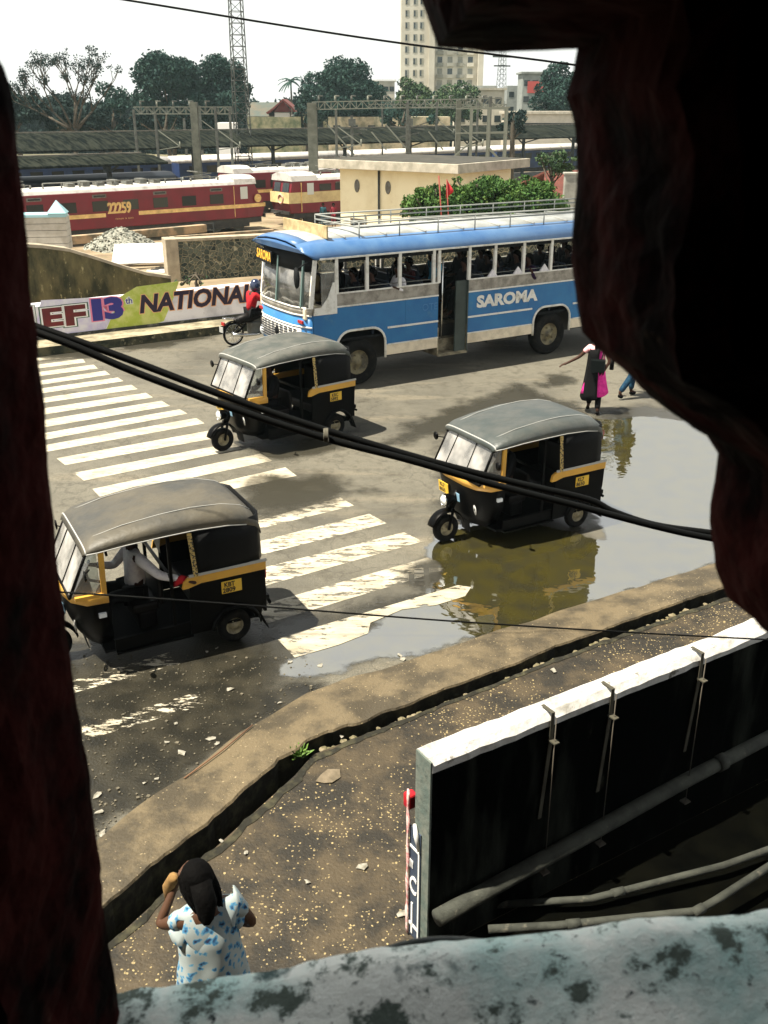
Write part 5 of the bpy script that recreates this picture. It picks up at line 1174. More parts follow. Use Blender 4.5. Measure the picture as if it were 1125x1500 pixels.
SX = Matrix.Rotation(PI / 2, 4, 'X')     # prism (x,z): extrudes towards -y
def sprism(name, pl, y, th, m, parent=bus, bevel=0):
    mb = MB(); mb.prism(pl, 0, th, Matrix.Translation((0, y, 0)) @ SX); return mb.build(name, m, parent, bevel=bevel)
def arc(x0, x1, zb, zt, n=6):     # opening outline from front x0 to rear x1 (x0 > x1)
    r = .34; o = [(x0, zb)]
    for k in range(n + 1): a = PI / 2 * k / n; o.append((x0 - r + r * math.cos(a), zt - r + r * math.sin(a)))
    for k in range(n + 1): a = PI / 2 + PI / 2 * k / n; o.append((x1 + r + r * math.cos(a), zt - r + r * math.sin(a)))
    o.append((x1, zb)); return o
for sy in (1, -1):
    y = WB if sy > 0 else -WB + .04
    A1 = arc(.56, -.66, .56, 1.25); A2 = arc(-4.86, -6.02, .56, 1.22)
    if sy > 0:
        sprism('side_panel', [(1.11, .62)] + [(.56, .62)] + [p for p in A1 if p[1] > .84] + [(-.66, .84), (-2.06, .84), (-2.06, 1.79), (.60, 1.79), (.62, 1.64), (1.11, 1.64)], y, .04, BBLU)
        sprism('side_panel', [(-2.89, .84), (-4.86, .84)] + [p for p in A2 if p[1] > .84] + [(-6.02, .84), (XR, .84), (XR, 1.79), (-2.89, 1.79)], y, .04, BBLU)
        for x0, x1 in ((-.68, -2.06), (-2.89, -4.85), (-6.04, XR)): sprism('skirt', [(x0, .60), (x1, .60), (x1, .838), (x0, .838)], y + .004, .04, BCR)
        for x0, x1 in ((.60, -2.06), (-2.89, XR)): sprism('waist_band', [(x0, 1.792), (x1, 1.792), (x1, 2.06), (x0, 2.06)], y + .002, .04, BGR)
        segs = ((-.72, -2.06), (-2.89, -4.80), (-6.1, XR))
    else:
        sprism('side_panel', [(1.11, .62), (.56, .62)] + [p for p in A1 if p[1] > .62] + [(-.66, .62), (-4.86, .62)] + [p for p in A2 if p[1] > .62] + [(-6.02, .62), (XR, .62), (XR, 1.79), (.60, 1.79), (.62, 1.64), (1.11, 1.64)], y, .04, BBLU)
        sprism('waist_band', [(.6, 1.792), (XR, 1.792), (XR, 2.06), (.6, 2.06)], y, .04, BGR); segs = ((-.72, -4.80), (-6.1, XR))
    mb = MB(); yy = sy * (WB + .008)
    for x0, x1 in segs:
        mb.bar((x0, yy, 1.21), (x1, yy, 1.21), .03, .04); mb.bar((x0, yy, .838), (x1, yy, .838), .03, .025)
    for x0, x1 in (((.60, -2.06), (-2.89, XR)) if sy > 0 else ((.88, XR),)): mb.bar((x0, yy, 1.785), (x1, yy, 1.785), .03, .03); mb.bar((x0 if x0 < .8 else .6, yy, 2.065), (x1, yy, 2.065), .03, .03)
    mb.build('trim', BWH, bus)
    mb = MB(); mb.tube([(a, sy * (WB + .01), b) for a, b in A1], .028, 6); mb.build('arch_trim', BWH, bus); mb = MB(); mb.tube([(a, sy * (WB + .01), b) for a, b in A2], .028, 6); mb.build('arch_trim', BWH, bus)
    pil = [.54, -.2, -1.03, -1.92, -2.06, -2.89, -3.62, -4.46, -5.3, -6.14, -6.98, -7.8, XR + .03]
    for x in pil:
        mb = MB(); mb.box(x - .035, x + .035, sy * WB - .03, sy * WB + .03, 2.06, 2.80); mb.build('window_pillar', BWH, bus)
    for zz in (2.15,):
        mb = MB(); mb.tube([(.54, sy * (WB - .03), zz), (-1.98, sy * (WB - .03), zz)] , .01, 5); mb.tube([(-2.9, sy * (WB - .03), zz), (XR, sy * (WB - .03), zz)], .01, 5); mb.build('window_bar', METG, bus)
    mb = MB(); mb.box(XR, .6, sy * (WB - .02) - .03, sy * (WB - .02) + .03, 2.70, 2.83); mb.build('cant_rail', BINT, bus)
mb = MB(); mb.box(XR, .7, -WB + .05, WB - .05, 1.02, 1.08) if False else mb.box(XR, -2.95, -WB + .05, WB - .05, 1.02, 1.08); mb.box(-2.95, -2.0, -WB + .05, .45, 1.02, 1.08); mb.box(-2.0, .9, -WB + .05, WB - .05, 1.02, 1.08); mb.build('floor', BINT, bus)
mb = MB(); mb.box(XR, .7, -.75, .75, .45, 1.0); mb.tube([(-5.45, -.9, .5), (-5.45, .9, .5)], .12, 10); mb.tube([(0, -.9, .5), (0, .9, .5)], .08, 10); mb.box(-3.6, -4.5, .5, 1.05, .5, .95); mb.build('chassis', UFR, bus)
# rear
mb = MB(); mb.box(XR - .04, XR, -WB, WB, .6, 2.0); mb.box(XR - .04, XR, -WB, -.9, 2.0, 2.8); mb.box(XR - .04, XR, .9, WB, 2.0, 2.8); mb.build('rear_panel', BBLU, bus); mb = MB(); mb.box(XR - .03, XR - .01, -.9, .9, 2.0, 2.7); mb.build('rear_window', GLASS, bus)
# roof: blue shoulders and pale top, front visor
cs = [(1.245, 2.80), (1.25, 2.86), (1.20, 2.98), (1.08, 3.08), (.92, 3.14)]; ct = [(.92, 3.14), (.5, 3.19), (0, 3.205), (-.5, 3.19), (-.92, 3.14)]
xs = [(XR - .1, 0, 1), (-2, 0, 1), (.80, 0, 1), (1.05, -.02, .995), (1.22, -.05, .985), (1.32, -.08, .97)]
for sy in (1, -1):
    mb = MB(); mb.loft([[(x, sy * a * k, max(2.76 if x < 1 else 2.76 + (x - 1) * .62, b + dz)) for a, b in cs] for x, dz, k in xs]); mb.build('roof_shoulder', BROOF, bus, solid=.02)
    mb = MB(); mb.bar((XR - .1, sy * 1.25, 2.80), (.95, sy * 1.25, 2.80), .04, .035); mb.build('gutter', BWH, bus)
mb = MB(); mb.loft([[(x, a * k, b + dz) for a, b in ct] for x, dz, k in xs[:4]]); mb.build('roof_top', BTOP, bus, solid=.02)
mb = MB(); mb.loft([[(x, a * k, b + dz) for a, b in [(.92, 3.14), (.5, 3.19), (0, 3.205), (-.5, 3.19), (-.92, 3.14)]] for x, dz, k in xs[3:]]); mb.loft([[(1.30, 1.1, 3.0), (1.40, .6, 3.05), (1.43, 0, 3.07), (1.40, -.6, 3.05), (1.30, -1.1, 3.0)], [(1.26, 1.14, 2.92), (1.36, .6, 2.94), (1.39, 0, 2.94), (1.36, -.6, 2.94), (1.26, -1.14, 2.92)]], smooth=False); mb.loft([[(1.31, .92 * .92, 3.01), (1.31, .46, 3.06), (1.31, 0, 3.075), (1.31, -.46, 3.06), (1.31, -.92 * .92, 3.01)], [(1.31, 1.04, 3.0), (1.40, .6, 3.052), (1.43, 0, 3.072), (1.40, -.6, 3.052), (1.31, -1.04, 3.0)]], smooth=False); mb.build('visor', BROOF, bus, solid=.02)
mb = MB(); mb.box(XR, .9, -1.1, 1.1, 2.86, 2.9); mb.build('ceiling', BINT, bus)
for i in range(9):
    mb = MB(); x = .2 - i * 1.02; mb.bar((x, -1.0, 3.165), (x - .02, 0, 3.225), .03, .02); mb.bar((x - .02, 0, 3.225), (x, 1.0, 3.165), .03, .02); mb.build('roof_rib', mat('rib', (.3, .3, .28), .6), bus)
# luggage rack
mb = MB()
for sy in (1, -1):
    for zz in (3.34, 3.44): mb.tube([(XR + .1, sy * .98, zz), (-.15, sy * .98, zz)], .017, 6)
for zz in (3.34, 3.44): mb.tube([(-.15, -.98, zz), (-.15, .98, zz)], .017, 6); mb.tube([(XR + .1, -.98, zz), (XR + .1, .98, zz)], .017, 6)
for i in range(9):
    x = -.15 - i * 1.01
    for sy in (1, -1): mb.tube([(x, sy * .98, 3.12), (x, sy * .98, 3.44)], .015, 6)
for i in range(2): mb.tube([(XR + .1, -.4 + i * .8, 3.27), (-.15, -.8 + i * .32, 3.27)], .012, 5)
mb.build('luggage_rack', mat('rack_grey', (.26, .27, .25), .5), bus)
mb = MB(); mb.box(.60, .64, -1.02, 1.0, 3.16, 3.42); bd = mb.build('roof_board', mat('board_wood', (.55, .42, .22), .8, (.35, .26, .13), 5, .4, .6), bus, bevel=.01)
mb = MB(); mb.box(.56, .599, -.9, -.85, 3.1, 3.4); mb.box(.56, .599, .85, .9, 3.1, 3.4); mb.build('prop', METG, bd)
# front
def fp(y): return 1.36 - .06 * abs(y) ** 2 - .22 * max(0, abs(y) - .8) ** 1.2 * 2.0
ys = [-1.2, -1.1, -.95, -.7, -.35, 0, .35, .7, .95, 1.1, 1.2]
def fcurve(z, off=0, ylo=-1.2, yhi=1.2): return [(fp(y) + off - (.10 * max(0, z - 1.8)), y, z) for y in ys if ylo - .01 <= y <= yhi + .01]
def fstrip(name, z0, z1, off, m, ylo=-1.2, yhi=1.2): mb = MB(); mb.loft([fcurve(z0, off, ylo, yhi), fcurve(z1, off, ylo, yhi)], smooth=True); return mb.build(name, m, bus, solid=.02)
fstrip('front_panel', .66, 1.66, 0, BBLU); fstrip('front_band', 1.665, 1.79, .006, BGR); fstrip('grille_panel', .95, 1.37, .008, BWH, -.95, .95)
for z in (1.645, 1.80, 1.40):
    mb = MB(); mb.tube([(p[0] + .015, p[1], p[2]) for p in fcurve(z)], .018, 6); mb.build('trim', BWH, bus)
for k in range(7):
    mb = MB(); z = .985 + k * .055
    for j in range(9):
        ya = -.88 + j * .2; mb.box(fp(ya + .08) + .016, fp(ya + .08) + .032, ya, ya + .16, z, z + .022)
    mb.build('grille_slot', mat('slot_dark', (.02, .02, .025), .8), bus)
mb = MB(); mb.lathe([(0, .03), (.09, .02), (.1, 0)], 10, frame((1.375, 0, 1.17), (0, 1, 0), (0, 0, 1))); mb.build('emblem', BINT, bus)
for y in (-1.0, 1.0):
    M_ = frame((fp(y) + .0, y * .96, 1.0), (0, 1, 0), (0, 0, 1)); mb = MB(); mb.lathe([(.11, 0), (.12, .05), (.10, .06)], 18, M_); h_ = mb.build('headlight', CHROME, bus); mb = MB(); mb.lathe([(.1, .055), (.07, .08), (0, .09)], 18, M_); mb.build('lens', WHITEL, h_)
    mb = MB(); yy = y * .93; mb.box(fp(yy) - .01, fp(yy) + .03, yy - .13, yy + .13, 1.47, 1.54); mb.build('indicator', REDL, bus, bevel=.01)
mb = MB(); mb.loft([[(fp(y) + .12, y, .56) for y in ys], [(fp(y) + .14, y, .64) for y in ys], [(fp(y) + .12, y, .74) for y in ys]]); mb.build('bumper', BBLU, bus, solid=.03)
# side/front corner pieces above waist
for sy in (1, -1):
    mb = MB(); mb.add([(.54, sy * 1.2, 1.65), (1.10, sy * 1.19, 1.65), (1.06, sy * 1.19, 1.80), (.92, sy * 1.2, 1.80), (.75, sy * 1.2, 2.0), (.62, sy * 1.2, 2.3), (.54, sy * 1.2, 2.3)], [(0, 1, 2, 3, 4, 5, 6)]); mb.build('corner_gusset', BWH, bus, solid=.03)
mb = MB()
for y in (-1.17, 1.17): p0 = fcurve(1.8, 0, y - .05, y + .05); mb.bar((fp(y) - .0, y, 1.8), (fp(y) - .12, y, 2.78), .08, .07)
mb.build('front_post', BWH, bus); mb = MB(); mb.bar((fp(0) + .0, .0, 1.8), (fp(0) - .10, .0, 2.76), .06, .05); mb.bar((fp(.95) + .0, .96, 1.8), (fp(.95) - .10, .96, 2.76), .06, .05); mb.build('windscreen_bar', mat('teal_bar', (.10, .16, .15), .6), bus)
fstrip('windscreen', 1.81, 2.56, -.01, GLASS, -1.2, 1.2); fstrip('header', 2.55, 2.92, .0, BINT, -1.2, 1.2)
mb = MB(); Mx = frame((1.24, -1.14, 2.58), (.13, 1, 0), (-.1, 0, 1)); mb.box(0, 1.04, -.03, .25, .0, .03, Mx); ds = mb.build('destination_sign', BINT, bus); text('SAROMA', .27, Mx @ Matrix.Translation((.03, .03, .032)), mat('sign_yellow', (.85, .45, .04), .6), ds, offset=.004, sx=.90)
sprism('quarter_glass', [(.9, 1.85), (.58, 1.85), (.58, 2.72), (.9, 2.72)], 1.19, .01, GLASS)
mb = MB(); mb.box(.75, 1.25, -1.1, 1.1, 1.55, 1.80); mb.box(.8, 1.2, .1, .75, 1.80, 1.90); mb.build('dashboard', BCR, bus, bevel=.03)
mb = MB(); mb.lathe([(.22, 0), (.235, .015), (.22, .03), (.205, .015), (.22, 0)], 20, Matrix.Translation((.72, -.6, 1.92)) @ Matrix.Rotation(R(-30), 4, 'Y')); mb.build('steering_wheel', BINT, bus)
mb = MB(); mb.lathe([(0, -.03), (.12, -.02), (.13, .02), (0, .03)], 12, frame((1.42, 1.12, 2.45), (0, 1, 0), (0, 0, 1)) @ Matrix.Diagonal((.8, 1.7, 1, 1))); mb.tube([(1.42, 1.12, 2.62), (1.2, 1.18, 2.75)], .015, 6); mb.build('side_mirror', BINT, bus)
# doorway
GMT = mat('step_metal', (.32, .28, .19), .6, (.14, .12, .08), 6, .4, .6, metal=.3); DOORM = mat('door_leaf', (.05, .07, .06), .6, (.025, .035, .03), 2)
mb = MB()
for k, (z, y0) in enumerate(((.42, .95), (.70, .72), (.98, .45))): mb.box(-2.87, -2.08, y0, y0 + .25 if k else 1.2, z, z + .03); mb.box(-2.87, -2.08, y0 - .01, y0, z + .03, z + .28)
mb.box(-2.89, -2.86, .45, 1.2, .40, 1.05); mb.box(-2.09, -2.06, .45, 1.2, .40, 1.05); mb.bar((-2.06, 1.215, .41), (-2.89, 1.215, .41), .03, .04); mb.build('door_steps', GMT, bus)
mb = MB(); mb.box(-2.87, -2.56, 1.14, 1.18, .44, 2.05); mb.bar((-2.56, 1.19, .44), (-2.56, 1.19, 2.05), .02); mb.bar((-2.88, 1.2, .44), (-2.88, 1.2, 2.75), .03); mb.build('door_leaf', DOORM, bus)
mb = MB(); mb.tube([(-2.2, 1.15, .8), (-2.2, 1.15, 2.6)], .018, 6); mb.build('grab_rail', CHROME, bus)
# seats
for i in range(9):
    for y in (.72, -.68):
        x = -.75 - i * .84
        if y > 0 and -3.2 < x < -1.75: continue
        mb = MB(); mb.box(x - .02, x + .42, y - .42, y + .42, 1.50, 1.60); mb.box(x - .10, x - .02, y - .42, y + .42, 1.55, 2.10); mb.tube([(x - .06, y - .42, 2.08), (x - .06, y - .36, 2.17), (x - .06, y + .36, 2.17), (x - .06, y + .42, 2.08)], .02, 6); mb.box(x + .05, x + .1, y - .35, y - .3, 1.08, 1.5); mb.box(x + .3, x + .35, y + .3, y + .35, 1.08, 1.5); mb.build('seat', mat('bus_seat', (.006, .02, .045), .6, (.004, .01, .02), 3), bus)
mb = MB(); mb.box(.0, .45, -.85, -.35, 1.45, 1.6); mb.box(-.06, 0, -.85, -.35, 1.5, 2.2); mb.build('driver_seat', BINT, bus)
for x in (0, -5.45):
    for y in (1.03, -1.03):
        wheel(bus, x, y, .51, .51, .26, .27, 'wheel', mat('bus_rim', (.20, .17, .09), .6, (.07, .06, .04), 5, .4, .6), sy=1 if y > 0 else -1)
        M_ = axis_y(x, y, .51); 
for y in (.95, -.95):
    mb = MB(); mb.box(-.64, .54, min(y, y * .72), max(y, y * .72), 1.22, 1.27); mb.box(-6.0, -4.88, min(y, y * .72), max(y, y * .72), 1.19, 1.24); mb.build('wheel_arch', UFR, bus)
# lettering
def bhit(px, py): s, z = hitp(px, py, fwp, UB); return -s, z
xa, za = bhit(698, 450); xb, zb = bhit(790, 438)
text('SAROMA', .36, frame((xa, WB + .012, za), (-1, 0, 0), (0, 0, 1)), BWH, bus, offset=.018, sx=(xa - xb) / 1.52, ext=.002)
text('OTE', .22, frame((-1.62, WB + .010, 1.48), (-1, 0, 0), (0, 0, 1)), mat('faded_letter', (.06, .20, .42), .6), bus, offset=.0, ext=.001)
for sx_ in (-1.2, -3.75, -4.7, -6.3, -7.3):
    mb = MB(); mb.box(sx_ - .012, sx_ + .012, WB + .001, WB + .005, 1.24, 1.77); mb.build('panel_seam', BBLU, bus)
# passengers
def in_bus(o, x, y, z=1.60): put_in(bus, o, x, y, z)
sh = [('dark_shirt_a', (.003, .003, .006)), ('maroon_shirt', (.05, .006, .008)), ('teal_shirt', (.01, .06, .09)), ('purple_shirt', (.02, .006, .03))]
proto = []
for n_, c_ in sh: proto.append(cloth(n_, c_))
base_p = figure('passenger seated inside the blue bus, dark against the open windows', {}, proto[0], DKT, SIT, group='passengers seated inside the blue bus'); in_bus(base_p, -.55, .85)
for (x, y) in [(-.55, -.62), (-1.39, .55), (-3.1, -.6), (-3.95, .85), (-3.95, -.5), (-4.75, .6), (-5.6, .9), (-5.6, -.6), (-6.5, .8), (-6.5, .45), (-7.3, .8), (-7.3, -.6), (-3.95, .5), (-4.75, -.8), (-3.1, .75), (-6.5, -.6), (-.1, .8), (-1.39, -.8), (-2.2, -.7), (-3.5, 0), (-5.2, .05), (-6.0, .4)]:
    c_ = copy_tree(base_p); in_bus(c_, x, y, (1.62 if abs(y) > .3 else 1.8) + random.uniform(-.04, .06))
p_ = figure('passenger in a white top with a bare arm on the sill of the third window', dict(elL=(.05, .34, .32), wrL=(.28, .40, .42)), WS, DKT, SIT); in_bus(p_, -1.25, .80, 1.62)
p_ = figure('passenger in a maroon shirt at the window just ahead of the bus door', {}, proto[1], DKT, SIT); in_bus(p_, -1.85, .3, 1.66)
p_ = figure('passenger in a purple top leaning by the window after the lettering', dict(elL=(.05, .3, .3), wrL=(.2, .36, .5)), proto[3], DKT, SIT); in_bus(p_, -4.9, .88, 1.60)
p_ = figure('bus driver in a khaki shirt behind the windscreen', dict(wrL=(.45, .2, .38), wrR=(.45, -.2, .38)), KH, KH, SIT); in_bus(p_, .12, -.6, 1.60)
p_ = figure('conductor in a blue shirt standing in the open bus doorway', dict(elL=(.10, .22, 1.12), wrL=(.1, .2, 1.35)), cloth('blue_shirt', (.05, .28, .42), (.03, .2, .34)), DKT, STAND); in_bus(p_, -2.38, .62, 1.02)
# white triangles of cloth on the sill
for i, x in enumerate((-3.55, -4.30, -5.1)):
    mb = MB(); mb.add([(-.14, 0, 0), (.14, 0, 0), (0, .01, .17), (-.14, .05, 0), (.14, .05, 0), (0, .04, .17)], [(0, 1, 2), (5, 4, 3), (0, 3, 4, 1), (1, 4, 5, 2), (2, 5, 3, 0)])
    o = mb.build('white_bundle', WS); put_in(bus, o, x, 1.19, 2.075); tag(o, 'small white cloth bundle poking over the window sill behind the bus door', 'bundle', 'white bundles on the bus window sill')
# ------------------------------------------------------------------ motorcycle and rider
bk0 = G(343, 506); mc = empty('motorcycle', Vector((bk0.x, bk0.y, 0)) + Vector((math.cos(R(38)), math.sin(R(38)), 0)) * .62, R(38), 'dark motorcycle with spoked wheels and a silver exhaust beside the front of the bus', 'motorcycle')
for x in (-.62, .64):
    w_ = empty('wheel'); w_.parent = mc; mb = MB(); M_ = axis_y(x, 0, .30)
    mb.lathe([(.255, -.035), (.285, -.04), (.30, 0), (.285, .04), (.255, .035), (.255, -.035)], 28, M_); mb.build('tyre', RUBBER, w_)
    mb = MB(); mb.lathe([(.235, -.02), (.255, -.03), (.255, .03), (.235, .02), (.235, -.02)], 28, M_); mb.lathe([(0, -.06), (.05, -.05), (.05, .05), (0, .06)], 12, M_)
    for k in range(16): a = 2 * PI * k / 16; mb.tube([(x + .04 * math.cos(a), .03 * (-1) ** k, .30 + .04 * math.sin(a)), (x + .24 * math.cos(a), 0, .30 + .24 * math.sin(a))], .004, 4)
    mb.build('rim', CHROME, w_)
mb = MB(); mb.tube([(-.55, 0, .62), (-.2, 0, .66), (.2, 0, .70)], [.09, .13, .10], 12); mb.build('seat', SEATM, mc)
mb = MB(); mb.tube([(.0, 0, .72), (.2, 0, .80), (.42, 0, .76)], [.08, .14, .07], 14); mb.build('fuel_tank', BLACKP, mc)
mb = MB(); mb.box(-.15, .28, -.13, .13, .24, .55); mb.box(-.05, .2, -.08, .08, .5, .66); mb.build('engine', METG, mc, bevel=.03)
mb = MB(); mb.tube([(-.62, .09, .30), (-.30, .12, .55), (-.05, .10, .60)], .02, 6); mb.tube([(-.62, -.09, .30), (-.30, -.12, .55)], .03, 8); mb.tube([(.45, 0, .75), (.2, 0, .35), (-.1, 0, .25)], .03, 8); mb.tube([(-.6, 0, .6), (.1, 0, .6)], .03, 8); mb.build('frame', BLACKP, mc)
mb = MB(); mb.tube([(.18, -.16, .26), (-.05, -.18, .24), (-.35, -.19, .27), (-.75, -.20, .33)], [.022, .03, .045, .04], 10); mb.build('exhaust', CHROME, mc)
mb = MB(); mb.tube([(.64, .08, .3), (.50, .08, .78)], .022, 8); mb.tube([(.64, -.08, .3), (.50, -.08, .78)], .022, 8); mb.tube([(.40, .34, .98), (.46, .15, .95), (.48, 0, .92), (.46, -.15, .95), (.40, -.34, .98)], .014, 6); mb.build('fork_and_handlebar', CHROME, mc)
mb = MB(); mb.lathe([(0, -.06), (.07, -.03), (.085, .05), (0, .08)], 14, Matrix.Translation((.58, 0, .84)) @ Matrix.Rotation(PI / 2, 4, 'Y')); mb.build('headlight', CHROME, mc)
mb = MB(); mb.lathe([(.325, -.06), (.335, 0), (.325, .06)], 14, axis_y(-.62, 0, .30), a0=R(200), a1=R(330)); mb.build('rear_mudguard', BLACKP, mc, solid=.008); mb = MB(); mb.lathe([(.325, -.05), (.335, 0), (.325, .05)], 12, axis_y(.64, 0, .30), a0=R(220), a1=R(330)); mb.build('front_mudguard', BLACKP, mc, solid=.008)
mb = MB(); mb.tube([(-.5, .1, .68), (-.85, .1, .72), (-.9, 0, .72), (-.85, -.1, .72), (-.5, -.1, .68)], .014, 6); mb.build('rear_rack', CHROME, mc); mb = MB(); mb.box(-.92, -.88, -.07, .07, .55, .63); mb.build('tail_light', REDL, mc)
mb = MB(); mb.box(-.97, -.955, -.09, .09, .38, .52); mb.build('number_plate', PIPE, mc)
rp = dict(pel=(0, 0, .10), sp=(.03, 0, .28), ch=(.08, 0, .46), nk=(.12, 0, .58), hb=(.16, 0, .64), hc=(.19, 0, .72), ht=(.18, 0, .79), shL=(.08, .18, .53), shR=(.08, -.18, .53), elL=(.26, .27, .34), elR=(.26, -.27, .34), wrL=(.46, .30, .28), wrR=(.46, -.30, .28), haL=(.55, .28, .26), haR=(.55, -.28, .26), knL=(.40, .20, .02), knR=(.40, -.20, .02), anL=(.25, .20, -.40), anR=(.25, -.20, -.40), toL=(.40, .21, -.44), toR=(.40, -.21, -.44))
rd = figure('motorcycle rider in a bright red shirt and dark helmet beside the bus', rp, RDS, DKT, SIT, hair=None, shoes=BLACKP); rd.location = mc.matrix_world @ Vector((0, 0, 0)); rd.location = mc.location + Vector((math.cos(R(38)), math.sin(R(38)), 0)) * -.08 + Vector((0, 0, .72)); rd.rotation_euler = (0, 0, R(38))
mb = MB(); mb.lathe([(0, .155), (.06, .145), (.11, .10), (.14, .02), (.138, -.05), (.12, -.12), (.10, -.125)], 20, Matrix.Translation((.18, 0, .745))); hm = mb.build('helmet', mat('helmet_navy', (.02, .03, .07), .15, spec=.8), rd)
mb = MB(); mb.lathe([(.143, .03), (.142, -.05)], 10, Matrix.Translation((.185, 0, .745)), a0=R(-50), a1=R(50)); mb.build('visor', mat('visor_grey', (.3, .32, .35), .1), hm)
# ------------------------------------------------------------------ cars parked beyond the bus
def car(loc, rz, m, label):
    o = empty('car', loc, rz, label, 'car')
    def sc_(x, w_, zb, zt): return [(x, w_, zb), (x, w_ * 1.0, zb + (zt - zb) * .5), (x, w_ * .93, zt), (x, 0, zt + .03), (x, -w_ * .93, zt), (x, -w_, zb + (zt - zb) * .5), (x, -w_, zb)]
    mb = MB(); mb.loft([sc_(1.95, .62, .35, .62), sc_(1.8, .76, .28, .78), sc_(1.0, .80, .25, .92), sc_(-1.0, .80, .25, .95), sc_(-1.75, .76, .28, .90), sc_(-1.9, .66, .35, .75)], closed=True, cap=True); mb.build('body', m, o)
    mb = MB(); mb.loft([sc_(.95, .70, .88, .93), sc_(.45, .64, .88, 1.38), sc_(-.75, .64, .88, 1.42), sc_(-1.5, .70, .88, .98)], closed=True, cap=True, smooth=False); mb.build('windows', WIN, o)
    mb = MB(); mb.loft([[(x, y, 1.41 + .04 * (1 - abs(y) / .6) + dz) for y in (-.6, -.3, 0, .3, .6)] for x, dz in ((.45, -.03), (.1, .02), (-.5, .02), (-.8, 0))]); mb.build('roof', m, o, solid=.03)
    for x in (1.2, -1.2):
        for y in (.72, -.72): wheel(o, x, y, .28, .28, .18, .16, 'wheel', CHROME)
    for y in (.55, -.55): mb = MB(); mb.box(1.86, 1.93, y - .12, y + .12, .58, .70); mb.build('headlight', WHITEL, o, bevel=.02)
    return o
CWH = mat('car_white', (.75, .75, .74), .2, coat=.5); CDB = mat('car_dark', (.015, .02, .03), .2, coat=.5)
def behind_bus(s, d): return Vector((fwp.x, fwp.y, 0)) + UB * s + VB * d
car(behind_bus(3.6, 4.6), AB, CWH, 'white saloon car seen through the front side windows of the bus')
car(behind_bus(8.2, 4.6), AB, CDB, 'dark saloon car seen through the rear side windows of the bus')
# ------------------------------------------------------------------ pedestrians
PINK = cloth('pink_cloth', (.72, .04, .30), (.55, .02, .22), 12); PALEP = cloth('pale_pink', (.85, .38, .42), (.9, .5, .5), 8); BLK = cloth('black_cloth', (.0015, .0015, .002))
wpos = G(868, 603)
# she walks away to the right, left arm swung out
wo = figure('woman in a black and bright pink salwar walking across the wet road', dict(elR=(-.10, -.26, 1.10), wrR=(-.12, -.20, .98), elL=(-.02, .36, 1.14), wrL=(-.05, .60, 1.00), haL=(-.07, .70, .96), knL=(.16, .08, .50), anL=(.02, .10, .12), toL=(.14, .12, .04), knR=(.0, -.09, .48), anR=(-.26, -.10, .10), toR=(-.16, -.12, .03)), PALEP, BLK, STAND, hair='long', sleeve=.3, shoes=BLACKP, fing=True)
place(wo, wpos, R(75), .97)
mb = MB(); rr = []
for k in range(8):
    t = k / 7; z = 1.30 - .90 * t; r = .145 + .02 * t + .12 * t * t; rr.append([(.02 * t + r * .85 * math.cos(a) * (1 + .06 * math.sin(a * 5 + t * 3)), r * math.sin(a), z + .03 * math.sin(a * 3) * t) for a in [2 * PI * i / 20 for i in range(20)]])
half = [[p for p in r] for r in rr]
mb.loft(rr, closed=True); mb.build('tunic', PINK, wo, solid=.006)
mb = MB(); mb.loft([[((.16 + .02 * t + .08 * t * t + .012 * math.sin(a * 6)) * math.cos(a), (.17 + .02 * t + .09 * t * t + .012 * math.sin(a * 6)) * math.sin(a), 1.36 - 1.05 * t + .03 * math.sin(a * 2)) for a in [R(20) + R(175) * i / 14 for i in range(15)]] for t in [i / 8 for i in range(9)]]); mb.build('shawl', BLK, wo, solid=.01)
mb = MB(); mb.box(-.34, -.18, -.18, .10, .92, 1.16); mb.tube([(-.2, -.1, 1.15), (-.12, -.14, 1.38), (.05, -.16, 1.3)], .012, 6); o = mb.build('shoulder_bag', mat('bag_dark', (.002, .004, .004), .6, spec=.15), bevel=.04); place(o, wpos, R(75), .97); tag(o, 'dark bag hanging at the back of the woman in pink', 'bag')
mp_ = G(921, 582)
mo = figure('man in blue jeans walking, his upper body hidden by the dark opening edge', dict(knL=(.12, .09, .50), anL=(.10, .10, .10), toL=(.24, .12, .04), knR=(-.02, -.09, .50), anR=(-.30, -.10, .14), toR=(-.22, -.12, .05), elL=(.0, .26, 1.12), wrL=(-.02, .34, .92)), DKS, cloth('jeans', (.006, .03, .065), (.015, .06, .10), 14), STAND, shoes=BLACKP)
place(mo, mp_, R(20), 1.04)
mb = MB(); mb.tube([(0, 0, .82), (0, 0, .60)], [.05, .045], 8); o = mb.build('folder', BLACKP); 
o.location = mp_ + Vector((-.42, .0, .0)); tag(o, 'dark rolled folder held low by the man in jeans', 'folder')
# people by the cream and red locomotive
for px, py, sh_, lb in [(443, 331, cloth('khaki_shirt', (.45, .38, .22)), 'person in pale khaki standing by the nose of the cream and red locomotive'), (474, 333, cloth('teal_dark', (.02, .07, .09)), 'person in dark teal clothes standing beside the cream and red locomotive'), (489, 333, cloth('maroon_cloth', (.18, .02, .03)), 'person in maroon standing at the corner of the cream building')]:
    g = GT(px, py); f = figure(lb, {}, sh_, sh_, STAND, shoes=None); place(f, g, R(-90 + random.uniform(-40, 40)), 1.08)
def catm(P, n=3):
    o = []
    for i in range(len(P) - 1):
        p0 = P[max(i - 1, 0)]; p1 = P[i]; p2 = P[i + 1]; p3 = P[min(i + 2, len(P) - 1)]
        for k in range(n): t = k / n; o.append(.5 * ((2 * p1) + (p2 - p0) * t + (2 * p0 - 5 * p1 + 4 * p2 - p3) * t * t + (3 * p1 - p0 - 3 * p2 + p3) * t ** 3))
    return o + [P[-1]]
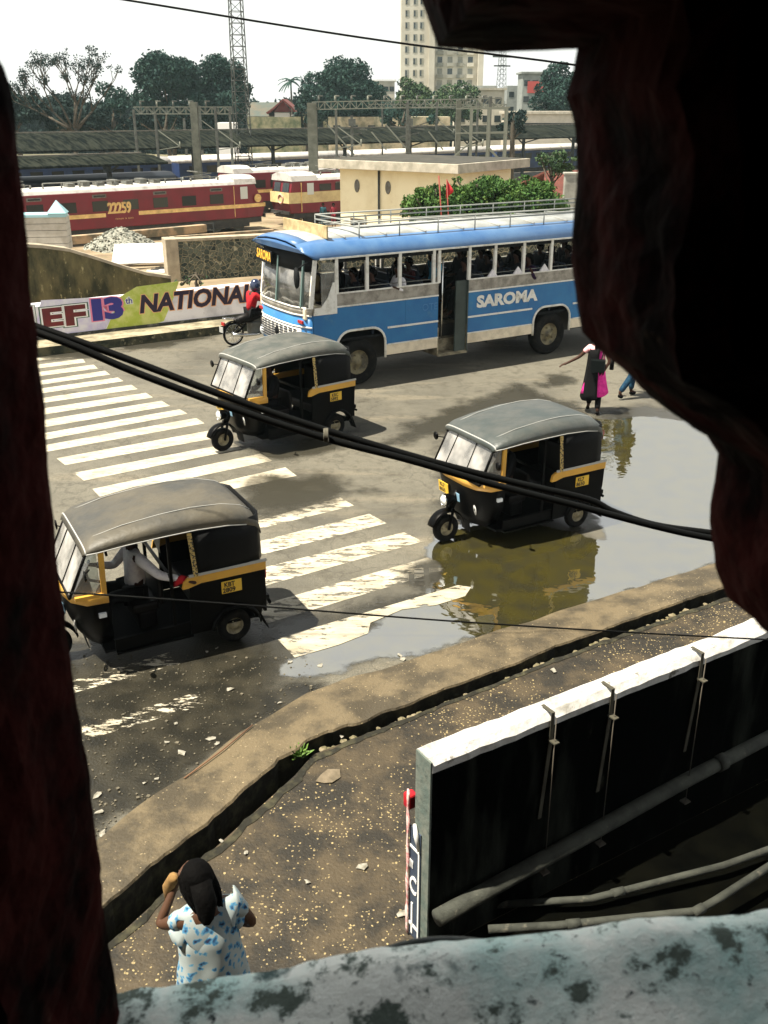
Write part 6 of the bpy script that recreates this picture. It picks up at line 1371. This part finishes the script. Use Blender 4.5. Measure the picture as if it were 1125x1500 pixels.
# woman on the near pavement
FLO = bpy.data.materials.new('floral_cloth'); FLO.use_nodes = True; N = FLO.node_tree.nodes; L = FLO.node_tree.links; p = N['Principled BSDF']; p.inputs['Roughness'].default_value = .85
tc = N.new('ShaderNodeTexCoord'); v = N.new('ShaderNodeTexVoronoi'); v.inputs['Scale'].default_value = 17; v.inputs['Randomness'].default_value = .8
nd = N.new('ShaderNodeTexNoise'); nd.inputs['Scale'].default_value = 22; L.new(tc.outputs['Object'], nd.inputs['Vector']); va = N.new('ShaderNodeVectorMath'); va.operation = 'MULTIPLY_ADD'; va.inputs[1].default_value = (.07, .07, .07); L.new(nd.outputs['Color'], va.inputs[0]); L.new(tc.outputs['Object'], va.inputs[2]); L.new(va.outputs[0], v.inputs['Vector'])
cr = N.new('ShaderNodeValToRGB'); L.new(v.outputs['Distance'], cr.inputs[0]); e = cr.color_ramp.elements; e[0].color = (.01, .02, .06, 1); e[0].position = .12; e[1].color = (.31, .36, .36, 1); e[1].position = .45
x_ = cr.color_ramp.elements.new(.26); x_.color = (.04, .16, .32, 1); x_ = cr.color_ramp.elements.new(.37); x_.color = (.10, .28, .42, 1)
L.new(cr.outputs[0], p.inputs['Base Color'])
NSK = mat('skin_lit', (.07, .032, .016), .6, spec=.3)
fpz = Vector((-1.05, 4.45, 0))
fo = figure('woman in a blue flowered white top on the near pavement, hand raised to her head', dict(
    pel=(0, 0, .90), sp=(.02, 0, 1.05), ch=(.05, 0, 1.22), nk=(.07, 0, 1.34), hb=(.11, .01, 1.40), hc=(.14, .02, 1.47), ht=(.14, .02, 1.54),
    shL=(.04, .17, 1.28), elL=(.20, .27, 1.14), wrL=(.27, .12, 1.36), haL=(.26, .07, 1.45), shR=(.04, -.17, 1.28), elR=(.04, -.30, 1.03), wrR=(.26, -.14, .95), haR=(.30, -.04, .95)), FLO, None, STAND, hair='long', sleeve=.3, skin=NSK, fing=True, puff=.0)
place(fo, fpz, R(118), .96)
mb = MB(); hc = Vector((.14, .02, 1.47)); hr = random.Random(3)
for i in range(150):
    a = hr.uniform(R(70), R(290)); e = hr.uniform(.2, 1.4); p0 = hc + Vector((math.cos(a) * math.cos(e) * .10, math.sin(a) * math.cos(e) * .10, math.sin(e) * .112))
    a2 = a + hr.uniform(-.2, .2); p1 = hc + Vector((math.cos(a2) * .112 - .01, math.sin(a2) * .108, -.01)); p2 = hc + Vector((-.11 + hr.uniform(-.03, .02), math.sin(a2) * .09 - .02, -.12)); p3 = hc + Vector((-.13 + hr.uniform(-.03, .02), -.05 + hr.uniform(-.06, .05), -.27 + hr.uniform(-.06, .04)))
    mb.tube(catm([p0, p1, p2, p3]), [.007] * 9 + [.002], 5)
mb.build('hair_strands', HAIR, fo)
mb = MB(); rr = []
for k in range(15):
    t = k / 14; z = 1.345 - .70 * t; r = .055 + .105 * min(1, t * 3.0) + .06 * t * t
    rr.append([(.04 + r * .80 * math.cos(a) * (1 + .05 * math.sin(a * 4 + t * 2)), r * 1.12 * math.sin(a) * (1 + .04 * math.sin(a * 6)), z + .012 * math.sin(a * 7)) for a in [2 * PI * i / 28 for i in range(28)]])
rr = [[(x + .014 * nz(x, y, z * 9, 14), y + .014 * nz(y, x, z * 9 + 4, 14), z) for x, y, z in r_] for r_ in rr]; mb.loft(rr, closed=True); mb.build('blouse', FLO, fo, solid=.008, sub=1)
mb = MB()
for sy in (1, -1):
    rr = []
    for k in range(6):
        t = k / 5; c = lerp(Vector((.04, .09 * sy, 1.255)), Vector((.06, .20 * sy, 1.10)), t); rr.append([(c.x + (.05 + .03 * t) * math.cos(a), c.y + (.03 + .015 * t) * math.sin(a) , c.z + (.05 + .03 * t) * math.sin(a) * sy + .012 * math.sin(a * 5) * t) for a in [2 * PI * i / 18 for i in range(18)]])
    mb.loft(rr, closed=True)
mb.build('flounce', FLO, fo, solid=.006)
mb = MB(); rr = [[(.02 + (.16 + .08 * t) * math.cos(a) * (1 + .07 * math.sin(a * 7)), (.17 + .09 * t) * math.sin(a), (.64 - .58 * t)) for a in [2 * PI * i / 28 for i in range(28)]] for t in [i / 5 for i in range(6)]]
mb.loft(rr, closed=True); mb.build('skirt', BLK, fo, solid=.006)
mb = MB(); mb.tube([(.02, -.03, .0), (-.01, .03, -.05), (-.05, .05, -.14), (-.06, .04, -.24)], [.015, .035, .04, .02], 10); o = mb.build('sunlit_sleeve', mat('sunlit_gold', (.30, .17, .05), .9, (.18, .10, .03), 25)); o.location = fpz + Vector((-.22, .12, 1.42)); tag(o, 'added golden shape for the sunlit sleeve and forearm of the woman on the near pavement', 'cloth')  # separate shape; the sunlit sleeve is put into its gold colour
# ------------------------------------------------------------------ concrete street wall on the near pavement
DMC = mat('mould_shade_concrete', (.0012, .0014, .0012), .95, (.028, .030, .025), 2.6, .52, .74, spec=0, bump=.008, bscale=14, stretch=(1, 1, .22), col3=(.05, .048, .038), scale3=6, lo3=.62, hi3=.76)  # mould plus painted shade make the wall face black
TOPW = mat('lime_top', (.52, .51, .49), .8, (.26, .245, .21), 5, .50, .72, bump=.02, bscale=10, col3=(.10, .09, .07), scale3=7, lo3=.63, hi3=.70); ENDC = mat('grey_green_concrete', (.09, .12, .105), .9, (.17, .18, .15), 6, .4, .65, bump=.008, bscale=20, col3=(.06, .08, .07), scale3=14, lo3=.58, hi3=.7)
wt = 1.70; c0 = G(612, 1095, wt); cw = empty('concrete_wall', (c0.x, c0.y, 0), A0, 'stained, shade-blackened concrete wall with a whitewashed top on the near pavement', 'wall')
TK = .17
mb = MB(); mb.box(0.004, 14, -TK, 0, 0, wt - .10); mb.build('wall', DMC, cw)
mb = MB(); rr = []
for i in range(141):
    s = i * .1; h = wt + .022 * nz(s, 0, 3, 1.6) + .01 * nz(s, 0, 3, 6); j = .02 * nz(s, 4, 0, 2.5) + .008 * nz(s, 4, 0, 9); rr.append([(s, .012 + j, wt - .1), (s, .014 + j, h - .02), (s, -.02, h), (s, -TK * .75, h - .004), (s, -TK - .006 + j, h - .05), (s, -TK - .008 + j, wt - .1)])
mb.loft(rr, closed=True, cap=True, smooth=False); mb.build('coping', TOPW, cw)
mb = MB(); mb.box(-.012, .003, -TK - .003, .003, 0, wt - .015); mb.build('end_face', ENDC, cw)
# painted signboard on the end, its torn pink edge
BDB = mat('board_blue', (.03, .045, .08), .6, (.05, .07, .10), 8); PKT = mat('torn_pink', (.62, .22, .22), .8, (.75, .6, .55), 20, .4, .55); 
mb = MB(); mb.box(-.020, -.013, -.085, .055, .02, 1.02); sg = mb.build('sign_board', BDB, cw)
def endb(y0, y1, z0, z1, m, nm): mb = MB(); mb.box(-.026, -.0205, y0, y1, z0, z1); return mb.build(nm, m, sg)
for a in ((-.078, -.062, .05, .86), (-.062, .05, .84, .86), (-.062, .05, .12, .145), (.0, .02, .05, .34)): endb(*a, PWH, 'white_line')
text('C', .22, frame((-.024, .045, .44), (0, -1, 0), (0, 0, 1)), PWH, sg, offset=.004, ext=.002, sx=.6)
text('III', .10, frame((-.024, .045, .66), (0, -1, 0), (0, 0, 1)), PWH, sg, offset=.001, ext=.002, sx=.6)
mb = MB(); mb.tube([(-.03, -.02, 1.08), (-.035, -.05, 1.0), (-.03, -.075, .88)], [.012, .02, .01], 6); mb.build('peeled_strip', PWH, sg)
mb = MB(); rr = []
for i in range(30):
    z = .02 + i * .045; rr.append([(-.034 + .01 * nz(z, 0, 4, 6), .045 + .01 * nz(z, 1, 0, 9), z), (-.03, .075 + .018 * nz(z, 2, 0, 7), z)])
mb.loft(rr); mb.build('torn_edge', PKT, cw, solid=.01)
mb = MB(); mb.box(-.02, .06, .075, .15, 1.12, 1.24); o = mb.build('red_packet', RDS, None, bevel=.015); o.location = cw.location; o.rotation_euler = (0, 0, A0); tag(o, 'small red packet wedged at the left edge of the concrete wall end', 'packet')
# wires hanging from the wall top
WIREM = mat('rusty_wire', (.07, .06, .045), .7); STRAPM = mat('lime_strap', (.04, .035, .022), .9, (.07, .065, .045), 9)
for (px, pyt, pyb, off, hold) in ((815, 1040, 1268, .10, 'leftmost of the three hanging from the concrete wall'), (904, 995, 1223, .12, 'middle one of the three hanging from the concrete wall'), (1037, 935, 1157, .10, 'rightmost of the three hanging from the concrete wall')):
    P0 = cw.location + Vector((math.sin(A0), -math.cos(A0), 0)) * (TK + .05); s, zt = hitp(px, pyt + 12, P0, U); _, zb = hitp(px, pyb, P0, U)
    o = empty('hanging_wire', cw.location, A0, 'taut wire with end plate, ' + hold, 'wire'); y = -TK - .05
    mb = MB(); mb.tube([(s, y, wt - .02), (s + .005, y, zb)], .0045, 6); mb.build('wire', WIREM, o)
    mb = MB(); mb.box(s - .035, s + .035, y - .03, y + .03, zb - .006, zb + .006); mb.build('end_plate', WIREM, o)
    mb = MB(); mb.box(s - .024, s + .024, y - .03, y + .045, wt - .22, wt - .21); mb.build('bracket', STRAPM, o)
    mb = MB(); mb.loft([[(s - .014, -TK * .4, wt + .014), (s + .014, -TK * .4, wt + .014)], [(s - .016, -TK - .014, wt + .012), (s + .016, -TK - .014, wt + .012)], [(s - .022, -TK - .018, wt - .2), (s + .012, -TK - .018, wt - .2)], [(s - .07, -TK - .015, wt - .9), (s - .04, -TK - .015, wt - .9)]], smooth=False); mb.build('strap', STRAPM, o, solid=.006)
# near yard pipes
PIPEM = mat('mouldy_pipe', (.045, .048, .038), .85, (.018, .02, .015), 5, .4, .62, bump=.006, bscale=25, col3=(.09, .085, .065), scale3=12, lo3=.6, hi3=.7)
def pipe(pts, r, label, rings=()):
    P = [G(a, b, z) for a, b, z in pts]; o = empty('pipe', P[0], 0, label, 'pipe'); L0 = [p - P[0] for p in P]; mb = MB(); mb.tube(L0, r, 14); mb.build('tube', PIPEM, o)
    for t in rings:
        n = int(t * (len(P) - 1)); a = L0[n]; b = L0[min(n + 1, len(P) - 1)]; f = t * (len(P) - 1) - n; c = lerp(a, b, f); d_ = (b - a).normalized() * .05; mb = MB(); mb.tube([c - d_, c + d_], r * 1.22, 14); mb.build('joint', PIPEM, o)
    return o
pipe([(640, 1345, .42), (880, 1212, .46), (1000, 1145, .5), (1200, 1040, .55)], .062, 'thick mouldy grey pipe running diagonally across the foot of the concrete wall', (.75,))
pipe([(715, 1361, .18), (815, 1356, .2), (1020, 1335, .22), (1050, 1318, .24), (1180, 1235, .3)], .030, 'thin grey pipe bending upward at the right, the lowest of the pipes', (.28, .52))
pipe([(715, 1326, .10), (865, 1317, .12), (1060, 1268, .14), (1180, 1225, .16)], .028, 'thin grey pipe lying between the thick pipe and the lowest pipe', (.4,))
mb = MB(); Y0 = cw.location; q = [Y0 + Vector((math.sin(A0), -math.cos(A0), 0)) * TK, Y0 + U * 14 + Vector((math.sin(A0), -math.cos(A0), 0)) * TK]
mb.add([(q[0].x, q[0].y - .02, .012), (q[1].x, q[1].y, .012), (q[1].x, -2, .012), (q[0].x + .25, 1.0, .012)], [(0, 3, 2, 1)]); tag(mb.build('yard_floor', mat('yard_shade_black', (.0012, .0013, .0012), .95, (.003, .003, .002), 3, spec=0)), kind='structure')  # black sheet stands in for the building's shade on the yard
# ------------------------------------------------------------------ cables and wires in the street air
CBL = mat('cable_black', (.0025, .003, .003), .6, spec=.12)
def catmull(P, n=6):
    o = []
    for i in range(len(P) - 1):
        p0 = P[max(i - 1, 0)]; p1 = P[i]; p2 = P[i + 1]; p3 = P[min(i + 2, len(P) - 1)]
        for k in range(n): t = k / n; o.append(.5 * ((2 * p1) + (p2 - p0) * t + (2 * p0 - 5 * p1 + 4 * p2 - p3) * t * t + (3 * p1 - p0 - 3 * p2 + p3) * t ** 3))
    return o + [P[-1]]
def cable(name, pts, Y0_, Y1_, r, label, cat):
    x0, x1 = pts[0][0], pts[-1][0]; P = [AY(a, b, Y0_ + (Y1_ - Y0_) * (a - x0) / (x1 - x0)) for a, b in pts]; mb = MB(); mb.tube(catmull(P), r, 8); o = mb.build(name, CBL); return tag(o, label, cat), P
ca, PA = cable('power_cable', [(-500, 330), (-200, 395), (60, 481), (200, 531), (340, 584), (480, 631), (640, 678), (760, 708), (860, 731), (900, 750), (960, 769), (1045, 781), (1200, 800), (1500, 840)], 3.0, 3.3, .0125, 'upper of the two thick black cables sagging across the street view', 'cable')
cb_, PB_ = cable('power_cable', [(-500, 345), (-200, 410), (60, 489), (200, 546), (340, 598), (480, 643), (600, 674), (720, 709), (850, 742), (960, 771), (1045, 789), (1200, 812), (1500, 855)], 2.94, 3.24, .0125, 'lower of the two thick black cables sagging across the street view', 'cable')
cable('telephone_wire', [(-300, 845), (100, 868), (380, 888), (650, 909), (900, 925), (1125, 937), (1500, 955)], 3.6, 4.2, .0042, 'thin dark wire crossing low in front of the nearest rickshaw and the puddle', 'wire')
cable('overhead_wire', [(-200, -60), (185, 0), (400, 35), (600, 65), (848, 96), (1300, 165)], 9, 9, .0085, 'thin dark wire slanting across the sky at the top', 'wire')
for px, py, k in ((478, 636, 'pale string tied round both thick cables near the middle of the picture'),):
    c = AY(px, py, 3.07); mb = MB()
    for j in range(4): mb.lathe([(.021, -.002), (.024, 0), (.021, .002), (.021, -.002)], 14, Matrix.Translation(c + Vector((j * .004 - .006, -.01, 0))) @ Matrix.Rotation(PI / 2, 4, 'Y') @ Matrix.Diagonal((1.05, .9, 1, 1)))
    o = mb.build('cable_tie', mat('string', (.14, .13, .10), .8)); tag(o, k, 'cable tie')
# ------------------------------------------------------------------ weed, litter
mb = MB(); g0 = G(437, 1108); 
for i in range(90):
    a = random.uniform(0, 2 * PI); l = random.uniform(.05, .15); el = random.uniform(.3, 1.3); b = Vector((random.uniform(-.05, .05), random.uniform(-.04, .04), 0)); tip = b + Vector((math.cos(a) * math.cos(el), math.sin(a) * math.cos(el), math.sin(el))) * l; sd2 = Vector((-math.sin(a), math.cos(a), 0)) * .014; m_ = lerp(b, tip, .6) + Vector((0, 0, .01)); mb.add([b, m_ + sd2, tip, m_ - sd2], [(0, 1, 2, 3)])
o = mb.build('weed', mat('weed_green', (.12, .22, .03), .7, (.06, .12, .02), 20)); o.location = g0; tag(o, 'small bright green weed growing from the kerb corner', 'weed')
PAP = mat('litter_pale', (.34, .32, .27), .9, (.12, .11, .08), 14)
def scrap(px, py, r, label, grp, m=PAP, z=.006):
    g = G(px, py, z); mb = MB(); n = 7; vs = [(0, 0, .012)]; 
    for k in range(n): a = 2 * PI * k / n; q = r * random.uniform(.3, .95); vs.append((q * math.cos(a) * 1.3, q * math.sin(a), random.uniform(0, .015)))
    mb.add(vs, [(0, k + 1, (k + 1) % n + 1) for k in range(n)]); o = mb.build('litter_scrap', m, solid=.004); o.location = g; o.rotation_euler = (0, 0, random.uniform(0, 6)); return tag(o, label, 'litter', grp)
gr = 'pale litter scraps on the wet road'
for px, py, r in [(303, 955, .025), (318, 950, .025), (337, 1010, .05), (268, 1104, .07), (310, 1083, .06), (318, 1090, .04), (145, 1165, .06), (150, 1222, .05), (212, 1148, .03), (258, 1060, .03), (425, 970, .04), (590, 965, .05), (470, 975, .05), (410, 1030, .035), (300, 1123, .03), (230, 1142, .03), (146, 1190, .05), (160, 1270, .025), (158, 1250, .02), (245, 1088, .03)]: scrap(px, py, r, 'small pale scrap of litter lying on the dark wet road near the kerb', gr)
gr2 = 'pale litter scraps on the near pavement'
for px, py, r in [(810, 983, .05), (325, 1233, .03), (450, 1292, .03), (530, 1270, .06), (590, 1340, .05), (585, 960, .04), (360, 1250, .025), (500, 1080, .03), (600, 1330, .035)]: scrap(px, py, r, 'small pale scrap of litter lying on the brown near pavement', gr2, z=.008)
scrap(480, 1140, .13, 'pale worn square mortar patch on the near pavement below the weed', None, mat('mortar_patch', (.19, .15, .10), .9, (.10, .08, .05), 8), z=.004)
mb = MB(); a = G(270, 1140, .06); b = G(370, 1062, .07); mb.tube([a, lerp(a, b, .5) + Vector((.03, 0, .01)), b], .007, 6); o = mb.build('rusty_rod', mat('rust', (.17, .085, .045), .9)); tag(o, 'long thin rusty rod lying on the kerb near the bend', 'rod')
pb = random.Random(4); mb = MB()
for i in range(1200):
    px = pb.uniform(100, 520); py = pb.uniform(960, 1240); g = G(px, py)
    t = (py - 1020) / 250; lim = 460 - 330 * max(0, t)
    if px > lim: continue
    r = pb.uniform(.003, .009) * (1.8 if pb.random() < .06 else 1); lump(mb, (g.x, g.y, .008), r, i) if i % 4 == 0 else mb.box(-r, r, -r, r, 0, r, Matrix.Translation((g.x, g.y, .006)) @ Matrix.Rotation(pb.uniform(0, 3), 4, 'Z'))
tag(mb.build('grit', mat('grit', (.15, .13, .09), .9, (.05, .045, .03), 9)), kind='stuff')
# ------------------------------------------------------------------ the building we look out of: thick wall with a ragged hole, sill and dark room
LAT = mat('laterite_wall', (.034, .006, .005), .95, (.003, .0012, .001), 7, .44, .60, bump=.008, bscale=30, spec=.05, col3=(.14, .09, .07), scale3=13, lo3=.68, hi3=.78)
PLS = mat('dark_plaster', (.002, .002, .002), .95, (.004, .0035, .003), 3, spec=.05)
hole = [(-260, -420), (-60, 5), (-8, 75), (6, 98), (20, 150), (31, 240), (37, 330), (45, 420), (54, 500), (62, 580), (70, 680), (80, 760), (89, 850), (95, 930), (104, 985), (120, 1060), (132, 1140), (142, 1230), (150, 1300), (158, 1380), (168, 1440), (185, 1520),
        (230, 1530), (300, 1520), (420, 1505), (560, 1480), (700, 1470), (740, 1465), (820, 1450), (900, 1440), (980, 1434), (1060, 1428), (1125, 1420), (1230, 1410),
        (1236, 1200), (1200, 1060), (1135, 935), (1092, 892), (1062, 868), (1046, 832), (1039, 790), (1040, 740), (1048, 700), (1052, 662), (1032, 636), (985, 603), (948, 574), (905, 533), (880, 514), (855, 488), (844, 450), (839, 400), (841, 330), (845, 250), (843, 190), (829, 142), (840, 112), (848, 76), (740, 73), (640, 71), (626, 30), (618, 0), (612, -60), (600, -420)]
YF = .85
def wpt(px, py): p = AY(px, py, YF - .035); return Vector((p.x, p.z))
H0 = [wpt(*p) for p in hole]
pts = []
for i in range(len(H0)):
    a = H0[i]; b = H0[(i + 1) % len(H0)]; L_ = (b - a).length; n = max(1, int(L_ / .012))
    for j in range(n): pts.append(a.lerp(b, j / n))
def jag(p, Y, amp): q = Vector((p.x * 22, p.y * 22, Y * 22)); q2 = q * 3; return p + Vector((mnoise.noise(q) + .4 * mnoise.noise(q2), mnoise.noise(q + Vector((9, 9, 9))) + .4 * mnoise.noise(q2 + Vector((5, 5, 5))))) * amp
ctr = wpt(560, 700)
def ringo(Y, off, amp, k):
    o = []
    n = len(pts)
    for i, p in enumerate(pts):
        t = (pts[(i + 3) % n] - pts[(i - 3) % n]).normalized(); nrm = Vector((-t.y, t.x))
        if nrm.dot(p - ctr) < 0: nrm = -nrm
        q = jag(p + nrm * off, Y, amp); o.append((q.x, Y, q.y))
    return o
bx0, bx1, bz0, bz1 = -5.5, 6.5, 0, 8.65
def rect(Y):
    o = []
    for p in pts:
        d = p - ctr; best = 1e9
        for (c, lo, hi, ax) in (((bx0), 0, 0, 0), ((bx1), 0, 0, 0), ((bz0), 0, 0, 1), ((bz1), 0, 0, 1)):
            comp = d.x if ax == 0 else d.y
            base_ = ctr.x if ax == 0 else ctr.y
            if abs(comp) > 1e-6:
                t = (c - base_) / comp
                if t > 0: best = min(best, t)
        q = ctr + d * best; o.append((q.x, Y, q.y))
    return o
hw = empty('ruined_wall', (0, YF, 0), 0, 'dark crumbling red laterite wall of the room, its ragged opening framing the street', 'wall')
def shift(r): return [(x, y - YF, z) for x, y, z in r]
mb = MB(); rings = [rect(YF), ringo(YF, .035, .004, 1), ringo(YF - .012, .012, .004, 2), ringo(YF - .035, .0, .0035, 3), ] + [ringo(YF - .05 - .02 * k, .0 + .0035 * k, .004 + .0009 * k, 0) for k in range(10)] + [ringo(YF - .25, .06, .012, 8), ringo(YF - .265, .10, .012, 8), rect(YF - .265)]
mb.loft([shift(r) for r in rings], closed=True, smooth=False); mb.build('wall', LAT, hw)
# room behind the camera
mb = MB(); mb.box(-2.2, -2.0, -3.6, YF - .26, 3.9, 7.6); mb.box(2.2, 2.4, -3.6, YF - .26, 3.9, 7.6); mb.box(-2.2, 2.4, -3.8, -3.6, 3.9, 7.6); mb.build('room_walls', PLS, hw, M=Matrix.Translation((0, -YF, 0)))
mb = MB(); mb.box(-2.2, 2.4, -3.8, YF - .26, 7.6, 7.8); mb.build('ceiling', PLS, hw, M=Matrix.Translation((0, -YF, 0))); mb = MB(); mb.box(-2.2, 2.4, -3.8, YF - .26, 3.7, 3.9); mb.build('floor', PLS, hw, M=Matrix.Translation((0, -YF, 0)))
# plastered sill
SIL = bpy.data.materials.new('mouldy_limewash'); SIL.use_nodes = True; N = SIL.node_tree.nodes; L = SIL.node_tree.links; p = N['Principled BSDF']; p.inputs['Roughness'].default_value = .95
tc = N.new('ShaderNodeTexCoord')
def nn(s, d, r=.6): n = N.new('ShaderNodeTexNoise'); n.inputs['Scale'].default_value = s; n.inputs['Detail'].default_value = d; n.inputs['Roughness'].default_value = r; L.new(tc.outputs['Object'], n.inputs['Vector']); return n.outputs[0]
def mr(i, a, b): r = N.new('ShaderNodeMapRange'); r.inputs[1].default_value = a; r.inputs[2].default_value = b; L.new(i, r.inputs[0]); return r.outputs[0]
def mc_(f, a, b):
    x = N.new('ShaderNodeMix'); x.data_type = 'RGBA'; L.new(f, x.inputs[0])
    for k, c in ((6, a), (7, b)):
        if isinstance(c, tuple): x.inputs[k].default_value = (*c, 1)
        else: L.new(c, x.inputs[k])
    return x.outputs[2]
c = mc_(mr(nn(7, 6), .42, .62), (.95, .98, .92), (.50, .72, .69)); c = mc_(mr(nn(14, 9, .72), .52, .58), c, (.10, .13, .11)); c = mc_(mr(nn(60, 5), .62, .72), c, (.03, .05, .05)); c = mc_(mr(nn(6, 6, .7), .58, .66), c, (.05, .09, .09))
L.new(c, p.inputs['Base Color']); b = N.new('ShaderNodeBump'); b.inputs['Distance'].default_value = .006; L.new(nn(30, 8, .7), b.inputs['Height']); L.new(b.outputs[0], p.inputs['Normal'])
mb = MB(); rr = []
edge = [(140, 1478), (182, 1468), (230, 1460), (300, 1448), (420, 1434), (490, 1422), (560, 1406), (640, 1400), (700, 1397), (740, 1393), (820, 1379), (900, 1368), (980, 1362), (1060, 1356), (1125, 1350), (1200, 1345)]
E2 = []
for i in range(len(edge) - 1):
    for j in range(8): t = j / 8; E2.append((edge[i][0] + (edge[i + 1][0] - edge[i][0]) * t, edge[i][1] + (edge[i + 1][1] - edge[i][1]) * t))
for (a, b_) in E2:
    q = AY(a, b_, YF - .02); r_ = []
    for k in range(16):
        t = k / 15; y = YF + .03 - t * .46; z = q.z + .006 - .035 * max(0, (.12 - t) / .12) ** 2 - .035 * t + .010 * mnoise.noise(Vector((q.x * 9, y * 9, 0))) + .004 * mnoise.noise(Vector((q.x * 40, y * 40, 0)))
        if k == 0: z -= .12
        r_.append((q.x, y - YF, z))
    rr.append(r_)
mb.loft(rr, smooth=True); mb.build('sill', SIL, hw)
# old hose lying over the sill edge
P = [AY(*p) for p in [(470, 1432, .86), (540, 1404, .88), (600, 1384, .89), (660, 1379, .89), (710, 1384, .88), (750, 1397, .87), (800, 1412, .82)]]
mb = MB(); mb.tube(catmull(P), .0062, 10); P2 = [AY(*p) for p in [(440, 1452, .84), (520, 1422, .86), (600, 1398, .875), (660, 1393, .875), (730, 1402, .86)]]; tag(mb.build('rubber_hose', mat('hose_dark', (.02, .025, .025), .5, (.06, .07, .06), 30)), 'dark rubber hose arching over the outer edge of the pale sill', 'hose')

# ------------------------------------------------------------------ hazy air over the street and the railway
hm_ = bpy.data.materials.new('hazy_air'); hm_.use_nodes = True; N = hm_.node_tree.nodes; N.clear(); o_ = N.new('ShaderNodeOutputMaterial'); v_ = N.new('ShaderNodeVolumePrincipled')
v_.inputs['Color'].default_value = (.72, .95, 1.0, 1); v_.inputs['Density'].default_value = .00022; v_.inputs['Anisotropy'].default_value = .2; hm_.node_tree.links.new(v_.outputs[0], o_.inputs['Volume'])
mb = MB(); mb.box(-620, 760, -300, 520, -4.7, 46); tag(mb.build('haze', hm_), kind='stuff')
